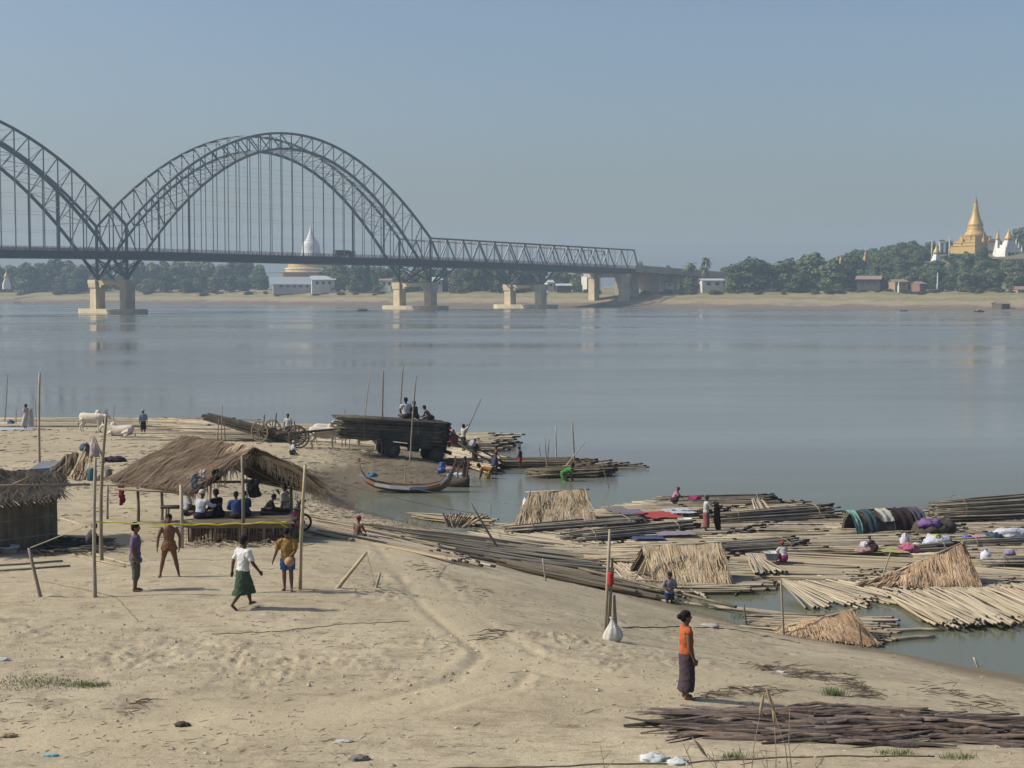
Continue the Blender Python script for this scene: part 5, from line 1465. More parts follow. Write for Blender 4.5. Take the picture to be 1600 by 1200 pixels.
def sheet(label, c, w, d, col, z=0.02, rz=0.0, name='spread_cloth', cat='cloth', amp=0.04, group=None):
    b = MB(); k = 12; s = U(0, 50); vs = []
    rm = Matrix.Rotation(rz, 3, 'Z')
    for sd in (0, 1):
        for i in range(k + 1):
            for j in range(k + 1):
                x, y = (i / k - 0.5) * w, (j / k - 0.5) * d
                x += 0.08 * w * mnoise.noise(Vector((y * 3 + s, x, 0))); y += 0.12 * d * mnoise.noise(Vector((x * 2 + s, 3, y)))
                vs.append(Vector(c) + rm @ Vector((x, y, 0)) + Vector((0, 0, z + amp * abs(mnoise.noise(Vector((x * 5 + s, y * 5, 1)))) + (0 if sd == 0 else -0.012))))
    W_ = k + 1; o2 = W_ * W_; fs = []
    for i in range(k):
        for j in range(k):
            a = i * W_ + j; fs.append((a, a + W_, a + W_ + 1, a + 1)); fs.append((o2 + a + 1, o2 + a + W_ + 1, o2 + a + W_, o2 + a))
    b.add(vs, fs)
    return tag(b.build(name, cloth(*col), None, smooth=True), label, cat, group)
def basin(label, c, r=0.28, h=0.22, col=('grey', (0.55, 0.55, 0.55)), name='basin', cat='basin'):
    return tag(MB().lathe([(r * 0.65, 0), (r * 0.72, 0.01), (r * 0.98, h), (r * 1.05, h), (r * 1.04, h + 0.02), (r * 0.95, h + 0.02), (r * 0.7, 0.04), (r * 0.1, 0.03)], c, 20).build(name, mat('plastic_' + col[0], col[1], rough=0.4, scale=3), None, smooth=True), label, cat)
# ================================================================== bamboo rafts and bundles on the water
# --- far rows (poles only a pixel or two thick: joined)
raft('bamboo_raft', 'pale bamboo raft farthest back, left of the pink shirted washer', 'raft', (880, 812), (1010, 788), (1085, 812), (1185, 792), 46, layers=3, single=False)
raft('bamboo_raft', 'small bamboo raft just right of the leaning pole fan at the back', 'raft', (1150, 806), (1165, 790), (1256, 803), (1250, 789), 22, layers=3, single=False)
raft('bamboo_raft', 'bamboo raft in front of the tallest thatched tent', 'raft', (770, 838), (900, 806), (915, 838), (1105, 806), 46, layers=3, single=False)
raft('bamboo_raft', 'broad bamboo raft beneath the standing white bloused woman', 'raft', (905, 845), (1010, 818), (1130, 846), (1235, 818), 44, layers=3, single=False)
raft('bamboo_raft', 'bamboo raft right of the standing woman under the long grey bundle', 'raft', (1090, 832), (1140, 806), (1340, 838), (1350, 808), 44, layers=2, single=False)
raft('bamboo_raft', 'wide bamboo raft behind the squatting red scarfed woman', 'raft', (1060, 868), (1110, 842), (1440, 868), (1420, 838), 50, layers=3, single=False)
raft('bamboo_raft', 'bamboo raft in front of the dark laundry covered shelter', 'raft', (1260, 850), (1290, 824), (1500, 858), (1500, 826), 40, layers=3, single=False)
raft('bamboo_raft', 'bamboo raft at the right edge beneath the big grey pile', 'raft', (1430, 846), (1440, 812), (1660, 856), (1660, 812), 54, layers=2, single=False)
raft('bamboo_raft', 'bamboo raft behind the pointed thatched tent at right', 'raft', (1395, 876), (1410, 846), (1660, 884), (1660, 848), 50, layers=3, single=False)
raft('bamboo_raft', 'narrow bamboo raft between the dark ended rows left of the square hut', 'raft', (905, 882), (1000, 848), (1120, 884), (1160, 852), 44, layers=3, single=False)
# --- near rows (pole by pole)
raft('bamboo_raft', 'bamboo raft carrying the squatting woman and her basin', 'raft', (1130, 902), (1150, 866), (1330, 912), (1500, 884), 44, layers=2)
raft('bamboo_raft', 'low bamboo raft with dark cut ends beside the square hut', 'raft', (1140, 912), (1146, 892), (1330, 916), (1352, 896), 20, layers=3)
raft('bamboo_raft', 'short bamboo raft beneath the square thatched hut', 'raft', (1010, 930), (1005, 896), (1184, 930), (1200, 900), 26, layers=2)
raft('bamboo_raft', 'slanting bamboo raft left of the pointed tent with submerged ends', 'raft', (1230, 912), (1290, 896), (1345, 950), (1420, 924), 26, layers=2, skew=0.4)
raft('bamboo_raft', 'cross laid bamboo raft under the pointed thatched tent', 'raft', (1360, 922), (1385, 898), (1560, 930), (1600, 905), 26, layers=2)
raft('bamboo_raft', 'nearest big bamboo raft at right with fanned pole ends', 'raft', (1375, 932), (1640, 918), (1470, 984), (1760, 972), 62, layers=2, r=0.041, slip=0.4, skew=0.35)
raft('bamboo_raft', 'bamboo raft at the right edge above the blue pool', 'raft', (1500, 898), (1520, 872), (1680, 918), (1680, 880), 26, layers=2)
raft('bamboo_raft', 'scattered slat raft in the channel left of the checked shirt man', 'raft', (915, 884), (1010, 884), (965, 928), (1085, 936), 34, layers=1, r=0.034, skew=0.5)
raft('bamboo_raft', 'small bamboo raft under the low collapsed thatch', 'raft', (1185, 992), (1190, 966), (1372, 1008), (1392, 972), 18, layers=2)
raft('bamboo_raft', 'light raft of poles between shore and the tallest tent', 'raft', (740, 840), (800, 822), (900, 866), (990, 842), 34, layers=2)
raft('bamboo_raft', 'light raft of poles along the channel edge below the dark ends', 'raft', (770, 872), (800, 852), (985, 884), (1010, 860), 30, layers=2)
# --- loose poles along the shore
gS = 'loose poles heaped along the shore'
raft('pole_heap', 'loose long poles on the sand around the red capped boy', 'bamboo poles', (468, 808), (486, 836), (690, 850), (745, 888), 30, 'tan', 2, 0.04, ground=True, slip=0.9, skew=0.5)
raft('pole_heap', 'grey loose poles along the waterline right of the red capped boy', 'bamboo poles', (590, 826), (620, 852), (805, 856), (850, 892), 30, 'tan', 2, 0.04, ground=True, slip=0.9, skew=0.6)
raft('pole_heap', 'tangled grey poles at the bend of the shoreline', 'bamboo poles', (690, 836), (720, 866), (890, 862), (925, 900), 28, 'grey', 2, 0.04, ground=True, slip=0.9, skew=0.7)
raft('pole_heap', 'brown wet poles lying along the channel bank', 'bamboo poles', (795, 876), (805, 890), (990, 918), (1025, 938), 16, 'wet', 2, 0.045, ground=True, slip=0.8, skew=0.4)
# --- grey tied bundles
bundle('bamboo_bundle', 'long grey bundle at the very back beneath the pink shirted washer', (1034, 787), (1207, 786), 46, 0.8, 0.9, 0.42)
bundle('bamboo_bundle', 'thick grey bundle tapering right behind the standing woman', (1120, 817), (1292, 806), 70, 0.7, 1.5, 0.55, kind='grey')
bundle('bamboo_bundle', 'grey bundle fanning right in front of the tallest tent', (795, 830), (1000, 814), 40, 0.45, 1.6, 0.30)
bundle('bamboo_bundle', 'grey bundle with purple cloth on its right end', (890, 843), (1078, 826), 44, 1.1, 0.9, 0.35)
bundle('bamboo_bundle', 'flat grey bundle between square hut and squatting woman', (1070, 862), (1245, 850), 44, 0.8, 1.7, 0.26)
bundle('bamboo_bundle', 'huge grey pile of poles at the right back edge', (1462, 811), (1680, 800), 120, 1.2, 2.6, 0.95)
bundle('bamboo_bundle', 'grey bundle at right edge under blue and white laundry', (1488, 853), (1680, 844), 50, 0.7, 1.5, 0.36)
bundle('bamboo_bundle', 'small grey bundle with white and yellow laundry on it', (1410, 862), (1478, 858), 26, 0.6, 0.7, 0.3)
bundle('bamboo_bundle', 'grey bundle at right edge behind the water jug', (1545, 880), (1680, 880), 36, 0.6, 0.9, 0.28)
# --- fans of propped poles
stick_fan('pole_fan', 'fan of pale poles leaning on the back grey bundle', ((1176, 781), (1192, 780)), ((1184, 808), (1214, 806)), 0.62, 0.25, 13)
stick_fan('pole_fan', 'fan of pale poles beside the squatting woman basin', ((1168, 868), (1182, 866)), ((1174, 898), (1230, 896)), 0.40, 0.30, 15)
stick_fan('pole_fan', 'fan of pale poles sliding into the pool left of the pointed tent', ((1218, 908), (1228, 906)), ((1256, 950), (1338, 946)), 0.40, 0.05, 14)
stick_fan('pole_fan', 'bristling fan of short poles on the raft in the inlet', ((690, 802), (762, 806)), ((700, 824), (728, 824)), 0.75, 0.15, 22, 'tan')
raft('bamboo_raft', 'little low raft in the inlet below the boat', 'raft', (655, 812), (648, 806), (755, 826), (765, 814), 12, 'tan', 2)
# --- long floating poles
for (a, c, lab) in (((1018, 937), (1262, 962), 'long tan floating pole nearest the shore behind the orange bloused woman'), ((1108, 948), (1335, 970), 'paired long pole afloat reaching toward the low thatch'), ((905, 888), (1150, 948), 'long dark pole slanting across the slat raft behind the checked shirt man'), ((1372, 985), (1470, 983), 'short floating pole right of the low thatch'), ((1370, 1000), (1460, 994), 'thin floating stick beside the low thatch corner')):
    p, q = Z(*a, 0.06), Z(*c, 0.06)
    if 'slanting' in lab: p.z = 0.5; q = Z(*c, 0.3); p = Z(*a, 0.5)
    o = MB(); n = 6; pts = [lerp(p, q, i / n) + Vector((0, 0.05 * math.sin(i * 2.0), 0)) for i in range(n + 1)]
    tag(o.tube(pts, [0.05] * (n + 1), 7, capmi=1).build('floating_pole', [M_BAM['tan' if 'dark' not in lab else 'wet'], M_END], None, smooth=True), lab, 'pole')
# --- left beach mats
raft('bamboo_mat', 'flat bamboo mat along the water behind the oxen', 'bamboo mat', (-90, 668), (-90, 654), (335, 668), (335, 655), 60, 'straw', 1, 0.045, single=False, ground=True, slip=2.5, skew=1.5)
raft('bamboo_mat', 'flat bamboo mat along the water behind the carts', 'bamboo mat', (228, 690), (250, 657), (565, 692), (572, 668), 66, 'straw', 1, 0.045, single=False, ground=True, slip=2.5, skew=1.5)
raft('bamboo_mat', 'bamboo mat along the water behind the loaded truck', 'bamboo mat', (520, 694), (535, 670), (700, 712), (700, 690), 50, 'straw', 2, 0.045, single=False, ground=True, slip=1.5, skew=1.0)
raft('bamboo_raft', 'high bamboo raft right of the truck load', 'raft', (688, 706), (690, 690), (772, 706), (786, 692), 26, 'straw', 6, 0.055, single=False, slip=1.0, skew=0.4)
raft('bamboo_raft', 'low bamboo raft sloping into the river beside the load carriers', 'raft', (700, 722), (704, 706), (765, 742), (796, 726), 30, 'straw', 3, 0.05, single=False, slip=0.5)
raft('pole_walkway', 'dark wet pole walkway floating out from the truck', 'raft', (690, 731), (696, 724), (914, 733), (914, 726), 16, 'wet', 3, 0.05, single=False, slip=0.8, z=0.08)
raft('bamboo_raft', 'narrow grey raft with upright stakes out on the water', 'raft', (832, 748), (834, 741), (948, 746), (952, 739), 14, 'wet', 4, 0.05, single=False, slip=0.5)
raft('bamboo_raft', 'thin raft of loose poles pointing right beyond the green clothed bather', 'raft', (874, 738), (880, 732), (974, 733), (970, 728), 16, 'tan', 2, 0.045, single=False, slip=1.0, skew=0.8)

# ================================================================== thatched shelters on the rafts
def tent(label, ridge, front, back, kind, n, zr, zf=0.2, gable=True, length=0.5, courses=5, rmax=None, pole_kind='tan', name='thatched_tent', flat=False):
    """ridge/front: picture points (two each); zr heights of the ridge ends"""
    f0, f1 = Z(*front[0], zf), Z(*front[1], zf)
    if flat: f1 = D(*front[1], f0.y)
    r0, r1 = D(*ridge[0], back[0] + f0.y), D(*ridge[1], back[1] + f1.y)
    b0 = Vector((2 * r0.x - f0.x, 2 * r0.y - f0.y + 0.1, zf)); b1 = Vector((2 * r1.x - f1.x, 2 * r1.y - f1.y + 0.1, zf))
    root = thing(name, label, 'thatched hut', (f0 + f1 + b0 + b1) / 4)
    thatch(root, r0, r1, f0, f1, n, kind, length, 0.09, courses, hang=0.1)
    thatch(root, r0, r1, b0, b1, n // 3, kind, length, 0.09, courses, hang=0.1)
    e = (r1 - r0).normalized() * 0.2
    MB().tube([r0 - e + Vector((0, 0, 0.06)), r1 + e + Vector((0, 0, 0.06))], 0.035, 6).build('ridge_pole', M_BAM[pole_kind], root, smooth=True)
    for a, c in ((r0, f0), (r1, f1), (r0, b0), (r1, b1)):
        MB().tube([a + Vector((0, 0, 0.1)), c + Vector((0, 0, -0.1))], 0.028, 6).build('frame_pole', M_BAM[pole_kind], root, smooth=True)
    return root, r0, r1, f0, f1, b0, b1
t_, r0, r1, f0, f1, b0, b1 = tent('tallest thatched ridge tent on the rafts near the inlet', ((828, 771), (914, 767)), ((816, 822), (930, 813)), (1.2, 1.25), 'tan', 4600, None, length=0.55, flat=True)
thatch(t_, r0 + Vector((-0.05, -.1, -.25)), r0 + Vector((0.15, -0.2, -.3)), f0 + Vector((-.35, -.15, 0)), f0 + Vector((0.75, -.2, 0)), 700, 'tan', 0.7, 0.05, 2, name='end_flap')
MB().add([r0 + Vector((0.05, 0.0, -0.05)), f0 + Vector((0.1, 0.1, 0)), b0 + Vector((0.1, -0.1, 0))], [(0, 1, 2)]).build('gable_shade', M_THIN, t_)  # dark sheet standing in for the shaded inside of the open gable
thatch(t_, lerp(r0, b0, 0.3), lerp(r0, b0, 0.35) + Vector((-.1, .3, 0)), lerp(r0, b0, 0.9) + Vector((-0.75, -0.4, 0)), b0 + Vector((-.3, 0.3, 0)), 250, 'grey', 0.5, 0.05, 2, name='side_flap')
heap('white cloth stuffed in the gable of the tallest tent', r0 + Vector((-0.15, -0.1, -0.62)), (0.14, 0.14, 0.30), ('white', (0.68, 0.68, 0.70)), seed=4)
t_, r0, r1, f0, f1, b0, b1 = tent('square thatched hut beside the boy in checked shirt', ((1006, 855), (1126, 851)), ((1026, 906), (1141, 913)), (1.0, 1.0), 'tan', 3600, None, length=0.6, courses=4)
MB().add([r0 + Vector((0.03, 0, -0.05)), f0 + Vector((0.1, 0.1, 0)), b0 + Vector((0.1, -.1, 0))], [(0, 1, 2)]).build('gable_shade', M_THIN, t_)  # open end filled with a dark sheet in place of interior shade
for a, c in (((1012, 868), (992, 905)), ((1014, 868), (1004, 903)), ((1102, 850), (1118, 905)), ((1024, 868), (1030, 890))):
    p, q = D(*a, f0.y + 0.25 if a[0] < 1050 else f0.y + 0.55), D(*c, f0.y - 0.25 if a[0] < 1050 else f0.y - 0.12)
    MB().tube([p, q], 0.026, 6).build('prop_pole', M_BAM['straw'], t_, smooth=True)
t_, r0, r1, f0, f1, b0, b1 = tent('tall pointed golden thatch tent sloping down to the left', ((1386, 902), (1503, 851)), ((1374, 915), (1534, 917)), (0.5, 1.1), 'gold', 3400, None, length=0.5, courses=6)
thatch(t_, r1 + Vector((-.05, -.05, 0)), r1 + Vector((0.1, 0.15, 0)), f1 + Vector((-0.1, 0, 0)), b1 + Vector((0.5, -.4, 0)), 900, 'gold', 0.5, 0.06, 4, name='end_flap')
thatch(t_, r0 + Vector((-.1, 0, 0.02)), r0 + Vector((0.6, .1, .1)), f0 + Vector((-.9, -.1, 0)), f0 + Vector((0.4, -.25, 0)), 450, 'gold', 0.6, 0.05, 2, name='low_flap')
stake('bamboo prop with white knob leaning at the low end of the pointed tent', (1375, 908), (1391, 864), 0.03, 'straw', base=Z(1375, 912, 0.2))
t_, r0, r1, f0, f1, b0, b1 = tent('low collapsed golden thatch on the nearest raft by the shore', ((1218, 984), (1330, 957)), ((1214, 992), (1372, 1006)), (0.4, 0.9), 'gold', 2600, None, length=0.4, courses=5, zf=0.12)
thatch(t_, r1 + Vector((-.05, -.05, 0)), r1 + Vector((0.1, 0.1, 0)), f1 + Vector((-0.1, 0, 0)), b1 + Vector((0.45, -.3, 0)), 400, 'gold', 0.4, 0.05, 3, name='end_flap')
# barrel shelter hung with washing
a, c = Z(1348, 838, 0.15), Z(1450, 832, 0.15)
bs = thing('barrel_shelter', 'dark barrel vaulted mat shelter draped with washing', 'shelter', (a + c) / 2)
d = (c - a).normalized(); s_ = Vector((-d.y, d.x, 0)); b = MB(); vs = []; n, m = 14, 14
for i in range(n + 1):
    for j in range(m + 1):
        an = math.pi * j / m; rr = 0.78 + 0.04 * math.sin(i * 2.1 + j)
        vs.append(lerp(a, c, i / n) + s_ * (0.8 + rr * math.cos(an)) + Vector((0, 0, rr * 1.12 * math.sin(an))))
for i in range(n + 1):
    for j in range(m + 1):
        an = math.pi * j / m; rr = 0.70
        vs.append(lerp(a, c, i / n) + s_ * (0.8 + rr * math.cos(an)) + Vector((0, 0, rr * 1.12 * math.sin(an))))
W_ = m + 1; o2 = (n + 1) * W_; fs = []
for i in range(n):
    for j in range(m):
        q = i * W_ + j; fs.append((q, q + 1, q + W_ + 1, q + W_)); fs.append((o2 + q + W_, o2 + q + W_ + 1, o2 + q + 1, o2 + q))
for j in range(m):
    fs.append((j + 1, j, o2 + j, o2 + j + 1)); q = n * W_ + j; fs.append((q, q + 1, o2 + q + 1, o2 + q))
b.add(vs, fs); b.build('mat_vault', mat('dark_mat', (0.075, 0.060, 0.045), (0.04, 0.034, 0.028), rough=0.95, scale=5, bump=0.5, bscale=25), bs)
for i in range(5):
    ring = [lerp(a, c, i / 4) + s_ * (0.8 + 0.83 * math.cos(x)) + Vector((0, 0, 0.93 * math.sin(x))) for x in np.linspace(0, math.pi, 11)]
    MB().tube(ring, 0.02, 5).build('rib', M_BAM['grey'], bs, smooth=True)
def draped(t0, t1, col, label, drop0=0.25, drop1=1.5):
    b = MB(); k, m_ = 8, 10; vs = []
    ph = U(0, 9)
    for i in range(k + 1):
        for j in range(m_ + 1):
            t = t0 + (t1 - t0) * i / k; an = math.pi / 2 + (drop0 + (drop1 - drop0) * j / m_) ; an = math.pi * 0.5 - 0.5 + (1.05 + drop1) * j / m_ * 0.75
            rr = 0.87 + 0.035 * math.sin(i * 1.7 + ph) + 0.02 * math.sin(j * 2 + i)
            vs.append(lerp(a, c, t) + s_ * (0.8 + rr * math.cos(an)) + Vector((0, 0, rr * 1.1 * math.sin(an))))
    vs2 = [v * 1.0 + Vector((0, 0, -0.02)) for v in vs]; fs = []
    W2 = m_ + 1; oo = len(vs)
    for i in range(k):
        for j in range(m_):
            q = i * W2 + j; fs.append((q, q + 1, q + W2 + 1, q + W2)); fs.append((oo + q + W2, oo + q + W2 + 1, oo + q + 1, oo + q))
    b.add(vs + vs2, fs)
    tag(b.build('hung_cloth', cloth(*col), None, smooth=True), label, 'laundry')
draped(-0.11, -0.01, ('aqua', (0.17, 0.34, 0.32)), 'aqua green garment hanging at the shelter mouth', drop1=2.4)
draped(0.10, 0.26, ('teal', (0.05, 0.085, 0.10)), 'teal cloth draped over the barrel shelter', drop1=1.6)
draped(0.30, 0.50, ('cream', (0.50, 0.48, 0.42)), 'cream cloth draped over the middle of the barrel shelter', drop1=0.9)
draped(0.54, 0.78, ('maroon', (0.05, 0.028, 0.032)), 'dark maroon cloth draped over the barrel shelter', drop1=1.5)
draped(0.82, 0.98, ('slate', (0.09, 0.09, 0.12)), 'slate grey cloth draped at the right end of the shelter', drop1=1.0)
heap('bright purple cloth heaped right of the barrel shelter', Z(1452, 822, 0.55), (0.42, 0.3, 0.20), ('purple', (0.20, 0.12, 0.34)), seed=3)
heap('brown bedding heap at the right foot of the barrel shelter', Z(1458, 836, 0.15), (0.8, 0.5, 0.45), ('bedding', (0.10, 0.08, 0.06)), seed=9)

# ================================================================== washing, basins and other small things on the rafts
for lab, px, py, w_, d_, col, rz in (('red cloth spread on the back raft', 1030, 805, 1.5, 1.9, ('red', (0.45, 0.06, 0.06)), 0.3), ('violet cloth spread on the back raft', 985, 800, 1.1, 1.5, ('violet', (0.20, 0.17, 0.27)), 0.2), ('pale blue cloth spread right of the red one', 1060, 799, 1.3, 1.5, ('paleblue', (0.50, 0.56, 0.62)), 0.2),
                                      ('mauve cloth spread on the fanned grey bundle', 1000, 829, 1.4, 1.6, ('mauve', (0.25, 0.20, 0.36)), 0.1), ('deep blue cloth strip on the raft', 1012, 841, 1.3, 0.7, ('deepblue', (0.07, 0.09, 0.22)), 0.0), ('lilac cloth beside the deep blue strip', 1055, 834, 1.6, 1.0, ('lilac', (0.30, 0.25, 0.31)), 0.1),
                                      ('pink cloth spread on raft right of pointed tent', 1535, 841, 1.1, 1.6, ('pink', (0.55, 0.30, 0.38)), 0.0), ('yellow green cloth spread near the floral woman', 1395, 860, 1.0, 1.2, ('lime', (0.42, 0.40, 0.16)), 0.0), ('grey cloth spread on the back raft', 965, 797, 0.9, 2.0, ('greyc', (0.22, 0.20, 0.19)), 0.2)):
    sheet(lab, Z(px, py, 0.30), w_, d_, col, rz=rz)
for lab, px, py, z, sz, col in (('white and magenta washing piled in the far basin', 1085, 780, 0.85, (0.28, 0.2, 0.12), ('magenta', (0.40, 0.05, 0.16))), ('striped blue and white washing heap behind pointed tent', 1465, 851, 0.35, (0.45, 0.35, 0.26), ('bluewhite', (0.52, 0.58, 0.66))), ('yellow bundle on top of the striped washing', 1463, 841, 0.62, (0.16, 0.14, 0.12), ('yellow', (0.62, 0.52, 0.08))), ('small dark red garment beside the striped washing', 1473, 848, 0.45, (0.14, 0.14, 0.14), ('darkred', (0.30, 0.03, 0.04))),
                                 ('hot pink washing heap left of pointed tent', 1420, 861, 0.28, (0.35, 0.25, 0.18), ('hotpink', (0.55, 0.12, 0.24))), ('small white bundle right of the hot pink heap', 1431, 859, 0.28, (0.2, 0.18, 0.18), ('whitec', (0.65, 0.65, 0.68))), ('white plastic bundle above the hot pink heap', 1414, 851, 0.25, (0.16, 0.16, 0.30), ('whitepl', (0.66, 0.62, 0.70))),
                                 ('white sheet heap with folds at the right edge', 1578, 837, 0.55, (0.62, 0.3, 0.22), ('whitesheet', (0.66, 0.68, 0.76))), ('dark blue garment beside the white sheet heap', 1555, 839, 0.5, (0.35, 0.25, 0.15), ('navy', (0.06, 0.10, 0.18))), ('small bright blue cloth under the pink spread', 1512, 843, 0.4, (0.22, 0.2, 0.12), ('brightblue', (0.10, 0.16, 0.50))),
                                 ('small white bowl bundle beside the floral woman', 1352, 854, 0.25, (0.18, 0.16, 0.14), ('whiteb', (0.62, 0.62, 0.68))), ('pinkish cloth heap at the water beside the floral woman', 1352, 862, 0.2, (0.35, 0.2, 0.10), ('oldpink', (0.45, 0.26, 0.26))), ('dull violet rag at far right raft', 1577, 866, 0.3, (0.2, 0.18, 0.1), ('rag', (0.28, 0.24, 0.40)))):
    heap(lab, Z(px, py, z), sz, col, seed=px)
basin('pale basin standing on the raft left of the standing woman', Z(1070, 821, 0.3), 0.30, 0.28, ('basin', (0.60, 0.60, 0.58)))
basin('grey basin beside the squatting red scarfed woman', Z(1207, 875, 0.3), 0.30, 0.28, ('basin2', (0.55, 0.56, 0.58)))
basin('basin of washing on the far grey bundle', Z(1085, 783, 0.72), 0.24, 0.14, ('basin3', (0.5, 0.5, 0.5)))
c = Z(1540, 878, 0.22)
jug = thing('water_jug', 'clear plastic water jug on the right hand raft', 'jug', c)
MB().lathe([(0.17, 0), (0.2, 0.03), (0.2, 0.3), (0.17, 0.36), (0.06, 0.40), (0.06, 0.46)], c, 16).build('bottle', mat('milky_plastic', (0.58, 0.58, 0.68), rough=0.25), jug, smooth=True)
MB().lathe([(0.07, 0.46), (0.07, 0.50)], c, 12).build('cap', mat('plastic_bluecap', (0.2, 0.25, 0.5)), jug)
# ================================================================== timber truck and its load
M_TRK = mat('truck_green', (0.035, 0.042, 0.035), (0.022, 0.026, 0.023), rough=0.6, scale=2, c3=(0.07, 0.055, 0.042), scale3=1.2)
M_TYRE = mat('tyre_rubber', (0.030, 0.030, 0.030), (0.045, 0.042, 0.038), rough=0.9, scale=4)
M_RIM = mat('wheel_rim', (0.075, 0.075, 0.065), (0.05, 0.05, 0.045), rough=0.7, scale=4)
M_WOOD = mat('old_wood', (0.20, 0.155, 0.11), (0.12, 0.095, 0.07), rough=0.9, scale=3, stretch=(1, 1, 6))
M_WOODD = mat('dark_wood', (0.075, 0.058, 0.044), (0.045, 0.036, 0.028), rough=0.9, scale=3)
w1, w2 = G(612, 716), G(681, 723)
tdir = (w2 - w1); wb = tdir.length; tdir.normalize(); tside = Vector((-tdir.y, tdir.x, 0)).normalized(); tup = tside.cross(tdir) * -1
tup = tdir.cross(tside)
TR = Matrix((tdir, tside, tup)).transposed()
truck = thing('truck', 'old dark truck parked on the beach under a bamboo load', 'truck', w1)
def TL(x, y, z): return w1 + TR @ Vector((x, y, z))
def tbox(name, c, s, m=M_TRK, parent=truck, taper=1.0): return MB().box(TL(*c), s, TR, taper=taper).build(name, m, parent)
wr = 0.44
for nm, x, ys in (('rear', 0, (0.0, 0.26, 1.44, 1.70)), ('front', wb, (0.08, 1.62))):
    for y in ys:
        c = TL(x, y, wr - 0.03)
        wh = MB().tube([c - tside * 0.11, c - tside * 0.09, c + tside * 0.09, c + tside * 0.11], [wr * 0.86, wr, wr, wr * 0.86], 22).build('wheel', M_TYRE, truck)
        sgn = -1 if y < 0.8 else 1
        MB().lathe([(0.22, 0.0), (0.22, 0.02), (0.14, 0.05), (0.09, 0.05), (0.08, 0.10), (0.02, 0.10)], (0, 0, 0), 16)
        r_ = MB(); r_.tube([c + tside * sgn * 0.10, c + tside * sgn * 0.125], [0.25, 0.22], 18); r_.tube([c + tside * sgn * 0.12, c + tside * sgn * 0.17], [0.09, 0.07], 12)
        r_.build('rim', M_RIM, wh)
tbox('chassis', (wb * 0.5, 0.85, 0.72), (wb + 1.2, 0.8, 0.16))
tbox('bed', (0.45, 0.85, 0.98), (2.5, 1.9, 0.14))
for y in (-0.12, 1.82): tbox('bed_side', (0.45, y, 1.22), (2.5, 0.05, 0.42))
tbox('tailboard', (-0.82, 0.85, 1.22), (0.05, 1.84, 0.42))
tbox('cab', (wb * 0.70, 0.85, 1.05), (0.95, 1.7, 0.62))
tbox('cab_door', (wb * 0.70, -0.02, 1.02), (0.62, 0.04, 0.5))
for y in (0.06, 1.64): tbox('cab_post', (wb * 0.70 - 0.42, y, 1.55), (0.07, 0.07, 0.5)); tbox('cab_post', (wb * 0.70 + 0.42, y, 1.55), (0.07, 0.07, 0.5))
tbox('hood', (wb + 0.18, 0.85, 1.02), (0.95, 1.05, 0.52), taper=0.86)
tbox('radiator_grille', (wb + 0.68, 0.85, 0.95), (0.05, 0.8, 0.5), M_RIM)
for y in (0.08, 1.62): tbox('fender', (wb, y, 0.98), (1.05, 0.36, 0.07)); tbox('fender_skirt', (wb - 0.5, y, 0.86), (0.06, 0.34, 0.28))
for y in (0.42, 1.28):
    c = TL(wb + 0.70, y - 0.25 if y < 0.8 else y + 0.25, 1.05); MB().tube([c, c + tdir * 0.08], [0.11, 0.12], 14).build('headlight', M_RIM, truck)
tbox('bumper', (wb + 0.82, 0.85, 0.62), (0.12, 1.8, 0.20))
c = TL(wb * 0.45, -0.02, 0.66); MB().tube([c - tdir * 0.3, c + tdir * 0.3], 0.2, 14).build('fuel_tank', M_TRK, truck, smooth=True)
tbox('spare_bracket', (-0.35, -0.10, 0.78), (0.5, 0.1, 0.3))
# bamboo load
lp, lq = D(527, 662, TL(0, 0.85, 0).y), D(694, 667, TL(wb, 0.85, 0).y)
lp.z = lq.z = 0
la, lb = TL(-2.55, 0.85, 1.06), TL(wb + 0.85, 0.85, 1.16)
la = Vector((D(524, 660, la.y).x, la.y, D(524, 682, la.y).z)); lb = Vector((D(690, 660, lb.y).x, lb.y, D(690, 690, lb.y).z))
load = thing('bamboo_load', 'big dark load of bamboo poles stacked on the truck', 'bamboo load', (la + lb) / 2)
J = MB(); ld = (lb - la).normalized(); ls = Vector((-ld.y, ld.x, 0)).normalized()
for i in range(360):
    u, v = U(-1, 1), U(0, 1)
    if i % 2: u = -1 + U(0, 0.15)
    elif i % 3 == 0: v = U(0.9, 1)
    p = la + ls * u * 1.0 + Vector((0, 0, v * 1.22)) + ld * U(-0.15, 0.75 + 0.5 * abs(v - 0.5)); q = lb + ls * (u + U(-.05, .05)) * 1.0 + Vector((0, 0, v * 1.18)) + ld * U(-0.35, 0.2)
    pole_mesh(J, p, q, 0.05 * U(0.8, 1.15))
tag(J.build('bamboo_stack', [M_BAM['dark'], M_END], load, smooth=True, tint=True), kind='stuff')
for t in (0.22, 0.72):
    c = lerp(la, lb, t); ring = [c + ls * 1.08 * math.copysign(min(1, abs(1.25 * math.cos(x))), math.cos(x)) + Vector((0, 0, 0.6 + 0.70 * math.copysign(min(1, abs(1.25 * math.sin(x))), math.sin(x)))) for x in np.linspace(0, 2 * math.pi, 25)]
    MB().tube(ring, 0.018, 5, cap=False).build('tie_rope', M_BAM['tan'], load)
topz = lambda t: lerp(la, lb, t) + Vector((0, 0, 1.26))
# poles slid down from the load
for a, c, lab in (((688, 664), (790, 724), 'upper long pole being slid down from the truck load'), ((686, 672), (778, 727), 'lower long pole being slid down from the truck load')):
    p = D(*a, lb.y - 0.4); q = Z(*c, 0.35)
    tag(MB().tube([p, lerp(p, q, 0.5) + Vector((0, 0, -0.12)), q], [0.05, 0.055, 0.06], 7, capmi=1).build('long_pole', [M_BAM['dark'], M_END], None, smooth=True), lab, 'pole')

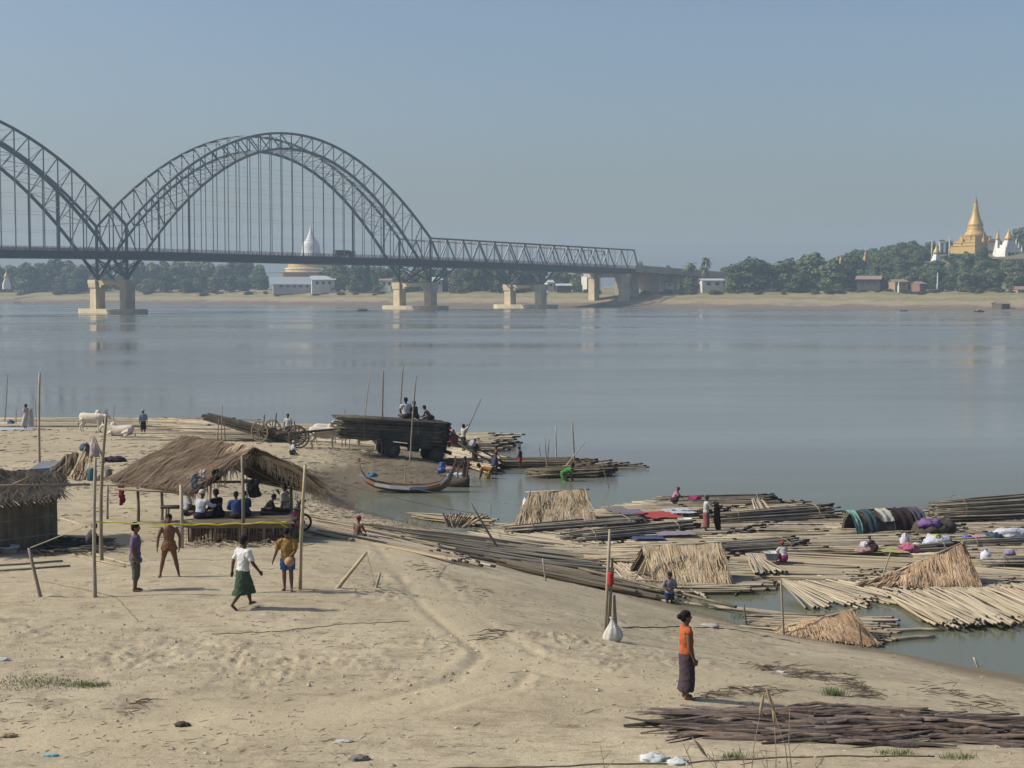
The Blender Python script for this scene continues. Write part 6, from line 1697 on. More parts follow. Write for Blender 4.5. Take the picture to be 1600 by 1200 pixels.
# ================================================================== bullock carts
def wheel(parent, c, axis, r, name='wheel'):
    x = Vector((0, 0, 1)); axis = axis.normalized(); y = axis.cross(x).normalized(); x = y.cross(axis)
    n = 26; b = MB()
    for k in range(n):
        a0, a1 = 2 * math.pi * k / n, 2 * math.pi * (k + 1) / n
        vs = []
        for a in (a0, a1):
            d = x * math.cos(a) + y * math.sin(a)
            vs += [c + d * r - axis * 0.04, c + d * r + axis * 0.04, c + d * (r * 0.86) + axis * 0.04, c + d * (r * 0.86) - axis * 0.04]
        b.add(vs, [(0, 1, 5, 4), (1, 2, 6, 5), (2, 3, 7, 6), (3, 0, 4, 7)])
    w_ = b.build(name, M_WOOD, parent)
    for k in range(12):
        a = 2 * math.pi * k / 12; d = x * math.cos(a) + y * math.sin(a)
        MB().beam(c + d * 0.09, c + d * r * 0.88, 0.045, 0.05, up=axis).build('spoke', M_WOOD, w_)
    MB().tube([c - axis * 0.13, c + axis * 0.13], [0.10, 0.10], 12).build('hub', M_WOODD, w_)
    return w_
g = G(406, 692); cart = thing('bullock_cart', 'wooden bullock cart carrying the tilted dark bamboo load', 'cart', g)
ax = Vector((0.45, 0.9, 0)).normalized(); rr = 16.5 * g.y / F
c0 = g + Vector((0, 0, rr)); wheel(cart, c0, ax, rr); wheel(cart, c0 + ax * 1.35, ax, rr)
MB().tube([c0 - ax * 0.1, c0 + ax * 1.45], 0.06, 8).build('axle', M_WOODD, cart)
sh = Vector((-0.9, 0.45, 0)).normalized()
for k in (0.3, 1.05): MB().beam(c0 + ax * k + sh * 2.9 + Vector((0, 0, 0.28)), c0 + ax * k - sh * 2.4 + Vector((0, 0, -0.15)), 0.09, 0.11).build('shaft', M_WOODD, cart)
for t in (-1.2, -0.4, 0.4, 1.2, 2.2): MB().beam(c0 + ax * 0.25 + sh * t + Vector((0, 0, 0.13)), c0 + ax * 1.1 + sh * t + Vector((0, 0, 0.13)), 0.07, 0.06).build('crossbar', M_WOODD, cart)
for k in (0.05, 1.3): MB().beam(c0 + ax * k - sh * 0.2, c0 + ax * k - sh * 0.35 + Vector((0, 0, 1.05)), 0.06).build('side_post', M_WOOD, cart)
a = D(325, 651, c0.y + 1.6); b_ = D(462, 688, c0.y + 0.6)
ld1 = thing('bamboo_load', 'long dark bamboo load tilted on the bullock cart', 'bamboo load', (a + b_) / 2)
J = MB(); dd = (b_ - a).normalized(); ss = Vector((-dd.y, dd.x, 0)).normalized(); uu = dd.cross(ss)
if uu.z < 0: uu = -uu
for i in range(110):
    u, v = U(-1, 1), U(-1, 1)
    if i % 2: u = -1
    pole_mesh(J, b_ + ss * u * 0.40 + uu * v * 0.34 + dd * U(-0.2, 0.1), a + ss * u * 0.5 + uu * v * 0.16 + dd * U(-0.25, 0.6), 0.045 * U(0.8, 1.2))
tag(J.build('bamboo_stack', [M_BAM['dark'], M_END], ld1, smooth=True, tint=True), kind='stuff')
for t in (0.35, 0.75):
    c = lerp(a, b_, t); hh = 0.2 + 0.18 * t
    MB().tube([c + ss * 0.5 * math.cos(x) + uu * hh * 1.35 * math.sin(x) for x in np.linspace(0, 2 * math.pi, 15)], 0.016, 5, cap=False).build('tie_rope', M_BAM['tan'], ld1)
g = G(467, 701); cart = thing('bullock_cart', 'wooden bullock cart hitched to the white oxen', 'cart', g)
rr = 17 * g.y / F; c0 = g + Vector((0, 0, rr)); ax = Vector((-0.25, 0.97, 0)).normalized(); fw = Vector((0.97, 0.25, 0))
wheel(cart, c0, ax, rr); wheel(cart, c0 + ax * 1.35, ax, rr)
MB().tube([c0 - ax * 0.1, c0 + ax * 1.45], 0.06, 8).build('axle', M_WOODD, cart)
for k in (0.3, 1.05): MB().beam(c0 + ax * k - fw * 1.3 + Vector((0, 0, 0.12)), c0 + ax * 0.68 + fw * 2.6 + Vector((0, 0, 0.42)), 0.09, 0.1).build('shaft', M_WOODD, cart)
for t in (-1.1, -0.5, 0.2, 0.8): MB().beam(c0 + ax * 0.3 + fw * t + Vector((0, 0, 0.2)), c0 + ax * 1.05 + fw * t + Vector((0, 0, 0.2)), 0.07).build('crossbar', M_WOODD, cart)
MB().beam(c0 + ax * (-0.1) + fw * 2.5 + Vector((0, 0, 0.5)), c0 + ax * 1.5 + fw * 2.5 + Vector((0, 0, 0.5)), 0.09).build('yoke', M_WOODD, cart)
MB().beam(c0 + ax * 0.02 - fw * 0.1, c0 + ax * 0.02 - fw * 0.25 + Vector((0, 0, 0.95)), 0.06).build('side_post', M_WOOD, cart)
ox('nearer white ox yoked to the cart, grazing side on', G(505, 700), 4, s=0.92, group='yoked oxen')
ox('farther white ox of the yoked pair behind its mate', G(500, 695) + Vector((0.3, 0.9, 0)), 6, s=0.9, group='yoked oxen')
ox('white humped ox standing on the left beach', G(143, 675), -8, s=0.95)
ox('white ox lying on the left beach beside the standing one', G(189, 681), 176, lying=True, s=0.98)
ox('pale ox half hidden behind the rear of the loaded truck', G(573, 702), 170, s=0.82)
for px, y0, y1, lab in ((340, 690, 655, 'thin prop pole left of the tilted cart load'), (346, 690, 633, 'taller prop pole crossing the tilted cart load'), (352, 690, 658, 'slanting short prop under the tilted load'), (540, 697, 640, 'short dark post behind the left end of the truck load'), (534, 699, 674, 'low trestle leg behind the oxen'), (546, 700, 676, 'second low trestle leg behind the oxen')):
    stake(lab, (px, y0), (px + U(-2, 2), y1), 0.03, 'grey')

# ================================================================== painted boat
bb = Z(640, 771, 0)
boat = thing('painted_boat', 'upswept wooden boat painted orange, blue and white at the inlet', 'boat', bb)
k = bb.y / F
def BP(px, py, dy=0.0): return D(px, py, bb.y + dy)
ctrl = [(562, 724, 740), (566, 742, 753), (578, 756, 763), (600, 763, 769), (640, 766, 772), (675, 765, 771), (695, 756, 765), (704, 742, 754), (710, 724, 736)]
ctrl = [(560, 722, 727, 0.04), (562, 736, 745, 0.09), (570, 748, 757, 0.22), (585, 755, 765, 0.40), (610, 759, 770, 0.52), (640, 761, 772, 0.56), (668, 760, 772, 0.52), (688, 755, 769, 0.40), (700, 744, 762, 0.22), (707, 732, 746, 0.09), (711, 720, 730, 0.04)]
hull = MB(); ins = []
rows = []
for px, yt, yb, hw in ctrl:
    t, b_ = BP(px, yt), BP(px, yb); z0, z1 = b_.z, t.z; x = t.x
    sec = []
    for a in np.linspace(-1, 1, 9):
        sec.append(Vector((x, bb.y + 0.55 + a * hw, z0 + (z1 - z0) * abs(a) ** 2.2)))
    rows.append(sec)
for off in (0.0, 0.035):
    o = len(hull.v)
    for sec in rows:
        for j, v in enumerate(sec):
            c = Vector((v.x, bb.y + 0.55, v.z + 0.3)); hull.v.append(v + (c - v).normalized() * off); hull.t.append(0)
    for i in range(len(rows) - 1):
        for j in range(8):
            q = o + i * 9 + j; f = (q, q + 1, q + 10, q + 9); hull.f.append(f if off else tuple(reversed(f))); hull.m.append(0)
o2 = len(rows) * 9
for i in range(len(rows) - 1):
    hull.f.append((i * 9, i * 9 + 9, o2 + i * 9 + 9, o2 + i * 9)); hull.m.append(0); hull.f.append((i * 9 + 17, i * 9 + 8, o2 + i * 9 + 8, o2 + i * 9 + 17)); hull.m.append(0)
hull = hull.build('hull', mat('boat_timber', (0.25, 0.18, 0.115), (0.16, 0.115, 0.075), rough=0.6, scale=2), boat, smooth=True)
cols = [('orange', (0.40, 0.16, 0.08)), ('blue', (0.12, 0.23, 0.40)), ('orange', (0.40, 0.16, 0.08)), ('white', (0.62, 0.62, 0.60)), ('white', (0.62, 0.62, 0.60)), ('blue', (0.12, 0.23, 0.40)), ('orange', (0.40, 0.16, 0.08)), ('white', (0.62, 0.62, 0.60)), ('blue', (0.12, 0.23, 0.40)), ('orange', (0.40, 0.16, 0.08))]
for i in range(len(rows) - 1):
    for sd, j in ((-1, 0), (1, 8)):
        p, q = rows[i][j], rows[i + 1][j]; n_ = Vector((0, sd * 0.03, 0)); hgt = 0.15
        b = MB(); dv0 = (rows[i][4] - p).normalized() * hgt * (0.6 if i in (0, 9) else 1); dv1 = (rows[i + 1][4] - q).normalized() * hgt * (0.6 if i in (0, 9) else 1)
        b.add([p + n_, q + n_, q + n_ + Vector((0, 0, -hgt)), p + n_ + Vector((0, 0, -hgt)), p - n_ * 0.6, q - n_ * 0.6, q - n_ * 0.6 + Vector((0, 0, -hgt)), p - n_ * 0.6 + Vector((0, 0, -hgt))], [(0, 1, 2, 3), (7, 6, 5, 4), (1, 0, 4, 5), (3, 2, 6, 7), (0, 3, 7, 4), (1, 5, 6, 2)])
        b.build('painted_strake', mat('paint_' + cols[i][0], cols[i][1], rough=0.6, scale=4), boat)
for i, m_ in ((0, 'paint_orange'), (10, 'paint_orange')):
    p = rows[i][0]; c = Vector((p.x, bb.y + 0.55, p.z)); MB().box(c + Vector((0, 0, 0.06)), (0.10, 0.14, 0.22)).build('stem_post', MATS[m_], boat)
for i in (3, 5, 7): MB().beam(rows[i][0] + Vector((0, 0, -0.08)), rows[i][8] + Vector((0, 0, -0.08)), 0.16, 0.04).build('thwart', M_WOOD, boat)
heap('blue cloth bundle lying in the bow of the painted boat', rows[2][4] + Vector((0.35, -0.05, 0.34)), (0.22, 0.2, 0.14), ('boatblue', (0.06, 0.20, 0.36)), seed=21)
# dugout boat nosed in behind it
p = Z(718, 764, 0.0); dug = thing('dugout_boat', 'plain dark dugout with orange posts right of the painted boat', 'boat', p)
rings = []
for i in range(6):
    s = i / 5; rings.append((Vector((p.x - 0.9 + 1.4 * s, p.y + 1.2 - 0.4 * s, 0.18 + 0.25 * (s - 0.4) ** 2)), (0, 0.38 * math.sin(math.pi * (0.15 + 0.75 * s)), 0), (0, 0, 0.28)))
MB().loft(rings, 10).build('hull', M_WOODD, dug, smooth=True)
for dx, dz in ((0.25, 1.1), (-0.15, 0.95)): MB().beam(Vector((p.x + dx, p.y + 1.0, 0.2)), Vector((p.x + dx * 1.3 + 0.1, p.y + 1.0, dz + 0.2)), 0.08).build('post', MATS['paint_orange'], dug)
stake('short stake planted before the painted boat', (633, 754), (633, 727), 0.03)
for i, (px, py, lab) in enumerate(((684, 742, 'blue plastic drum lying left of the dugout'), (691, 736, 'upright blue plastic drum left of the dugout'))):
    c = G(px, py) + Vector((0, 0, 0.02)); rot_ = Matrix.Rotation(R(80 if i == 0 else 0), 3, 'Y'); b = MB(); b.lathe([(0.15, 0), (0.165, 0.04), (0.165, 0.18), (0.18, 0.2), (0.165, 0.22), (0.165, 0.38), (0.15, 0.42), (0.04, 0.42)], (0, 0, 0), 16)
    b.v = [c + rot_ @ v + (Vector((0, 0, 0.16)) if i == 0 else Vector()) for v in b.v]
    tag(b.build('plastic_drum', mat('plastic_blue', (0.035, 0.075, 0.26), rough=0.5), None, smooth=True), lab, 'drum')
heap('white soap foam and washing at the edge of the water', G(715, 748), (0.5, 0.3, 0.22), ('foam', (0.60, 0.62, 0.62)), seed=31)
heap('small pink garment by the dugout', G(704, 735), (0.25, 0.2, 0.12), ('smallpink', (0.5, 0.28, 0.28)), seed=32)

# ================================================================== stakes by truck, on beach and in the water
for lab, p0, p1, r, kd in (('slim tall pole behind the truck load at left', (567, 690), (578, 586), 0.035, 'tan'), ('pale tall pole in front of the truck load at left', (597, 714), (599, 579), 0.045, 'tan'), ('dark tall pole behind the truck load', (623, 690), (630, 571), 0.045, 'grey'), ('bent tall pole in front of the truck cab', (641, 722), (650, 588), 0.045, 'grey'),
                           ('very tall crooked pole on the left beach', (62, 731), (62, 582), 0.06, 'tan'), ('thin leaning pole at the left edge of beach', (7, 661), (12, 586), 0.03, 'grey'), ('short post beside the cloth shaker', (25, 664), (25, 635), 0.03, 'grey'), ('thin post right of the cloth shaker', (57, 668), (55, 621), 0.025, 'grey'), ('post behind the lying ox', (177, 660), (179, 631), 0.035, 'tan'),
                           ('slim stake in the river left of the crossed stakes', (846, 727), (841, 690), 0.03, 'tan'), ('left stake of the crossed pair in the river', (856, 738), (851, 685), 0.035, 'grey'), ('right stake of the crossed pair in the river', (853, 738), (858, 687), 0.035, 'grey'), ('tall pale stake with rag out in the river', (870, 728), (868, 666), 0.045, 'straw'), ('tallest pale stake at the raft end in the river', (897, 730), (894, 660), 0.05, 'straw'),
                           ('slanting stake crossing the tallest river stake', (880, 734), (914, 690), 0.035, 'tan'), ('thin leaning rod standing in open water', (952, 763), (939, 721), 0.022, 'grey'),
                           ('dark leaning mooring stick in front of the inlet', (787, 868), (735, 785), 0.045, 'wet'), ('thin stake among the shore poles', (853, 905), (848, 872), 0.03, 'tan'), ('upright stake on the water by the collapsed thatch', (1224, 993), (1220, 905), 0.035, 'straw'), ('forked stub stake at the water edge left of the collapsed thatch', (1166, 977), (1162, 945), 0.035, 'grey'),
                           ('short pale stick standing in the pool at far right', (1528, 1042), (1521, 1026), 0.035, 'straw'), ('dark thin stake on the collapsed thatch', (1347, 1012), (1341, 972), 0.03, 'grey'), ('thin stake in front of the tallest tent', (767, 800), (767, 786), 0.02, 'grey')):
    stake(lab, p0, p1, r, kd)
stake('short pole rising behind men on the load', (640, 690), (641, 628), 0.04, 'tan', base=Vector((D(640, 655, la.y + 2.4).x, la.y + 2.4, 0.5)))

# ================================================================== thatched pavilion
gp = lambda px, py, z: Z(px, py, z)
A_ = Z(398, 703, 5.05); Bk = Z(288, 684, 5.05)
Lf, Lb = Z(296, 768, 3.85), Z(172, 748, 3.75)
Rf = Z(512, 768, 3.85); Rb = Rf + (Bk - A_)
pav = thing('thatched_pavilion', 'open brown thatched pavilion where people sit in the shade', 'pavilion', G(370, 850))
thatch(pav, Bk, A_, Lb, Lf, 6500, 'brown', 0.75, 0.14, 8, 0.02, 0.02, 0.09, messy=0.7)
thatch(pav, A_ + Vector((0, 0, 0)), Bk, Rf, Rb, 2600, 'tan', 0.75, 0.14, 7, 0.02, -0.16, 0.09, messy=0.5)
thatch(pav, lerp(A_, Bk, 0.25) + Vector((0, 0, .06)), A_ + Vector((.1, -.15, .05)), lerp(lerp(A_, Bk, 0.25), Lf, 0.14) + Vector((0, 0, .08)), lerp(A_, Lf, 0.12) + Vector((.1, -.15, .06)), 350, 'tan', 0.5, 0.03, 2, name='ridge_cap')
# hanging straw fringe at the gable
st = MB()
for i in range(420):
    t = U(0, 1); e = lerp(A_, Rf, t) if i % 3 else lerp(A_, Lf, t); p = e + Vector((U(-.05, .05), U(-.12, .1), U(-.15, 0.02))); q = p + Vector((U(-.08, .12), U(-.06, .06), -U(0.12, 0.5)))
    s = Vector((0.012, 0.006, 0)); st.add([p - s, p + s, q + s * 0.4, q - s * 0.4], [(0, 1, 2, 3)])
so = st.build('thatch_fringe', M_TH['tan'], pav, tint=True); so['kind'] = 'stuff'
def post(px, yb, yt, r=0.055, kd='tan', dy=0.0, name='post'):
    b = G(px, yb); b.y += dy; t = D(px, yt, b.y); b.z = gh(b.x, b.y) - 0.2; t.x = b.x
    MB().tube([b, lerp(b, t, 0.5) + Vector((0.015, 0, 0)), t], [r * 1.1, r, r * 0.9], 8).build(name, M_BAM[kd], pav, smooth=True); return b, t
post(284, 857, 758); pr1 = post(455, 838, 742); post(380, 850, 712); post(216, 815, 762); post(253, 812, 760); post(385, 806, 738); post(328, 800, 728); post(447, 806, 735)
for a, c, r in ((Z(180, 764, 3.7), Z(300, 770, 3.72), 0.045), (Z(296, 753, 3.9), Z(470, 753, 3.9), 0.045), (Lf + Vector((.1, .1, -.15)), Lb + Vector((.1, 0, -.12)), 0.04), (A_ + Vector((0, .1, -.18)), Bk + Vector((0, 0, -.18)), 0.05), (Rf + Vector((-.3, .2, -.1)), Rb + Vector((-.3, 0, -.12)), 0.04)):
    MB().tube([a, c], r, 7).build('beam', M_BAM['tan'], pav, smooth=True)
for t in (0.15, 0.5, 0.85):
    MB().tube([lerp(A_, Bk, t) + Vector((0, 0, -.2)), lerp(Rf, Rb, t) + Vector((0, 0, -.18))], 0.03, 6).build('rafter', M_BAM['tan'], pav, smooth=True)
    MB().tube([lerp(A_, Bk, t) + Vector((0, 0, -.2)), lerp(Lf, Lb, t) + Vector((0, 0, -.18))], 0.03, 6).build('rafter', M_BAM['tan'], pav, smooth=True)
# raised bamboo platform
zf = 3.15
p0, p1 = G(290, 850), G(462, 846); yb = p0.y + 2.9
pl = thing('sitting_platform', 'raised bamboo sitting platform under the pavilion roof', 'platform', (p0 + p1) / 2)
zf = (p0.z + p1.z) / 2 + 0.62
for i in range(30):
    y = p0.y + 0.3 + (yb - p0.y - 0.3) * i / 29
    MB().beam(Vector((p0.x, y, zf)), Vector((p1.x, y, zf)), 0.085, 0.03).build('slat', M_BAM['wet'], pl)  # dark tone puts the shade under the roof into the slats
for x in np.linspace(p0.x + 0.1, p1.x - 0.1, 5):
    for y in (p0.y + 0.35, yb - 0.1):
        MB().tube([Vector((x, y, gh(x, y) - 0.15)), Vector((x, y, zf - 0.02))], 0.05, 7).build('leg', M_BAM['wet'], pl, smooth=True)
MB().beam(Vector((p0.x, p0.y + 0.28, zf - 0.08)), Vector((p1.x, p0.y + 0.28, zf - 0.08)), 0.06, 0.1).build('edge_beam', M_BAM['wet'], pl)
for i in range(26):
    x = p0.x + 0.15 + (p1.x - p0.x - 0.3) * i / 25
    MB().beam(Vector((x, p0.y + 0.42, gh(x, p0.y + .42) - 0.05)), Vector((x + U(-.05, .05), p0.y + 0.42, zf - 0.06)), 0.165, 0.02).build('shade_skirt_slat', M_WOODD, pl)  # slatted front, darkened to paint in the shade below the platform
for i in range(18):
    y = p0.y + 0.45 + (yb - p0.y - 0.5) * i / 17
    MB().beam(Vector((p0.x + 0.05, y, gh(p0.x, y) - 0.05)), Vector((p0.x + 0.05, y, zf - 0.06)), 0.02, 0.15, up=(1, 0, 0)).build('shade_skirt_slat', M_WOODD, pl)  # side slats added to keep sun out and the underside dark
for i in range(24):
    x = p0.x + 0.15 + (p1.x - p0.x - 0.3) * i / 23
    MB().beam(Vector((x, yb - 0.05, gh(x, yb) - 0.05)), Vector((x, yb - 0.05, zf - 0.06)), 0.19, 0.02).build('shade_skirt_slat', M_WOODD, pl)  # back slats likewise added to darken the space underneath
bn = thing('bench', 'dark bench at the left side of the pavilion', 'bench', G(270, 818))
b0_, b1_ = G(258, 830), G(302, 830)
for p in (b0_, b1_):
    for dy in (0.0, 0.35): MB().beam(Vector((p.x, p.y + dy, gh(p.x, p.y + dy) - 0.05)), Vector((p.x + 0.06, p.y + dy, p.z + 0.75)), 0.05).build('leg', M_BAM['tan'], bn)
MB().box((b0_ + b1_) / 2 + Vector((0.1, 0.17, 0.78)), (b1_.x - b0_.x + 0.5, 0.5, 0.06)).build('seat', M_WOODD, bn)
MB().beam(Vector((b0_.x, b0_.y, b0_.z + 0.3)), Vector((b1_.x, b1_.y, b1_.z + 0.4)), 0.04).build('brace', M_BAM['tan'], bn)
# rubbish and sticks under the platform
J = MB()
for i in range(70):
    p = G(U(295, 460), U(845, 856)); q = p + Vector((U(-.6, .6), U(-.1, .3), U(0, .12))); J.tube([p + Vector((0, 0, .03)), q + Vector((0, 0, .03))], U(0.012, 0.03), 5)
tag(J.build('stick_litter', M_BAM['tan'], None, tint=True), 'litter of broken sticks under the sitting platform', 'sticks', kind='stuff')
# clothes hung under the roof
def hung(px, y0, y1, wpx, Y, col, lab, name='hung_shirt'):
    t, b_ = D(px, y0, Y), D(px, y1, Y); w_ = wpx * Y / F / 2; h_ = t.z - b_.z; b = MB(); rg = []
    for k, (s, f) in enumerate(((0.0, 0.55), (0.06, 1.0), (0.25, 0.85), (0.6, 0.9), (0.85, 1.0), (1.0, 0.9))):
        rg.append((t + Vector((0.04 * math.sin(k * 2), 0.03 * math.cos(k), -h_ * s)), (w_ * f, 0, 0), (0, 0.025 + 0.015 * (k % 2), 0)))
    b.loft(rg, 12)
    o = tag(b.build(name, cloth(*col), None, smooth=True), lab, 'clothes'); ss = o.modifiers.new('sub', 'SUBSURF'); ss.levels = 2; ss.render_levels = 2; dm = o.modifiers.new('folds', 'DISPLACE'); dm.texture = _cl; dm.strength = 0.14
    return o
Yp = G(380, 850).y
hung(397, 748, 778, 22, Yp + 1.5, ('black', (0.018, 0.018, 0.02)), 'black shirt hanging under the pavilion roof at right')
hung(337, 733, 750, 12, Yp + 2.2, ('black', (0.018, 0.018, 0.02)), 'dark garment hanging under the pavilion roof at left')
hung(304, 740, 772, 13, Yp + 1.8, ('greyblue', (0.18, 0.20, 0.22)), 'grey trousers hanging behind the white capped sitter')
hung(316, 733, 752, 12, Yp + 1.9, ('offwhite', (0.5, 0.44, 0.42)), 'pale striped cloth hanging beside the grey trousers')
hung(190, 747, 789, 10, G(190, 815).y, ('crimson', (0.26, 0.02, 0.035)), 'crimson cloth hanging from the left rail')
hung(478, 640 + 100, 790, 4, Yp + 6, ('tanrag', (0.3, 0.25, 0.2)), 'thin rag hanging right of the pavilion') if False else None

# ================================================================== motorcycles
def motorbike(c, face, label, col):
    root = thing('motorcycle', label, 'motorcycle', c, None, R(face)); W = WORLD[root.name]
    def fin(mb, nm, m, parent=root, sm=True):
        me = bpy.data.meshes.new(nm); me.from_pydata([tuple(v) for v in mb.v], [], mb.f); me.materials.append(m)
        if sm: me.polygons.foreach_set('use_smooth', [True] * len(mb.f))
        return put(me, nm, parent, M=W)
    for x in (-0.6, 0.62):
        ring = [Vector((x + 0.25 * math.cos(a), 0, 0.28 + 0.25 * math.sin(a))) for a in np.linspace(0, 2 * math.pi, 25)]
        w_ = fin(MB().tube(ring, 0.04, 7, cap=False), 'wheel', M_TYRE); fin(MB().tube([(x, -0.05, 0.28), (x, 0.05, 0.28)], 0.06, 10), 'hub', M_RIM, w_)
        for k in range(8):
            a = math.pi * k / 4; fin(MB().tube([(x, 0, 0.28), (x + 0.23 * math.cos(a), 0, 0.28 + 0.23 * math.sin(a))], 0.008, 4), 'spoke', M_RIM, w_)
    m = mat('bike_' + col[0], col[1], rough=0.35, spec=0.5)
    fin(MB().loft([((-0.75, 0, 0.66), (0, 0.05, 0), (0, 0, 0.04)), ((-0.5, 0, 0.62), (0, 0.11, 0), (0, 0, 0.10)), ((-0.1, 0, 0.55), (0, 0.11, 0), (0, 0, 0.14)), ((0.1, 0, 0.45), (0, 0.1, 0), (0, 0, 0.12))], 10), 'body', m)
    fin(MB().loft([((-0.72, 0, 0.76), (0, 0.09, 0), (0, 0, 0.03)), ((-0.3, 0, 0.76), (0, 0.13, 0), (0, 0, 0.05)), ((0.05, 0, 0.72), (0, 0.09, 0), (0, 0, 0.04))], 10), 'seat', M_TYRE)
    fin(MB().tube([(0.62, 0, 0.28), (0.45, 0, 0.92)], 0.045, 8), 'fork', M_RIM)
    fin(MB().loft([((0.28, 0, 0.35), (0, 0.16, 0), (0.04, 0, 0)), ((0.42, 0, 0.65), (0, 0.19, 0), (0.05, 0, 0)), ((0.46, 0, 0.88), (0, 0.10, 0), (0.05, 0, 0))], 10), 'leg_shield', m)
    fin(MB().tube([(0.38, -0.32, 1.0), (0.45, -0.1, 0.95), (0.45, 0.1, 0.95), (0.38, 0.32, 1.0)], 0.018, 6), 'handlebar', M_RIM)
    fin(MB().ell((0.54, 0, 0.93), (0.08, 0.1, 0.09)), 'headlight', M_RIM)
    fin(MB().ell((0.0, 0, 0.30), (0.18, 0.12, 0.12)), 'engine', M_RIM); fin(MB().tube([(0.0, 0.12, 0.25), (-0.7, 0.15, 0.3)], [0.03, 0.05], 8), 'exhaust', M_RIM)
    for q in (-1, 1): fin(MB().tube([(0.42, 0.2 * q, 0.98), (0.42, 0.24 * q, 1.16)], 0.008, 4).ell((0.42, 0.26 * q, 1.2), (0.01, 0.06, 0.04)), 'mirror', M_TYRE)
motorbike(G(462, 846), 95, 'red and black motorbike parked at the right corner of the pavilion', ('red', (0.16, 0.015, 0.02)))
motorbike(G(424, 852) + Vector((0, 2.6, 0.02)), 15, 'black motorbike parked behind the pavilion platform', ('blackb', (0.015, 0.015, 0.018)))

# ================================================================== left hut, lean-to and frame
h0, h1 = G(-60, 868), G(90, 852)
hut = thing('woven_hut', 'low bamboo hut with split bamboo walls at the left edge', 'hut', (h0 + h1) / 2)
zt = D(90, 772, h1.y).z; zt0 = zt
hd_ = (h1 - h0); nsl = 34
for i in range(nsl):
    t = (i + 0.5) / nsl; p = lerp(h0, h1, t)
    MB().box(Vector((p.x, p.y + U(-.008, .008), (p.z - 0.1 + zt) / 2)), (hd_.length / nsl * 0.94, 0.03, zt - p.z + 0.1), Matrix.Rotation(math.atan2(hd_.y, hd_.x), 3, 'Z')).build('wall_slat', M_BAM['wet'], hut)
for zz in (0.25, 0.6, 0.9):
    MB().beam(h0 + Vector((0, -0.035, (zt - h0.z) * zz)), h1 + Vector((0, -0.035, (zt - h1.z) * zz)), 0.04, 0.05).build('batten', M_BAM['grey'], hut)
MB().beam(h1 + Vector((-0.04, 0.05, (zt - h1.z) / 2)), h1 + Vector((-0.85, 2.3, (zt - h1.z) / 2)), 0.05, zt - h1.z + 0.1).build('side_wall', M_BAM['wet'], hut)
rg0, rg1 = D(-60, 733, h0.y + 1.5), D(96, 741, h1.y + 1.3)
thatch(hut, rg0, rg1, Vector((h0.x - .2, h0.y - 0.4, zt - 0.05)), Vector((h1.x + 0.15, h1.y - 0.4, zt - 0.08)), 2600, 'grey', 0.5, 0.10, 5, 0.028, 0.03, 0.08, messy=0.9)
thatch(hut, rg0, rg1, Vector((h0.x - .2, h0.y + 3.2, zt - 0.1)), Vector((h1.x - 0.6, h1.y + 3.0, zt - 0.1)), 700, 'grey', 0.5, 0.10, 4, 0.028, messy=0.9)
for i in range(12):
    p = lerp(h0, h1, (i + 0.3) / 12); MB().tube([Vector((p.x - 0.25, p.y - 0.25, zt + 0.10)), Vector((p.x + 0.15, p.y - 0.55, zt - 0.12))], 0.015, 5).build('rafter_tip', M_BAM['straw'], hut)
MB().tube([D(-20, 759, h0.y - 0.1), D(140, 757, h1.y - 0.1)], 0.035, 7).build('roof_pole', M_BAM['tan'], hut, smooth=True)
MB().tube([D(20, 757, h0.y + 0.3), D(50, 744, h0.y + .7)], 0.03, 7).build('roof_pole', M_BAM['tan'], hut, smooth=True)
# lean-to behind
q0, q1 = G(82, 745), G(150, 745)
lt = thing('lean_to', 'small straw lean to with clothes behind the left hut', 'shelter', (q0 + q1) / 2)
thatch(lt, D(132, 700, q1.y + 0.3), D(148, 704, q1.y), D(112, 744, q0.y - 0.6), D(132, 748, q1.y - 0.8), 700, 'tan', 0.6, 0.06, 3, 0.03, messy=0.3)
thatch(lt, D(104, 712, q0.y + 0.6), D(122, 708, q0.y + 0.6), D(78, 738, q0.y), D(112, 740, q0.y), 300, 'brown', 0.5, 0.06, 3, 0.03)
for a, c in (((104, 710), (104, 742)), ((134, 698), (112, 745)), ((114, 732), (128, 742))): MB().tube([D(*a, q0.y - .8), D(*c, q0.y - .9)], 0.03, 6).build('prop', M_BAM['tan'], lt, smooth=True)
tp = thing('blue_tarp', 'blue and grey tarpaulin roof behind the left hut', 'tarpaulin', D(70, 735, q0.y + 0.5))
ta = [D(46, 733, q0.y), D(78, 731, q0.y), D(100, 721, q0.y + 1.8), D(66, 720, q0.y + 1.8)]
tb_ = [v + Vector((0, 0, -0.03)) for v in ta]
MB().add(ta + tb_, [(0, 1, 2, 3), (7, 6, 5, 4), (0, 4, 5, 1), (1, 5, 6, 2), (2, 6, 7, 3), (3, 7, 4, 0)]).build('sheet', cloth('tarp', (0.22, 0.24, 0.27)), tp)
MB().add([ta[0], ta[1], ta[1] + Vector((0, -.02, -.2)), ta[0] + Vector((0, -.02, -.2)), ta[0] + Vector((0, .05, 0)), ta[1] + Vector((0, .05, 0)), ta[1] + Vector((0, .05, -.2)), ta[0] + Vector((0, .05, -.2))], [(3, 2, 1, 0), (4, 5, 6, 7), (0, 4, 7, 3), (1, 2, 6, 5), (2, 3, 7, 6)]).build('valance', cloth('tarpblue', (0.06, 0.14, 0.30)), tp)
for v in ta[:2]: MB().tube([v, Vector((v.x, v.y, gh(v.x, v.y) - 0.2))], 0.03, 6).build('post', M_BAM['tan'], tp)
heap('dark blue and white clothes on top of the lean to', D(134, 704, q0.y - 0.1), (0.22, 0.2, 0.22), ('leanblue', (0.10, 0.13, 0.20)), seed=41)
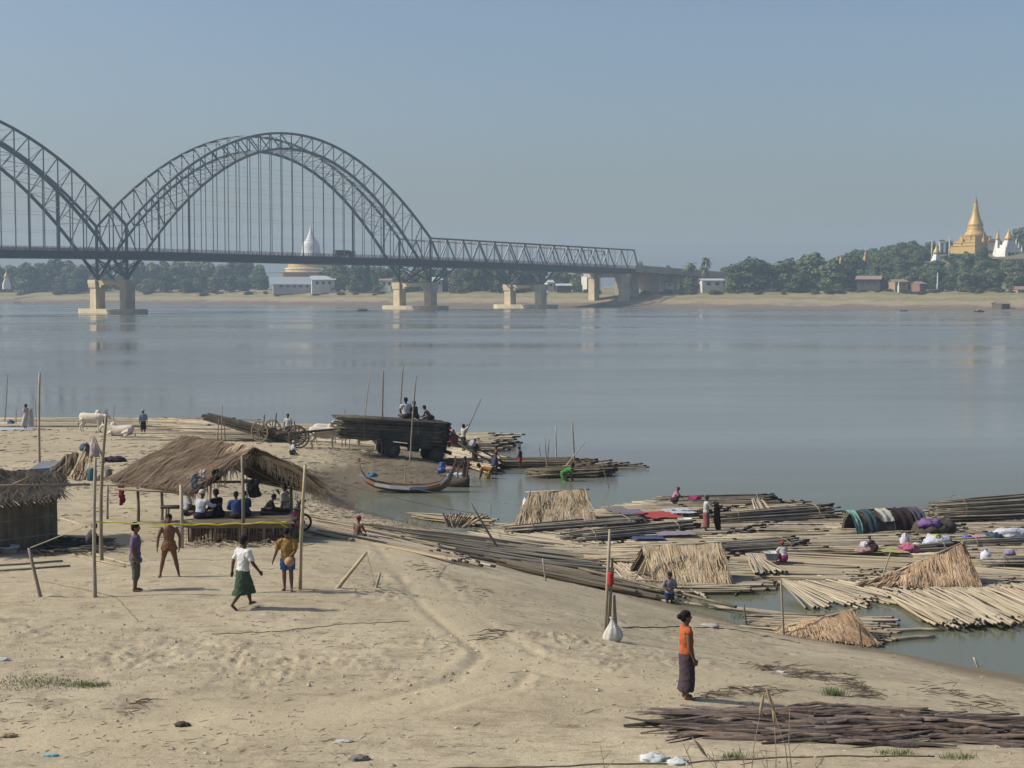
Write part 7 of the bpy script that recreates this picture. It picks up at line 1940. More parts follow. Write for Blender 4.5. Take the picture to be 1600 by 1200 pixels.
heap('pale pink cloth hanging on the lean to', D(147, 712, q0.y - 0.6), (0.18, 0.12, 0.5), ('palepink', (0.50, 0.42, 0.42)), seed=42)
heap('purple bundle on the rail behind the pavilion roof', D(180, 721, q1.y), (0.45, 0.3, 0.16), ('purpledk', (0.06, 0.035, 0.075)), seed=43)
for px, y0, y1, c_, lab in ((144, 752, 732, ('teal2', (0.03, 0.10, 0.12)), 'dark teal plastic barrel behind the forked pole'), (170, 748, 733, ('greyp', (0.12, 0.11, 0.10)), 'grey pot standing behind the forked pole'), (157, 750, 742, ('redp', (0.35, 0.05, 0.03)), 'small red pot behind the forked pole')):
    g_ = D(px, y0, q1.y - 1.0); hh = (y0 - y1) * g_.y / F
    tag(MB().lathe([(hh * .33, 0), (hh * .38, hh * .1), (hh * .38, hh * .8), (hh * .3, hh * .95), (hh * .32, hh)], g_, 16).build('pot', mat('pot_' + c_[0], c_[1], rough=0.5), None, smooth=True), lab, 'pot')
tb = thing('shelf_rail', 'bamboo table frame holding pots behind the forked pole', 'frame', G(160, 790))
for px in (122, 168, 216, 240): MB().tube([G(px, 812), D(px, 755, G(px, 812).y)], 0.04, 7).build('leg', M_BAM['tan'], tb, smooth=True) if px in (168,) else None
MB().tube([D(120, 752, q1.y - 1), D(236, 754, q1.y - 1)], 0.05, 7).build('rail', M_BAM['tan'], tb, smooth=True)
MB().tube([D(122, 768, q1.y - 2), D(176, 756, q1.y - 3)], 0.05, 7).build('rail', M_BAM['straw'], tb, smooth=True); MB().tube([D(150, 757, G(216, 815).y - .3), D(262, 760, G(216, 815).y - .3)], 0.05, 7).build('rail', M_BAM['tan'], tb, smooth=True)
# poles, net
pA = stake('left bamboo pole of the ball court net', (149, 935), (149, 716), 0.042, 'straw')
pF = stake('crooked forked bamboo pole behind the left net pole', (160, 877), (166, 650), 0.05, 'tan', bend=0.02)
pB = stake('right bamboo pole of the ball court net', (469, 923), (477, 726), 0.045, 'straw')
mid_ = D(164, 712, pF[0].y)
tag(MB().tube([mid_ + Vector((0, 0, -0.2)), D(146, 680, pF[0].y)], [0.03, 0.02], 6).build('fork_branch', M_BAM['grey'], None, smooth=True), 'thin branch of the forked pole', 'branch')
stake('short leaning anchor stake at far left', (63, 935), (45, 856), 0.042, 'tan')
stake('slanting pale bamboo brace right of the ball court', (528, 921), (573, 863), 0.05, 'straw')
stake('short stump stake right of the slanting brace', (588, 921), (594, 895), 0.035, 'grey')
rope('guy rope from the left anchor stake to the net pole', [D(45, 857, pA[0].y + .1), D(149, 816, pA[0].y)], 0.012)
rope('long pale mooring rope stretched across the inlet', [D(478, 738, pB[0].y + 4), Z(760, 804, 0.6)], 0.014, 0.15)
rope('second mooring rope across the inlet to the dugout', [D(560, 742, 70), Z(830, 790, 0.3)], 0.010, 0.2)
rope('guy line of the short stump stake', [D(573, 864, pB[0].y - 0.1), D(586, 915, pB[0].y - .2)], 0.008)
net = thing('net', 'sagging ball court net with a yellow top tape', 'net', (pA[0] + pB[0]) / 2)
nA, nB = D(149, 815, pA[0].y), D(474, 813, pB[0].y)
M_NET = mat('net_cord', (0.16, 0.085, 0.055), rough=0.9); M_TAPE = mat('yellow_tape', (0.62, 0.55, 0.04), rough=0.6)
tape = []
for i in range(25):
    t = i / 24; tape.append(lerp(nA, nB, t) - Vector((0, 0, 0.14 * 4 * t * (1 - t) * 0.6 + 0.015 * math.sin(i * 1.9))))
MB().tube(tape[:22] + [tape[22] + Vector((0, 0, -.02))], 0.017, 5).build('top_tape', M_TAPE, net)
MB().tube([tape[21], tape[22] + Vector((0.02, 0, -0.16)), tape[22] + Vector((0.06, 0, -.22))], 0.014, 5).build('loose_tape_end', M_TAPE, net)
J = MB(); nw, nh = 84, 7
pts = [[None] * (nh + 1) for _ in range(nw + 1)]
for i in range(nw + 1):
    t = 0.40 + 0.575 * i / nw
    for j in range(nh + 1):
        pts[i][j] = lerp(nA, nB, t) - Vector((0, 0, 0.14 * 4 * t * (1 - t) * 0.6 + 0.075 * j + 0.02 * math.sin(i * 0.7 + j)))
for i in range(nw + 1):
    for j in range(nh):
        if i % 2 == 0: J.beam(pts[i][j], pts[i][j + 1], 0.006)
for j in range(0, nh + 1):
    for i in range(nw): J.beam(pts[i][j], pts[i + 1][j], 0.006)
o = J.build('mesh', M_NET, net); o['kind'] = 'stuff'
# stick heap at the hut and court side
J = MB()
for i in range(150):
    p = G(U(48, 150), U(846, 866)); a = U(-0.5, 0.5); L_ = U(0.3, 1.0); q = p + Vector((math.cos(a) * L_, math.sin(a) * L_, U(0, 0.18))); J.tube([p + Vector((0, 0, U(0.02, .18))), q], U(0.012, 0.03), 5)
tag(J.build('firewood', M_BAM['dark'], None, tint=True), 'heap of dark firewood sticks in the shade of the left hut', 'firewood', kind='stuff')
for i, (a, c, lab) in enumerate((((-40, 882), (98, 876), 'long dark pole on the sand below the left hut'), ((-30, 890), (110, 884), 'second long pole on the sand below the left hut'), ((120, 868), (195, 886), 'pale split pole beside the forked pole foot'), ((135, 862), (205, 884), 'thin pale pole beside the forked pole foot'), ((95, 812), (135, 826), 'short pole lying at the hut corner'))):
    p, q = G(*a, 0.03), G(*c, 0.03); tag(MB().tube([p, lerp(p, q, .5) + Vector((0, 0, gh(*lerp(p, q, .5).xy) + .03 - lerp(p, q, .5).z)), q], 0.03, 6).build('ground_pole', M_BAM['grey' if i < 2 else 'straw'], None, smooth=True), lab, 'pole')
basin('white enamel bowl in the shade of the left hut', G(14, 862), 0.30, 0.18, ('enamel', (0.6, 0.6, 0.62)))

# ================================================================== pole with hanging white bag
b0_ = G(948, 1000)
bp = thing('tied_poles', 'three bamboo poles tied together with red cloth on the slope', 'poles', b0_)
for (x0, y0), (x1, y1), r in (((945, 1000), (953, 827), 0.038), ((951, 1002), (957, 872), 0.033), ((962, 998), (959, 930), 0.046)):
    g_ = G(x0, y0); g_.y = b0_.y + (x0 - 948) * 0.006; MB().tube([Vector((g_.x, g_.y, gh(g_.x, g_.y) - 0.3)), D((x0 + x1) / 2, (y0 + y1) / 2, g_.y), D(x1, y1, g_.y)], [r, r, r * 0.8], 8).build('pole', M_BAM['tan'], bp, smooth=True)
c_ = D(954, 905, b0_.y - 0.03); MB().loft([(c_ + Vector((0, 0, dz)), (rx, 0, 0), (0, 0.09, 0)) for dz, rx in ((0.16, 0.05), (0.10, 0.075), (0.0, 0.06), (-0.09, 0.08), (-0.15, 0.03))], 12).build('red_cloth', cloth('redtie', (0.50, 0.03, 0.03)), bp, smooth=True)
c_ = D(956, 1004, b0_.y - 0.35); c_.z = gh(c_.x, c_.y) + 0.0
k = 1.0
bag = MB().loft([(c_ + Vector((0.0, 0, z_)), (rx, 0, 0), (0, rx * 0.8, 0)) for z_, rx in ((0.0, 0.175), (0.03, 0.205), (0.10, 0.215), (0.18, 0.20), (0.26, 0.16), (0.33, 0.11), (0.39, 0.07), (0.44, 0.045), (0.49, 0.032), (0.53, 0.05))], 40).build('sand_bag', cloth('sackwhite', (0.66, 0.65, 0.58)), None, smooth=True)
for v_ in bag.data.vertices:
    a_ = math.atan2(v_.co.y - c_.y, v_.co.x - c_.x); hz_ = (v_.co.z - c_.z) / 0.5
    f_ = 1 + (0.10 * hz_ + 0.02) * math.sin(a_ * 9 + 1.5 * math.sin(a_ * 2)) + 0.05 * math.sin(a_ * 3 + hz_ * 5)
    v_.co.x = c_.x + (v_.co.x - c_.x) * f_ + 0.03 * math.sin(hz_ * 3); v_.co.y = c_.y + (v_.co.y - c_.y) * f_
tag(bag, 'tied white sack hanging low against the three poles', 'sack')

# ================================================================== dark bark pile in the foreground
root = thing('bark_pile', 'heap of dark reddish brown bark slabs in the foreground', 'bark pile', G(1300, 1150))
M_BK = mat('bark_slab', (0.175, 0.125, 0.095), (0.072, 0.053, 0.043), rough=0.9, scale=5, tint=0.7, stretch=(1, 1, 0.3), bump=0.6, bscale=18, dist=0.03)
BKM = []
for v in range(6):
    rnd = random.Random(v); b = MB(); rows_ = []
    for i in range(8):
        t = i / 7; wd = 0.05 * (0.5 + math.sin(math.pi * min(1, max(0, t * .9 + .05))) * rnd.uniform(0.7, 1.1)); off = 0.06 * math.sin(t * 5 + v) + rnd.uniform(-.03, .03)
        b_z = 0.02 * math.sin(t * 5 + v * 2)
        for a in np.linspace(0, math.pi, 5): rows_.append(Vector((t - 0.5, off + wd * math.cos(a), b_z + wd * 0.75 * math.sin(a))))
    fs = []
    for i in range(7):
        for j in range(5): fs.append((i * 5 + j, i * 5 + (j + 1) % 5, (i + 1) * 5 + (j + 1) % 5, (i + 1) * 5 + j))
    fs += [(0, 1, 2, 3, 4), tuple(7 * 5 + j for j in (4, 3, 2, 1, 0))]
    me = bpy.data.meshes.new('bark_slab'); me.from_pydata([tuple(x) for x in rows_], [], fs); me.materials.append(M_BK); BKM.append(me)
for i in range(300):
    px = U(1075, 1700); cy = np.interp(px, [1000, 1100, 1250, 1400, 1600, 1680], [1127, 1130, 1136, 1140, 1150, 1154]); hh = np.interp(px, [1000, 1060, 1150, 1300, 1500, 1680], [4, 12, 24, 32, 26, 20])
    py = cy + U(-hh, hh); p = G(px, py); pile = max(0, 1 - abs(py - cy) / max(hh, 1))
    L_ = U(0.5, 2.2); s = U(0.40, 0.95)
    M = Matrix.Translation(p + Vector((0, 0, U(0.0, 0.03) + pile * U(0, 0.20)))) @ Matrix.Rotation(random.gauss(0, 0.2) + (math.pi if i % 2 else 0), 4, 'Z') @ Matrix.Rotation(U(-0.04, 0.04), 4, 'Y') @ Matrix.Rotation(U(-0.4, 0.4), 4, 'X') @ Matrix.Diagonal((L_, s, s, 1))
    put(BKM[i % 6], 'bark_slab', root, M=M)
# ================================================================== people
def fig(label, px, py, pxh, face, base=None, **kw):
    b = base or G(px, py)
    h = pxh * b.y / F
    return figure(label, b, face, h=h, **kw)
def scale_h(base, pxh): return pxh * base.y / F
CL = lambda n, c: (n, c)
fig('barefoot woman in orange sleeveless blouse and dark purple longyi standing on the sand', 1072, 1094, 142, -82, skin=0, top=CL('orange_blouse', (0.55, 0.12, 0.025)), sleeves=0.12, bottom='longyi', bcol=CL('plum', (0.085, 0.058, 0.072)), hem=0.78, hair='bun', voxel=0.012,
    pose=dict(eL=(-0.03, 0.0, -0.17), wL=(-0.02, 0.06, -0.31), eR=(0.03, 0.0, -0.17), wR=(0.02, 0.06, -0.31), lean=-1))
fig('boy in purple tee and rolled grey trousers standing side on by the net', 212, 925, 110, -84, skin=0, top=CL('purple_tee', (0.16, 0.115, 0.20)), sleeves=0.75, bottom='trousers', bcol=CL('greygreen', (0.115, 0.125, 0.105)), hair='short', voxel=0.013, top_hem=0.03, pose=dict(eL=(-0.03, -0.03, -0.16), wL=(-0.02, 0.03, -0.31), eR=(0.03, -.03, -.16), wR=(0.02, 0.03, -0.31)))
fig('bare chested man in tucked up loincloth facing the camera by the net', 265, 902, 101, 188, skin=0, bottom='cloth', bcol=CL('ochre', (0.26, 0.13, 0.055)), hair='short', voxel=0.013, pose=dict(kL=(-0.095, 0.02, 0.28), kR=(0.095, 0.02, 0.28), aL=(-0.14, -0.01, 0.045), aR=(0.14, -0.01, 0.045), eL=(-0.06, -0.01, -0.16), wL=(-0.05, 0.04, -0.31), eR=(0.06, -0.01, -0.16), wR=(0.07, 0.03, -0.31), pelvis=(0, 0, 0.505)))
walker, T4, _a = fig('man in white tee and green longyi walking away across the sand', 380, 952, 116, -48, skin=1, top=CL('white_tee', (0.72, 0.72, 0.74)), sleeves=0.8, bottom='longyi', bcol=CL('green', (0.055, 0.105, 0.065)), hem=0.35, hair='short', voxel=0.013,
    pose=dict(kL=(-0.05, 0.10, 0.27), aL=(-0.05, 0.15, 0.06), kR=(0.05, -0.05, 0.265), aR=(0.05, -0.20, 0.085), fR=45, fL=-8, eL=(-0.06, -0.06, -0.15), wL=(-0.08, -0.07, -0.29), eR=(0.06, 0.04, -0.155), wR=(0.07, 0.13, -0.27), lean=4))
_, T5, a5 = fig('boy in mustard tee and blue shorts looking down at a ball', 450, 925, 102, 176, skin=0, top=CL('mustard', (0.36, 0.215, 0.055)), sleeves=0.85, bottom='shorts', bcol=CL('royal', (0.035, 0.12, 0.33)), hair='short', voxel=0.013, top_hem=0.04, pose=dict(head=28, lean=6, eL=(-0.03, 0.03, -0.15), wL=(0.05, 0.10, -0.24), eR=(0.06, -0.02, -0.16), wR=(0.10, 0.03, -0.29)))
bc = T5((-0.055, 0.135, 0.475))
b = MB(); b.ell(bc, 0.115, None, 18, 12); ball = tag(b.build('cane_ball', mat('cane', (0.42, 0.27, 0.12), (0.28, 0.18, 0.08), rough=0.7, scale=22, bump=0.5, bscale=40), None, smooth=True), 'woven cane ball held by the boy in mustard', 'ball')
# faded print on the back of the white tee
shirt_ = [o for o in walker.children if o.name.startswith('shirt')][0]
def decal(nm, x0, x1, z0, z1, m, k=10):
    b = MB(); vs = [T4((x0 + (x1 - x0) * i / k, -0.11, z0 + (z1 - z0) * j / 2)) for i in range(k + 1) for j in range(3)]
    b.add(vs, [(i * 3 + j, i * 3 + j + 1, i * 3 + j + 4, i * 3 + j + 3) for i in range(k) for j in range(2)])
    o = b.build(nm, m, walker, smooth=True); s = o.modifiers.new('cling', 'SHRINKWRAP'); s.target = shirt_; s.wrap_method = 'NEAREST_SURFACEPOINT'; s.wrap_mode = 'ABOVE_SURFACE'; s.offset = 0.006
for q in range(4): decal('printed_mark', -0.045 + q * 0.016, -0.034 + q * 0.016, 0.745, 0.757, cloth('print_red', (0.45, 0.05, 0.07)), 2)
for a0 in range(0, 360, 40): decal('printed_mark', -0.02 + 0.03 * math.cos(R(a0)) - 0.006, -0.02 + 0.03 * math.cos(R(a0)) + 0.006, 0.69 + 0.035 * math.sin(R(a0)) - 0.004, 0.69 + 0.035 * math.sin(R(a0)) + 0.004, cloth('print_grey', (0.35, 0.33, 0.36)), 2)
fig('crouching dark haired boy in the shade beside the left hut', 140, 858, 72, -60, skin=1, top=CL('greyshirt', (0.10, 0.10, 0.11)), bottom='longyi', bcol=CL('darkcl', (0.03, 0.03, 0.035)), hem=0.4, pose=SQUAT, voxel=0.016)
fig('bare backed boy in red cap sitting among the shore poles', 557, 842, 66, -35, skin=0, bottom='shorts', bcol=CL('khaki', (0.16, 0.13, 0.10)), hair='cap', hatcol=(CL('redcap', (0.33, 0.06, 0.06)), 'wrap'), pose=dict(SITF, lean=14), voxel=0.016)
# --- in the pavilion
ZF = zf + 0.02
def onplat(px, dy, pxh, label, face, **kw):
    dy += 0.55; x = D(px, 800, p0.y + dy).x; base = Vector((x, p0.y + dy, ZF))
    return figure(label, base, face, h=pxh * base.y / F, voxel=0.018, **kw)
onplat(291, 1.5, 74, 'pale shirted sitter with dark hair at the left end of the platform', -70, skin=1, top=CL('paleshirt', (0.40, 0.42, 0.45)), bcol=CL('darklong', (0.03, 0.03, 0.04)), pose=SITF)
onplat(312, 0.75, 82, 'sitter in bluish white shirt and pale cap on the platform', -35, skin=1, top=CL('bluewhite_shirt', (0.48, 0.52, 0.60)), sleeves=1.5, bcol=CL('darklong', (0.03, 0.03, 0.04)), hair='cap', hatcol=(CL('palecap', (0.55, 0.50, 0.44)), 'wrap'), pose=dict(SITF, eR=(0.10, 0.08, -0.10), wR=(0.14, 0.20, -0.08)))
onplat(342, 1.1, 80, 'sitter in black clothes in the middle of the platform', 60, skin=1, top=CL('blackc', (0.014, 0.014, 0.017)), sleeves=1.6, bcol=CL('blackc', (0.014, 0.014, 0.017)), pose=SITF)
onplat(369, 0.8, 76, 'sitter in royal blue jacket on the platform', 10, skin=1, top=CL('bluejack', (0.035, 0.075, 0.22)), sleeves=1.7, bcol=CL('darklong', (0.03, 0.03, 0.04)), pose=SITF)
onplat(384, 1.3, 72, 'second sitter in dull blue behind the platform post', 40, skin=1, top=CL('dullblue', (0.05, 0.08, 0.17)), sleeves=1.7, bcol=CL('darklong', (0.03, 0.03, 0.04)), pose=SITF)
onplat(414, 1.6, 66, 'dark figure lounging at the right end of the platform', -80, skin=1, top=CL('blackc', (0.014, 0.014, 0.017)), sleeves=1.5, bcol=CL('blackc', (0.014, 0.014, 0.017)), pose=dict(SITF, lean=35))
fig('man in pale shirt with red stripe standing at the right of the pavilion', 446, 848, 88, 75, base=G(446, 840), skin=1, top=CL('paletan', (0.42, 0.37, 0.33)), sleeves=0.8, bcol=CL('redlong', (0.10, 0.012, 0.02)), bottom='longyi', hem=0.7, pose=dict(eR=(0.0, 0.10, -0.12), wR=(-0.06, 0.13, 0.0)), voxel=0.018)
# --- beach
fig('man in white shirt and pale cap sitting on the sand behind the pavilion roof', 456, 716, 36, -70, skin=1, top=CL('lightblue', (0.52, 0.58, 0.66)), sleeves=1.6, bcol=CL('dk', (0.05, 0.05, 0.06)), hair='cap', hatcol=(CL('palecap2', (0.6, 0.58, 0.55)), 'wrap'), pose=dict(SITF, pelvis=(0, 0, 0.16), lean=14), base=G(456, 712))
_, Tc, _a = fig('woman in pink top shaking out a large white cloth on the beach', 40, 671, 40, -110, skin=1, top=CL('pinktop', (0.45, 0.30, 0.30)), sleeves=1.4, bottom='longyi', bcol=CL('amber', (0.42, 0.20, 0.06)), pose=dict(eL=(-0.08, 0.08, -0.06), wL=(-0.05, 0.17, 0.0), eR=(0.08, 0.08, -0.06), wR=(0.05, 0.17, 0.02), head=15))
b = MB(); t_c = Tc((0, 0.22, 0.80)); vs = []
for i in range(11):
    for j in range(11):
        vs.append(t_c + Vector(((i / 10 - 0.5) * (0.55 + 0.5 * j / 10) - 0.1, -0.12 + 0.07 * math.sin(i * 1.5 + j * .3), -1.15 * j / 10)))
vs2 = [v + Vector((0, 0.02, 0)) for v in vs]; fs = []
for i in range(10):
    for j in range(10):
        q = i * 11 + j; fs += [(q, q + 11, q + 12, q + 1), (121 + q + 1, 121 + q + 12, 121 + q + 11, 121 + q)]
tag(b.add(vs + vs2, fs).build('white_cloth', cloth('bigwhite', (0.56, 0.54, 0.50)), None, smooth=True), 'large white cloth held up by the woman in pink', 'cloth')
sheet('pale blue tarpaulin spread at the feet of the cloth shaker', G(18, 671, 0.03), 3.2, 1.6, ('tarpsky', (0.45, 0.54, 0.66)), name='ground_sheet')
heap('blue sack beside the pale blue tarpaulin', G(17, 664), (0.25, 0.2, 0.25), ('sackblue', (0.12, 0.14, 0.35)), seed=61)
fig('man in straw hat, blue shirt and dark longyi walking away on the beach', 224, 678, 39, 15, skin=1, top=CL('midblue', (0.20, 0.30, 0.46)), sleeves=1.3, bottom='longyi', bcol=CL('darkgreen', (0.022, 0.030, 0.028)), hem=0.35, hatcol=(CL('strawhat', (0.48, 0.40, 0.27)), 'brim'))
fig('white shirted man standing behind the tilted cart load', 448, 690, 41, 170, base=G(448, 688) + Vector((0, 0.6, 0)), skin=1, top=CL('whitesh', (0.60, 0.60, 0.60)), bottom='longyi', bcol=CL('dk', (0.05, 0.05, 0.06)))
# --- on and around the truck
def onload(t, dy, pxh, label, face, **kw):
    b_ = topz(t) + ls * dy; return figure(label, b_, face, h=pxh * b_.y / F, **kw)
onload(0.67, 0.2, 58, 'white shirted man sitting on top of the truck load', 20, skin=1, top=CL('whitesh', (0.60, 0.60, 0.60)), bcol=CL('dk', (0.05, 0.05, 0.06)), pose=dict(SITF, lean=4))
onload(0.765, 0.2, 50, 'brown clad man sitting on the load right of the white shirt', 60, skin=1, top=CL('brownsh', (0.07, 0.045, 0.035)), bcol=CL('dk', (0.05, 0.05, 0.06)), pose=SITF)
onload(0.91, 0.2, 46, 'bare shouldered man stooping at the front end of the load', 75, skin=0, bcol=CL('dk', (0.05, 0.05, 0.06)), pose=dict(SITF, lean=40))
_, Tp, ap = fig('man in cream shirt raising a long punt pole on the raft', 724, 706, 42, -55, base=Z(724, 704, 0.5), skin=1, top=CL('creamsh', (0.58, 0.54, 0.44)), sleeves=1.5, bottom='longyi', bcol=CL('brownl', (0.06, 0.045, 0.04)), hem=0.3, pose=dict(eR=(0.04, 0.10, 0.08), wR=(0.02, 0.17, 0.17), eL=(-0.03, 0.12, 0.05), wL=(0.04, 0.18, 0.13), kL=(-0.07, 0.05, .28), aL=(-0.09, 0.10, 0.045), aR=(0.07, -0.08, 0.045)))
hp_ = Tp((0.12, 0.19, 0.95)); d_ = (D(752, 623, hp_.y) - hp_); tag(MB().tube([hp_ - d_ * 0.35, hp_, hp_ + d_], [0.028, 0.026, 0.018], 7).build('punt_pole', M_BAM['dark'], None, smooth=True), 'long thin pole raised by the man in cream', 'pole')
fig('figure with pale blue head cloth squatting behind the punt pole man', 708, 690, 58, 120, base=Z(708, 694, 0.5), skin=1, top=CL('redwhite', (0.45, 0.20, 0.20)), bcol=CL('redl', (0.35, 0.05, 0.06)), hair='cap', hatcol=(CL('skycloth', (0.5, 0.6, 0.66)), 'wrap'), pose=SQUAT)
heap('white sacks piled behind the truck front', Z(696, 690, 0.5), (0.6, 0.4, 0.35), ('sacks', (0.48, 0.46, 0.46)), seed=71)
fig('man in dark vest with a white bag on his shoulder', 742, 724, 42, 170, base=Z(742, 727, 0.2), skin=1, top=CL('darkvest', (0.04, 0.038, 0.04)), sleeves=0, bottom='longyi', bcol=CL('wine', (0.12, 0.045, 0.05)), hem=0.1)
heap('white bag carried by the man in the dark vest', Z(738, 727, 0.2) + Vector((0, -0.25, 1.15)), (0.17, 0.14, 0.22), ('bagwhite', (0.6, 0.6, 0.6)), seed=72)
fig('woman in dark blouse and brown longyi wading seen from behind', 727, 752, 44, 10, base=Z(727, 752, 0) + Vector((0, 0, -0.15)), skin=1, top=CL('darkbl', (0.06, 0.045, 0.042)), sleeves=0.2, bottom='longyi', bcol=CL('brown2', (0.05, 0.042, 0.036)), hem=0.3, hair='bun', pose=dict(eL=(-0.06, 0.02, -0.15), wL=(-0.08, 0.06, -0.28), eR=(0.09, 0.05, -0.12), wR=(0.13, 0.12, -0.10)))
fig('bare chested man with blue longyi hauling the pole ends', 774, 737, 42, 110, base=Z(774, 737, 0.1), skin=1, bottom='longyi', bcol=CL('bluel', (0.05, 0.075, 0.17)), hem=0.2, hair='cap', hatcol=(CL('maroonw', (0.09, 0.03, 0.04)), 'wrap'), pose=dict(lean=-6, eL=(-0.06, 0.12, -0.08), wL=(-0.02, 0.22, -0.03), eR=(0.02, -0.10, -0.13), wR=(0.03, -0.20, -0.24), kL=(-0.08, 0.08, 0.28), aL=(-0.09, 0.12, 0.045), kR=(0.08, -0.04, 0.27), aR=(0.10, -0.12, 0.045)))
fig('young man in dark vest and red shorts standing on the pole walkway', 813, 734, 36, 70, base=Z(813, 733, 0.3), skin=1, top=CL('darkvest', (0.04, 0.038, 0.04)), sleeves=0, bottom='shorts', bcol=CL('redsh', (0.50, 0.03, 0.03)), pose=dict(head=25, eL=(-0.03, 0.03, -0.16), wL=(0.0, 0.12, -0.27), eR=(0.03, 0.03, -0.16), wR=(0.0, 0.12, -0.27)))
fig('bather in yellow and red bending over in the shallows', 765, 748, 50, 80, base=Z(762, 748, 0) + Vector((0, 0, -0.35)), skin=1, top=CL('yellowred', (0.42, 0.20, 0.05)), bottom='longyi', bcol=CL('ochreb', (0.45, 0.30, 0.05)), hem=0.3, pose=BEND)
fig('bather in bright green bending beside the stakes', 886, 752, 52, -80, base=Z(883, 752, 0) + Vector((0, 0, -0.42)), skin=1, top=CL('brightgreen', (0.07, 0.28, 0.035)), bottom='longyi', bcol=CL('brightgreen', (0.07, 0.28, 0.035)), hem=0.3, pose=dict(BEND, lean=60))
# --- on the rafts
fig('washer in pink shirt and dark head cloth crouching on the farthest bundle', 1054, 785, 44, -100, base=Z(1054, 786, 0.68), skin=1, top=CL('pinksh', (0.52, 0.22, 0.30)), sleeves=1.0, bcol=CL('dk', (0.05, 0.05, 0.06)), hair='cap', hatcol=(CL('brownwrap', (0.14, 0.08, 0.07)), 'wrap'), pose=dict(SQUAT, lean=30))
_, Tw, aw = fig('woman in white blouse and rose longyi holding out a dark garment on the raft', 1103, 830, 58, -85, base=Z(1103, 830, 0.25), skin=1, top=CL('whiteblouse', (0.55, 0.54, 0.52)), sleeves=1.0, bottom='longyi', bcol=CL('rose', (0.30, 0.11, 0.10)), hem=0.7, hair='cap', hatcol=(CL('greygreenw', (0.10, 0.12, 0.12)), 'wrap'), pose=dict(eL=(-0.03, 0.11, -0.10), wL=(0.0, 0.22, -0.02), eR=(0.03, 0.11, -0.10), wR=(0.0, 0.23, -0.02)), voxel=0.018)
hp_ = Tw((0.0, 0.27, 0.77)); b = MB()
b.loft([(hp_ + Vector((0.0, 0, 0.04)), (0.10, 0, 0), (0, 0.10, 0)), (hp_ + Vector((0.05, 0, -0.25)), (0.12, 0, 0), (0, 0.10, 0)), (hp_ + Vector((0.05, 0, -0.7)), (0.15, 0, 0), (0, 0.08, 0)), (hp_ + Vector((0.12, 0, -1.2)), (0.10, 0, 0), (0, 0.05, 0))], 12)
tag(b.build('held_garment', cloth('blackmaroon', (0.035, 0.02, 0.022)), None, smooth=True), 'dark garment held out by the white bloused woman', 'clothes')
fig('squatting woman in red head scarf, white blouse and magenta longyi', 1224, 878, 54, 15, base=Z(1224, 878, 0.25), skin=1, top=CL('whiteblouse', (0.55, 0.54, 0.52)), sleeves=0.9, bottom='longyi', bcol=CL('magental', (0.36, 0.03, 0.15)), hem=0.5, hair='cap', hatcol=(CL('redscarf', (0.45, 0.05, 0.04)), 'wrap'), pose=dict(SQUAT, lean=24), voxel=0.018)
fig('squatting woman in dark floral dress washing at the raft edge', 1366, 862, 44, 60, base=Z(1366, 861, 0.25), skin=1, top=CL('floral', (0.10, 0.05, 0.06)), sleeves=1.0, bottom='longyi', bcol=CL('floral', (0.10, 0.05, 0.06)), hem=0.5, hair='cap', hatcol=(CL('greywrap', (0.10, 0.09, 0.10)), 'wrap'), pose=dict(SQUAT, lean=40), voxel=0.018)
fig('man in checked shirt and blue shorts standing knee deep by the square hut', 1045, 945, 66, 185, base=Z(1046, 944, 0) + Vector((0, 0, -0.30)), skin=1, top=CL('checked', (0.26, 0.26, 0.30)), sleeves=0.8, bottom='shorts', bcol=CL('blueshort', (0.03, 0.045, 0.16)), pose=dict(head=12, eL=(-0.05, 0.03, -0.15), wL=(0.06, 0.14, -0.17), eR=(0.05, 0.03, -0.15), wR=(-0.06, 0.14, -0.17)), voxel=0.016)
# ================================================================== litter, grass and small things on the sand
def ground_many(px, py):
    """vectorised: bank points seen at these pixels (rough)"""
    px = np.asarray(px, float); py = np.asarray(py, float)
    z = np.full_like(px, 2.5)
    for _ in range(14):
        y = F * (HC - z) / (py - YH) ; x = (px - 800) / F * y
        z = 0.5 * z + 0.5 * np.maximum(hbase(x, y), -0.3)
    y = F * (HC - z) / (py - YH); x = (px - 800) / F * y
    return x, y, height(x, y)
rs = np.random.RandomState(11)
M_TWIG = mat('twig_litter', (0.155, 0.12, 0.083), (0.09, 0.068, 0.05), rough=0.95, scale=6, tint=0.6)
M_CHAFF = mat('straw_litter', (0.34, 0.28, 0.18), (0.22, 0.18, 0.11), rough=0.95, scale=6, tint=0.4)
def scatter_twigs(name, label, n, box, m, lmin, lmax, r, clump=0.25, thr=0.5):
    px = rs.uniform(box[0], box[2], n); py = rs.uniform(box[1], box[3], n)
    x, y, z = ground_many(px, py)
    k = (z > 0.12) & (fbm(x * clump, y * clump, 3) + rs.uniform(-0.25, 0.25, n) > thr - 0.5) & (y > 14) & (y < 130)
    b = MB()
    for i in np.nonzero(k)[0]:
        a = rs.normal(0, 0.9); L_ = rs.uniform(lmin, lmax) * (1 if rs.rand() < 0.85 else 2); rr = r * rs.uniform(0.5, 1.4) * max(1.0, y[i] / 35)
        p = Vector((x[i], y[i], z[i] + rr * 0.6)); d = Vector((math.cos(a), math.sin(a), 0)) * L_ / 2; e = Vector((rs.uniform(-.1, .1), rs.uniform(-.1, .1), 0)) * L_
        q0, q1 = p - d, p + d
        q0.z = z[i] + rr * 0.5; q1.z = z[i] + rr * rs.uniform(0.3, 2.5)
        b.tube([q0, p + e + Vector((0, 0, rr * 0.8)), q1], [rr * 0.7, rr, rr * 0.5], 3, cap=False)
    return tag(b.build(name, m, None, tint=True), label, 'litter', kind='stuff')
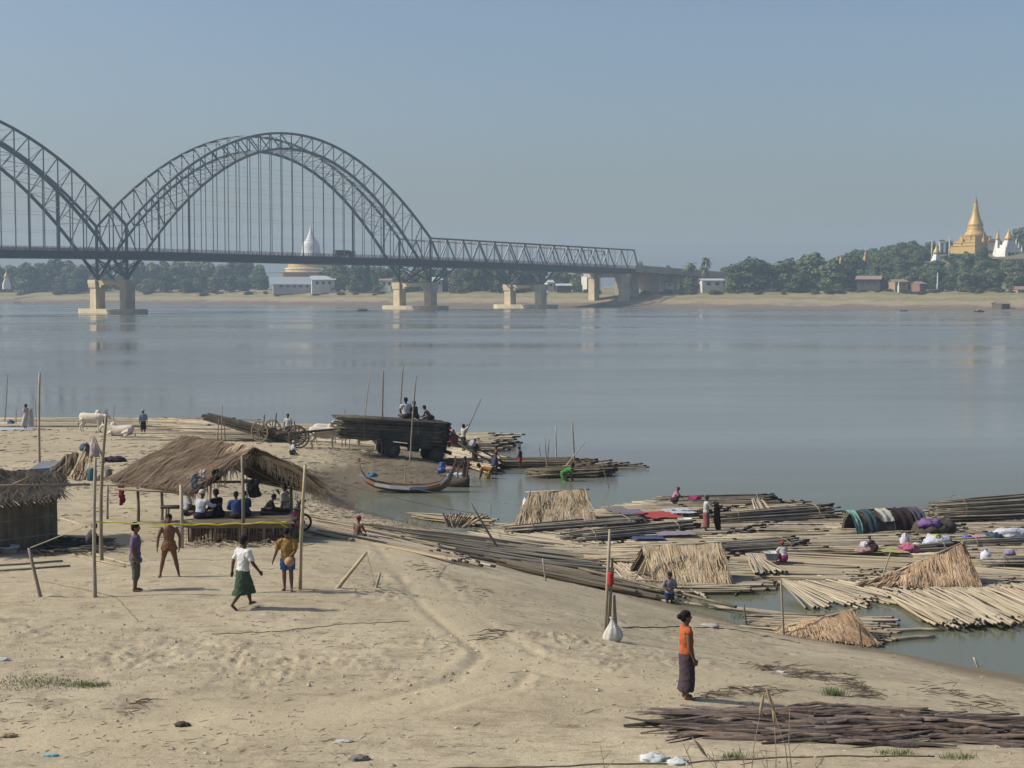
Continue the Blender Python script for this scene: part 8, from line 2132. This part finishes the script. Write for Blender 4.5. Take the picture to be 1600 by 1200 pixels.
scatter_twigs('twig_litter', 'dark twigs and reed scraps scattered over the sand', 4200, (-60, 850, 1700, 1210), M_TWIG, 0.03, 0.14, 0.005, 0.3, 0.56)
scatter_twigs('straw_litter', 'pale straw scraps scattered over the sand', 2000, (-60, 850, 1700, 1210), M_CHAFF, 0.05, 0.24, 0.005, 0.4, 0.55)
scatter_twigs('beach_litter', 'dark reed scraps on the damp beach around the boats', 5200, (-60, 670, 720, 850), M_TWIG, 0.08, 0.40, 0.008, 0.2, 0.50)
# clods of dry mud
n = 6500; px = rs.uniform(-60, 1700, n); py = rs.uniform(840, 1210, n); x, y, z = ground_many(px, py)
rough = np.zeros(n)
for cx, cy, rx, ry in CLOD: rough = np.maximum(rough, np.exp(-(((x - cx) / rx) ** 2 + ((y - cy) / ry) ** 2)))
b = MB()
for i in np.nonzero((z > 0.2) & (y > 14) & (rs.rand(n) < 0.10 + 0.75 * rough))[0]:
    s = rs.uniform(0.010, 0.034) * (1 + 0.6 * (rs.rand() < 0.08)); c = Vector((x[i], y[i], z[i] + s * 0.2)); a = rs.uniform(0, 6.3)
    ca, sa = math.cos(a), math.sin(a); j = rs.uniform(0.6, 1.4, 6)
    vs = [c + Vector((ca * s * j[0] * 1.4, sa * s * j[0], 0)), c + Vector((-sa * s * j[1], ca * s * j[1], 0)), c - Vector((ca * s * j[2] * 1.4, sa * s * j[2], 0)), c + Vector((sa * s * j[3], -ca * s * j[3], 0)), c + Vector((0, 0, s * 0.75 * j[4])), c - Vector((0, 0, s * 0.4))]
    b.add(vs, [(0, 1, 4), (1, 2, 4), (2, 3, 4), (3, 0, 4)], tint=rs.rand())
tag(b.build('mud_clods', mat('clod', (0.42, 0.36, 0.255), (0.33, 0.28, 0.195), rough=1.0, scale=9, tint=0.2), None, tint=True), 'crumbled clods of dry mud on the sand', 'clods', kind='stuff')
# drift line of reeds right of the standing woman
def drift(label, pts, n, spread, lmax=0.5, m=M_TWIG, r=0.010, h=0.05):
    b = MB()
    for i in range(n):
        t = U(0, len(pts) - 1.001); k = int(t); a, c = pts[k], pts[k + 1]; f = t - k
        g_ = G(a[0] + (c[0] - a[0]) * f + random.gauss(0, spread), a[1] + (c[1] - a[1]) * f + random.gauss(0, spread * 0.35))
        an = random.gauss(-0.35, 0.6); L_ = U(0.12, lmax); d = Vector((math.cos(an), math.sin(an), U(-.05, .12))) * L_ / 2
        g_.z += U(0.0, h); b.tube([g_ - d, g_ + Vector((0, 0, U(0, .03))), g_ + d], [r * .6, r, r * .4], 4, cap=False)
    return tag(b.build('drift_line', m, None, tint=True), label, 'debris', kind='stuff')
drift('brown drift line of reeds right of the orange bloused woman', [(1180, 1042), (1250, 1052), (1320, 1062), (1370, 1092)], 200, 12)
drift('dark reed debris in front of the orange bloused woman feet', [(1100, 1090), (1150, 1084), (1220, 1085)], 60, 9)
drift('scattered reed debris near the right shore', [(1440, 1075), (1500, 1090), (1580, 1110)], 60, 18)
drift('small reed tangle on the path left of the hanging sack', [(740, 1010), (800, 985)], 24, 9)
drift('twig line along the low rut in the left foreground', [(180, 1120), (240, 1095)], 14, 7)
drift('reed debris on the upper slope by the shore poles', [(640, 880), (700, 905), (760, 930)], 36, 14)
drift('reed wrack on the mud between truck and painted boat', [(520, 705), (580, 728), (650, 735), (700, 740)], 260, 16, 0.7)
drift('reed wrack on the mud left of the inlet', [(490, 740), (530, 770), (520, 800), (600, 812)], 240, 14, 0.6)
# grass
def tuft(label, px, py, w, n, hgt, col='grass_green'):
    m = mat(col, (0.19, 0.23, 0.085) if col == 'grass_green' else (0.30, 0.25, 0.15), (0.13, 0.165, 0.06) if col == 'grass_green' else (0.2, 0.16, 0.1), rough=0.8, scale=5, tint=0.4); b = MB()
    for i in range(n):
        g_ = G(px + random.gauss(0, w), py + random.gauss(0, w * 0.12)); a = U(0, 6.28); L_ = hgt * U(0.5, 1.2); s = Vector((math.cos(a), math.sin(a), 0)) * 0.006
        d = Vector((U(-.5, .5), U(-.5, .5), 1)) * L_
        b.add([g_ - s, g_ + s, g_ + d * 0.6 + s * 0.7 , g_ + d + Vector((d.x, d.y, 0)) * 0.4, g_ + d * 0.6 - s * 0.7], [(0, 1, 2, 4), (4, 2, 3)])
    return tag(b.build('grass_tuft', m, None, tint=True), label, 'grass', kind='stuff')
tuft('thin green grass strip in the left foreground', 60, 1066, 42, 900, 0.04)
tuft('second thin green grass strip left foreground', 140, 1070, 20, 350, 0.06)
tuft('green weed clump beside the brown drift line', 1303, 1090, 9, 220, 0.16)
tuft('sparse green grass below the bark heap', 1400, 1182, 16, 160, 0.08)
tuft('sparse green grass at lower right below bark', 1500, 1188, 16, 160, 0.08)
tuft('sparse green grass by the plastic bags', 1145, 1187, 14, 130, 0.08)
tuft('green reeds growing in the water beside the square hut', 1068, 925, 10, 160, 0.35)
tuft('green weeds at the water edge by the floating poles', 1160, 965, 14, 140, 0.12)
tuft('pale weeds on the inlet shore', 640, 822, 30, 260, 0.25, 'grass_dry')
# reeds in the foreground
M_REED = mat('dry_reed', (0.30, 0.24, 0.16), (0.2, 0.16, 0.11), rough=0.9, scale=4)
for i, (a, c, hd_) in enumerate((((1172, 1225), (1187, 1118), 1), ((1235, 1230), (1208, 1108), 1), ((1212, 1222), (1210, 1132), 1), ((1140, 1230), (1104, 1182), 1), ((1090, 1228), (1062, 1150), 0), ((1240, 1225), (1234, 1105), 0), ((1162, 1230), (1153, 1160), 0), ((1198, 1228), (1196, 1165), 0), ((950, 1225), (938, 1165), 0), ((1268, 1226), (1290, 1180), 0), ((1125, 1228), (1112, 1172), 0))):
    g_ = G(a[0], a[1]); t = D(c[0], c[1], g_.y)
    rd = thing('reed', 'dry reed stalk%s at the bottom edge, %s from left' % (' with seed head' if hd_ else '', ('seventh', 'ninth', 'eighth', 'fourth', 'second', 'tenth', 'fifth', 'sixth', 'first', 'eleventh', 'third')[i]), 'reed', g_, 'dry reeds in the foreground')
    md = lerp(g_, t, 0.5) + Vector((U(-.05, .05), 0, 0))
    MB().tube([g_ - Vector((0, 0, .1)), md, t], [0.008, 0.006, 0.004], 5).build('stem', M_REED, rd, smooth=True)
    if hd_:
        d = (t - md).normalized(); MB().tube([t - d * 0.02, t + d * 0.10, t + d * 0.22, t + d * 0.33], [0.006, 0.024, 0.019, 0.003], 7).build('seed_head', M_REED, rd, smooth=True)
    else:
        for q in range(2):
            p = lerp(g_, t, 0.4 + 0.25 * q); MB().tube([p, p + Vector((U(-.14, .14), 0, 0.12)), p + Vector((U(-.26, .26), 0, 0.10))], [0.006, 0.006, 0.002], 4).build('leaf', M_REED, rd)
# rubbish
heap('large crumpled white plastic bag at the bottom edge', G(1022, 1186), (0.19, 0.13, 0.055), ('bagw', (0.62, 0.68, 0.68)), name='plastic_bag', cat='plastic bag', seed=81)
heap('smaller crumpled plastic bag right of the large one', G(1060, 1192), (0.14, 0.11, 0.05), ('bagw', (0.62, 0.68, 0.68)), name='plastic_bag', cat='plastic bag', seed=82)
heap('scrap of cyan plastic in the lower left sand', G(79, 1181), (0.10, 0.05, 0.02), ('cyanp', (0.22, 0.5, 0.55)), name='plastic_scrap', cat='rubbish', seed=83)
heap('white scrap at the left edge of the sand', G(4, 1031), (0.13, 0.08, 0.04), ('whs', (0.62, 0.62, 0.62)), name='plastic_scrap', cat='rubbish', seed=84)
heap('tan husk in the lower left sand', G(12, 1150), (0.13, 0.07, 0.04), ('husk', (0.40, 0.33, 0.2)), name='husk', cat='rubbish', seed=85)
heap('grey rag lump in the lower middle sand', G(562, 1187), (0.13, 0.08, 0.05), ('ragg', (0.22, 0.2, 0.19)), name='rag', cat='rubbish', seed=86)
heap('flat white rag in the lower middle sand', G(538, 1160), (0.12, 0.06, 0.02), ('ragw', (0.5, 0.5, 0.48)), name='rag', cat='rubbish', seed=87)
heap('dark clod right of the green grass strip', G(285, 1134), (0.10, 0.07, 0.05), ('clodd', (0.10, 0.08, 0.06)), name='dark_clod', cat='clod', seed=88)
heap('white paper scrap on the drift line', G(1220, 1050), (0.09, 0.06, 0.02), ('whs', (0.62, 0.62, 0.62)), name='paper_scrap', cat='rubbish', seed=89)
heap('white plastic film near the orange bloused woman', G(1108, 981), (0.25, 0.16, 0.05), ('film', (0.50, 0.47, 0.42)), name='plastic_film', cat='rubbish', seed=90)
def ground_line(label, pts, r, m, name='ground_rope', lift=0.01):
    out = []
    for a, c in zip(pts[:-1], pts[1:]):
        for i in range(12):
            t = i / 12; g_ = G(a[0] + (c[0] - a[0]) * t, a[1] + (c[1] - a[1]) * t + 0.8 * math.sin(i * 1.7)); out.append(g_ + Vector((0, 0, lift)))
    out.append(G(*pts[-1], lift))
    tag(MB().tube(out, r, 5).build(name, m, None, smooth=True), label, 'rope')
ground_line('long dark rope lying along the bottom edge of the sand', [(560, 1205), (860, 1198), (1150, 1190), (1460, 1186)], 0.012, M_TWIG)
ground_line('dark rope from the tied poles across the slope to the collapsed thatch', [(972, 984), (1060, 980), (1150, 986), (1250, 1008)], 0.014, M_TWIG)
ground_line('thin rope line across the sand left of the path', [(330, 990), (440, 986), (540, 976), (640, 974)], 0.007, M_TWIG)
ground_line('pale court line rope running from the left net pole', [(60, 905), (180, 935), (215, 970)], 0.010, M_CHAFF)
ground_line('pale court line rope right of the walking man', [(330, 880), (420, 910), (470, 925)], 0.008, M_CHAFF)
ground_line('long weathered pole half buried below the truck', [(545, 702), (620, 715), (700, 725)], 0.05, M_BAM['tan'], name='ground_pole')
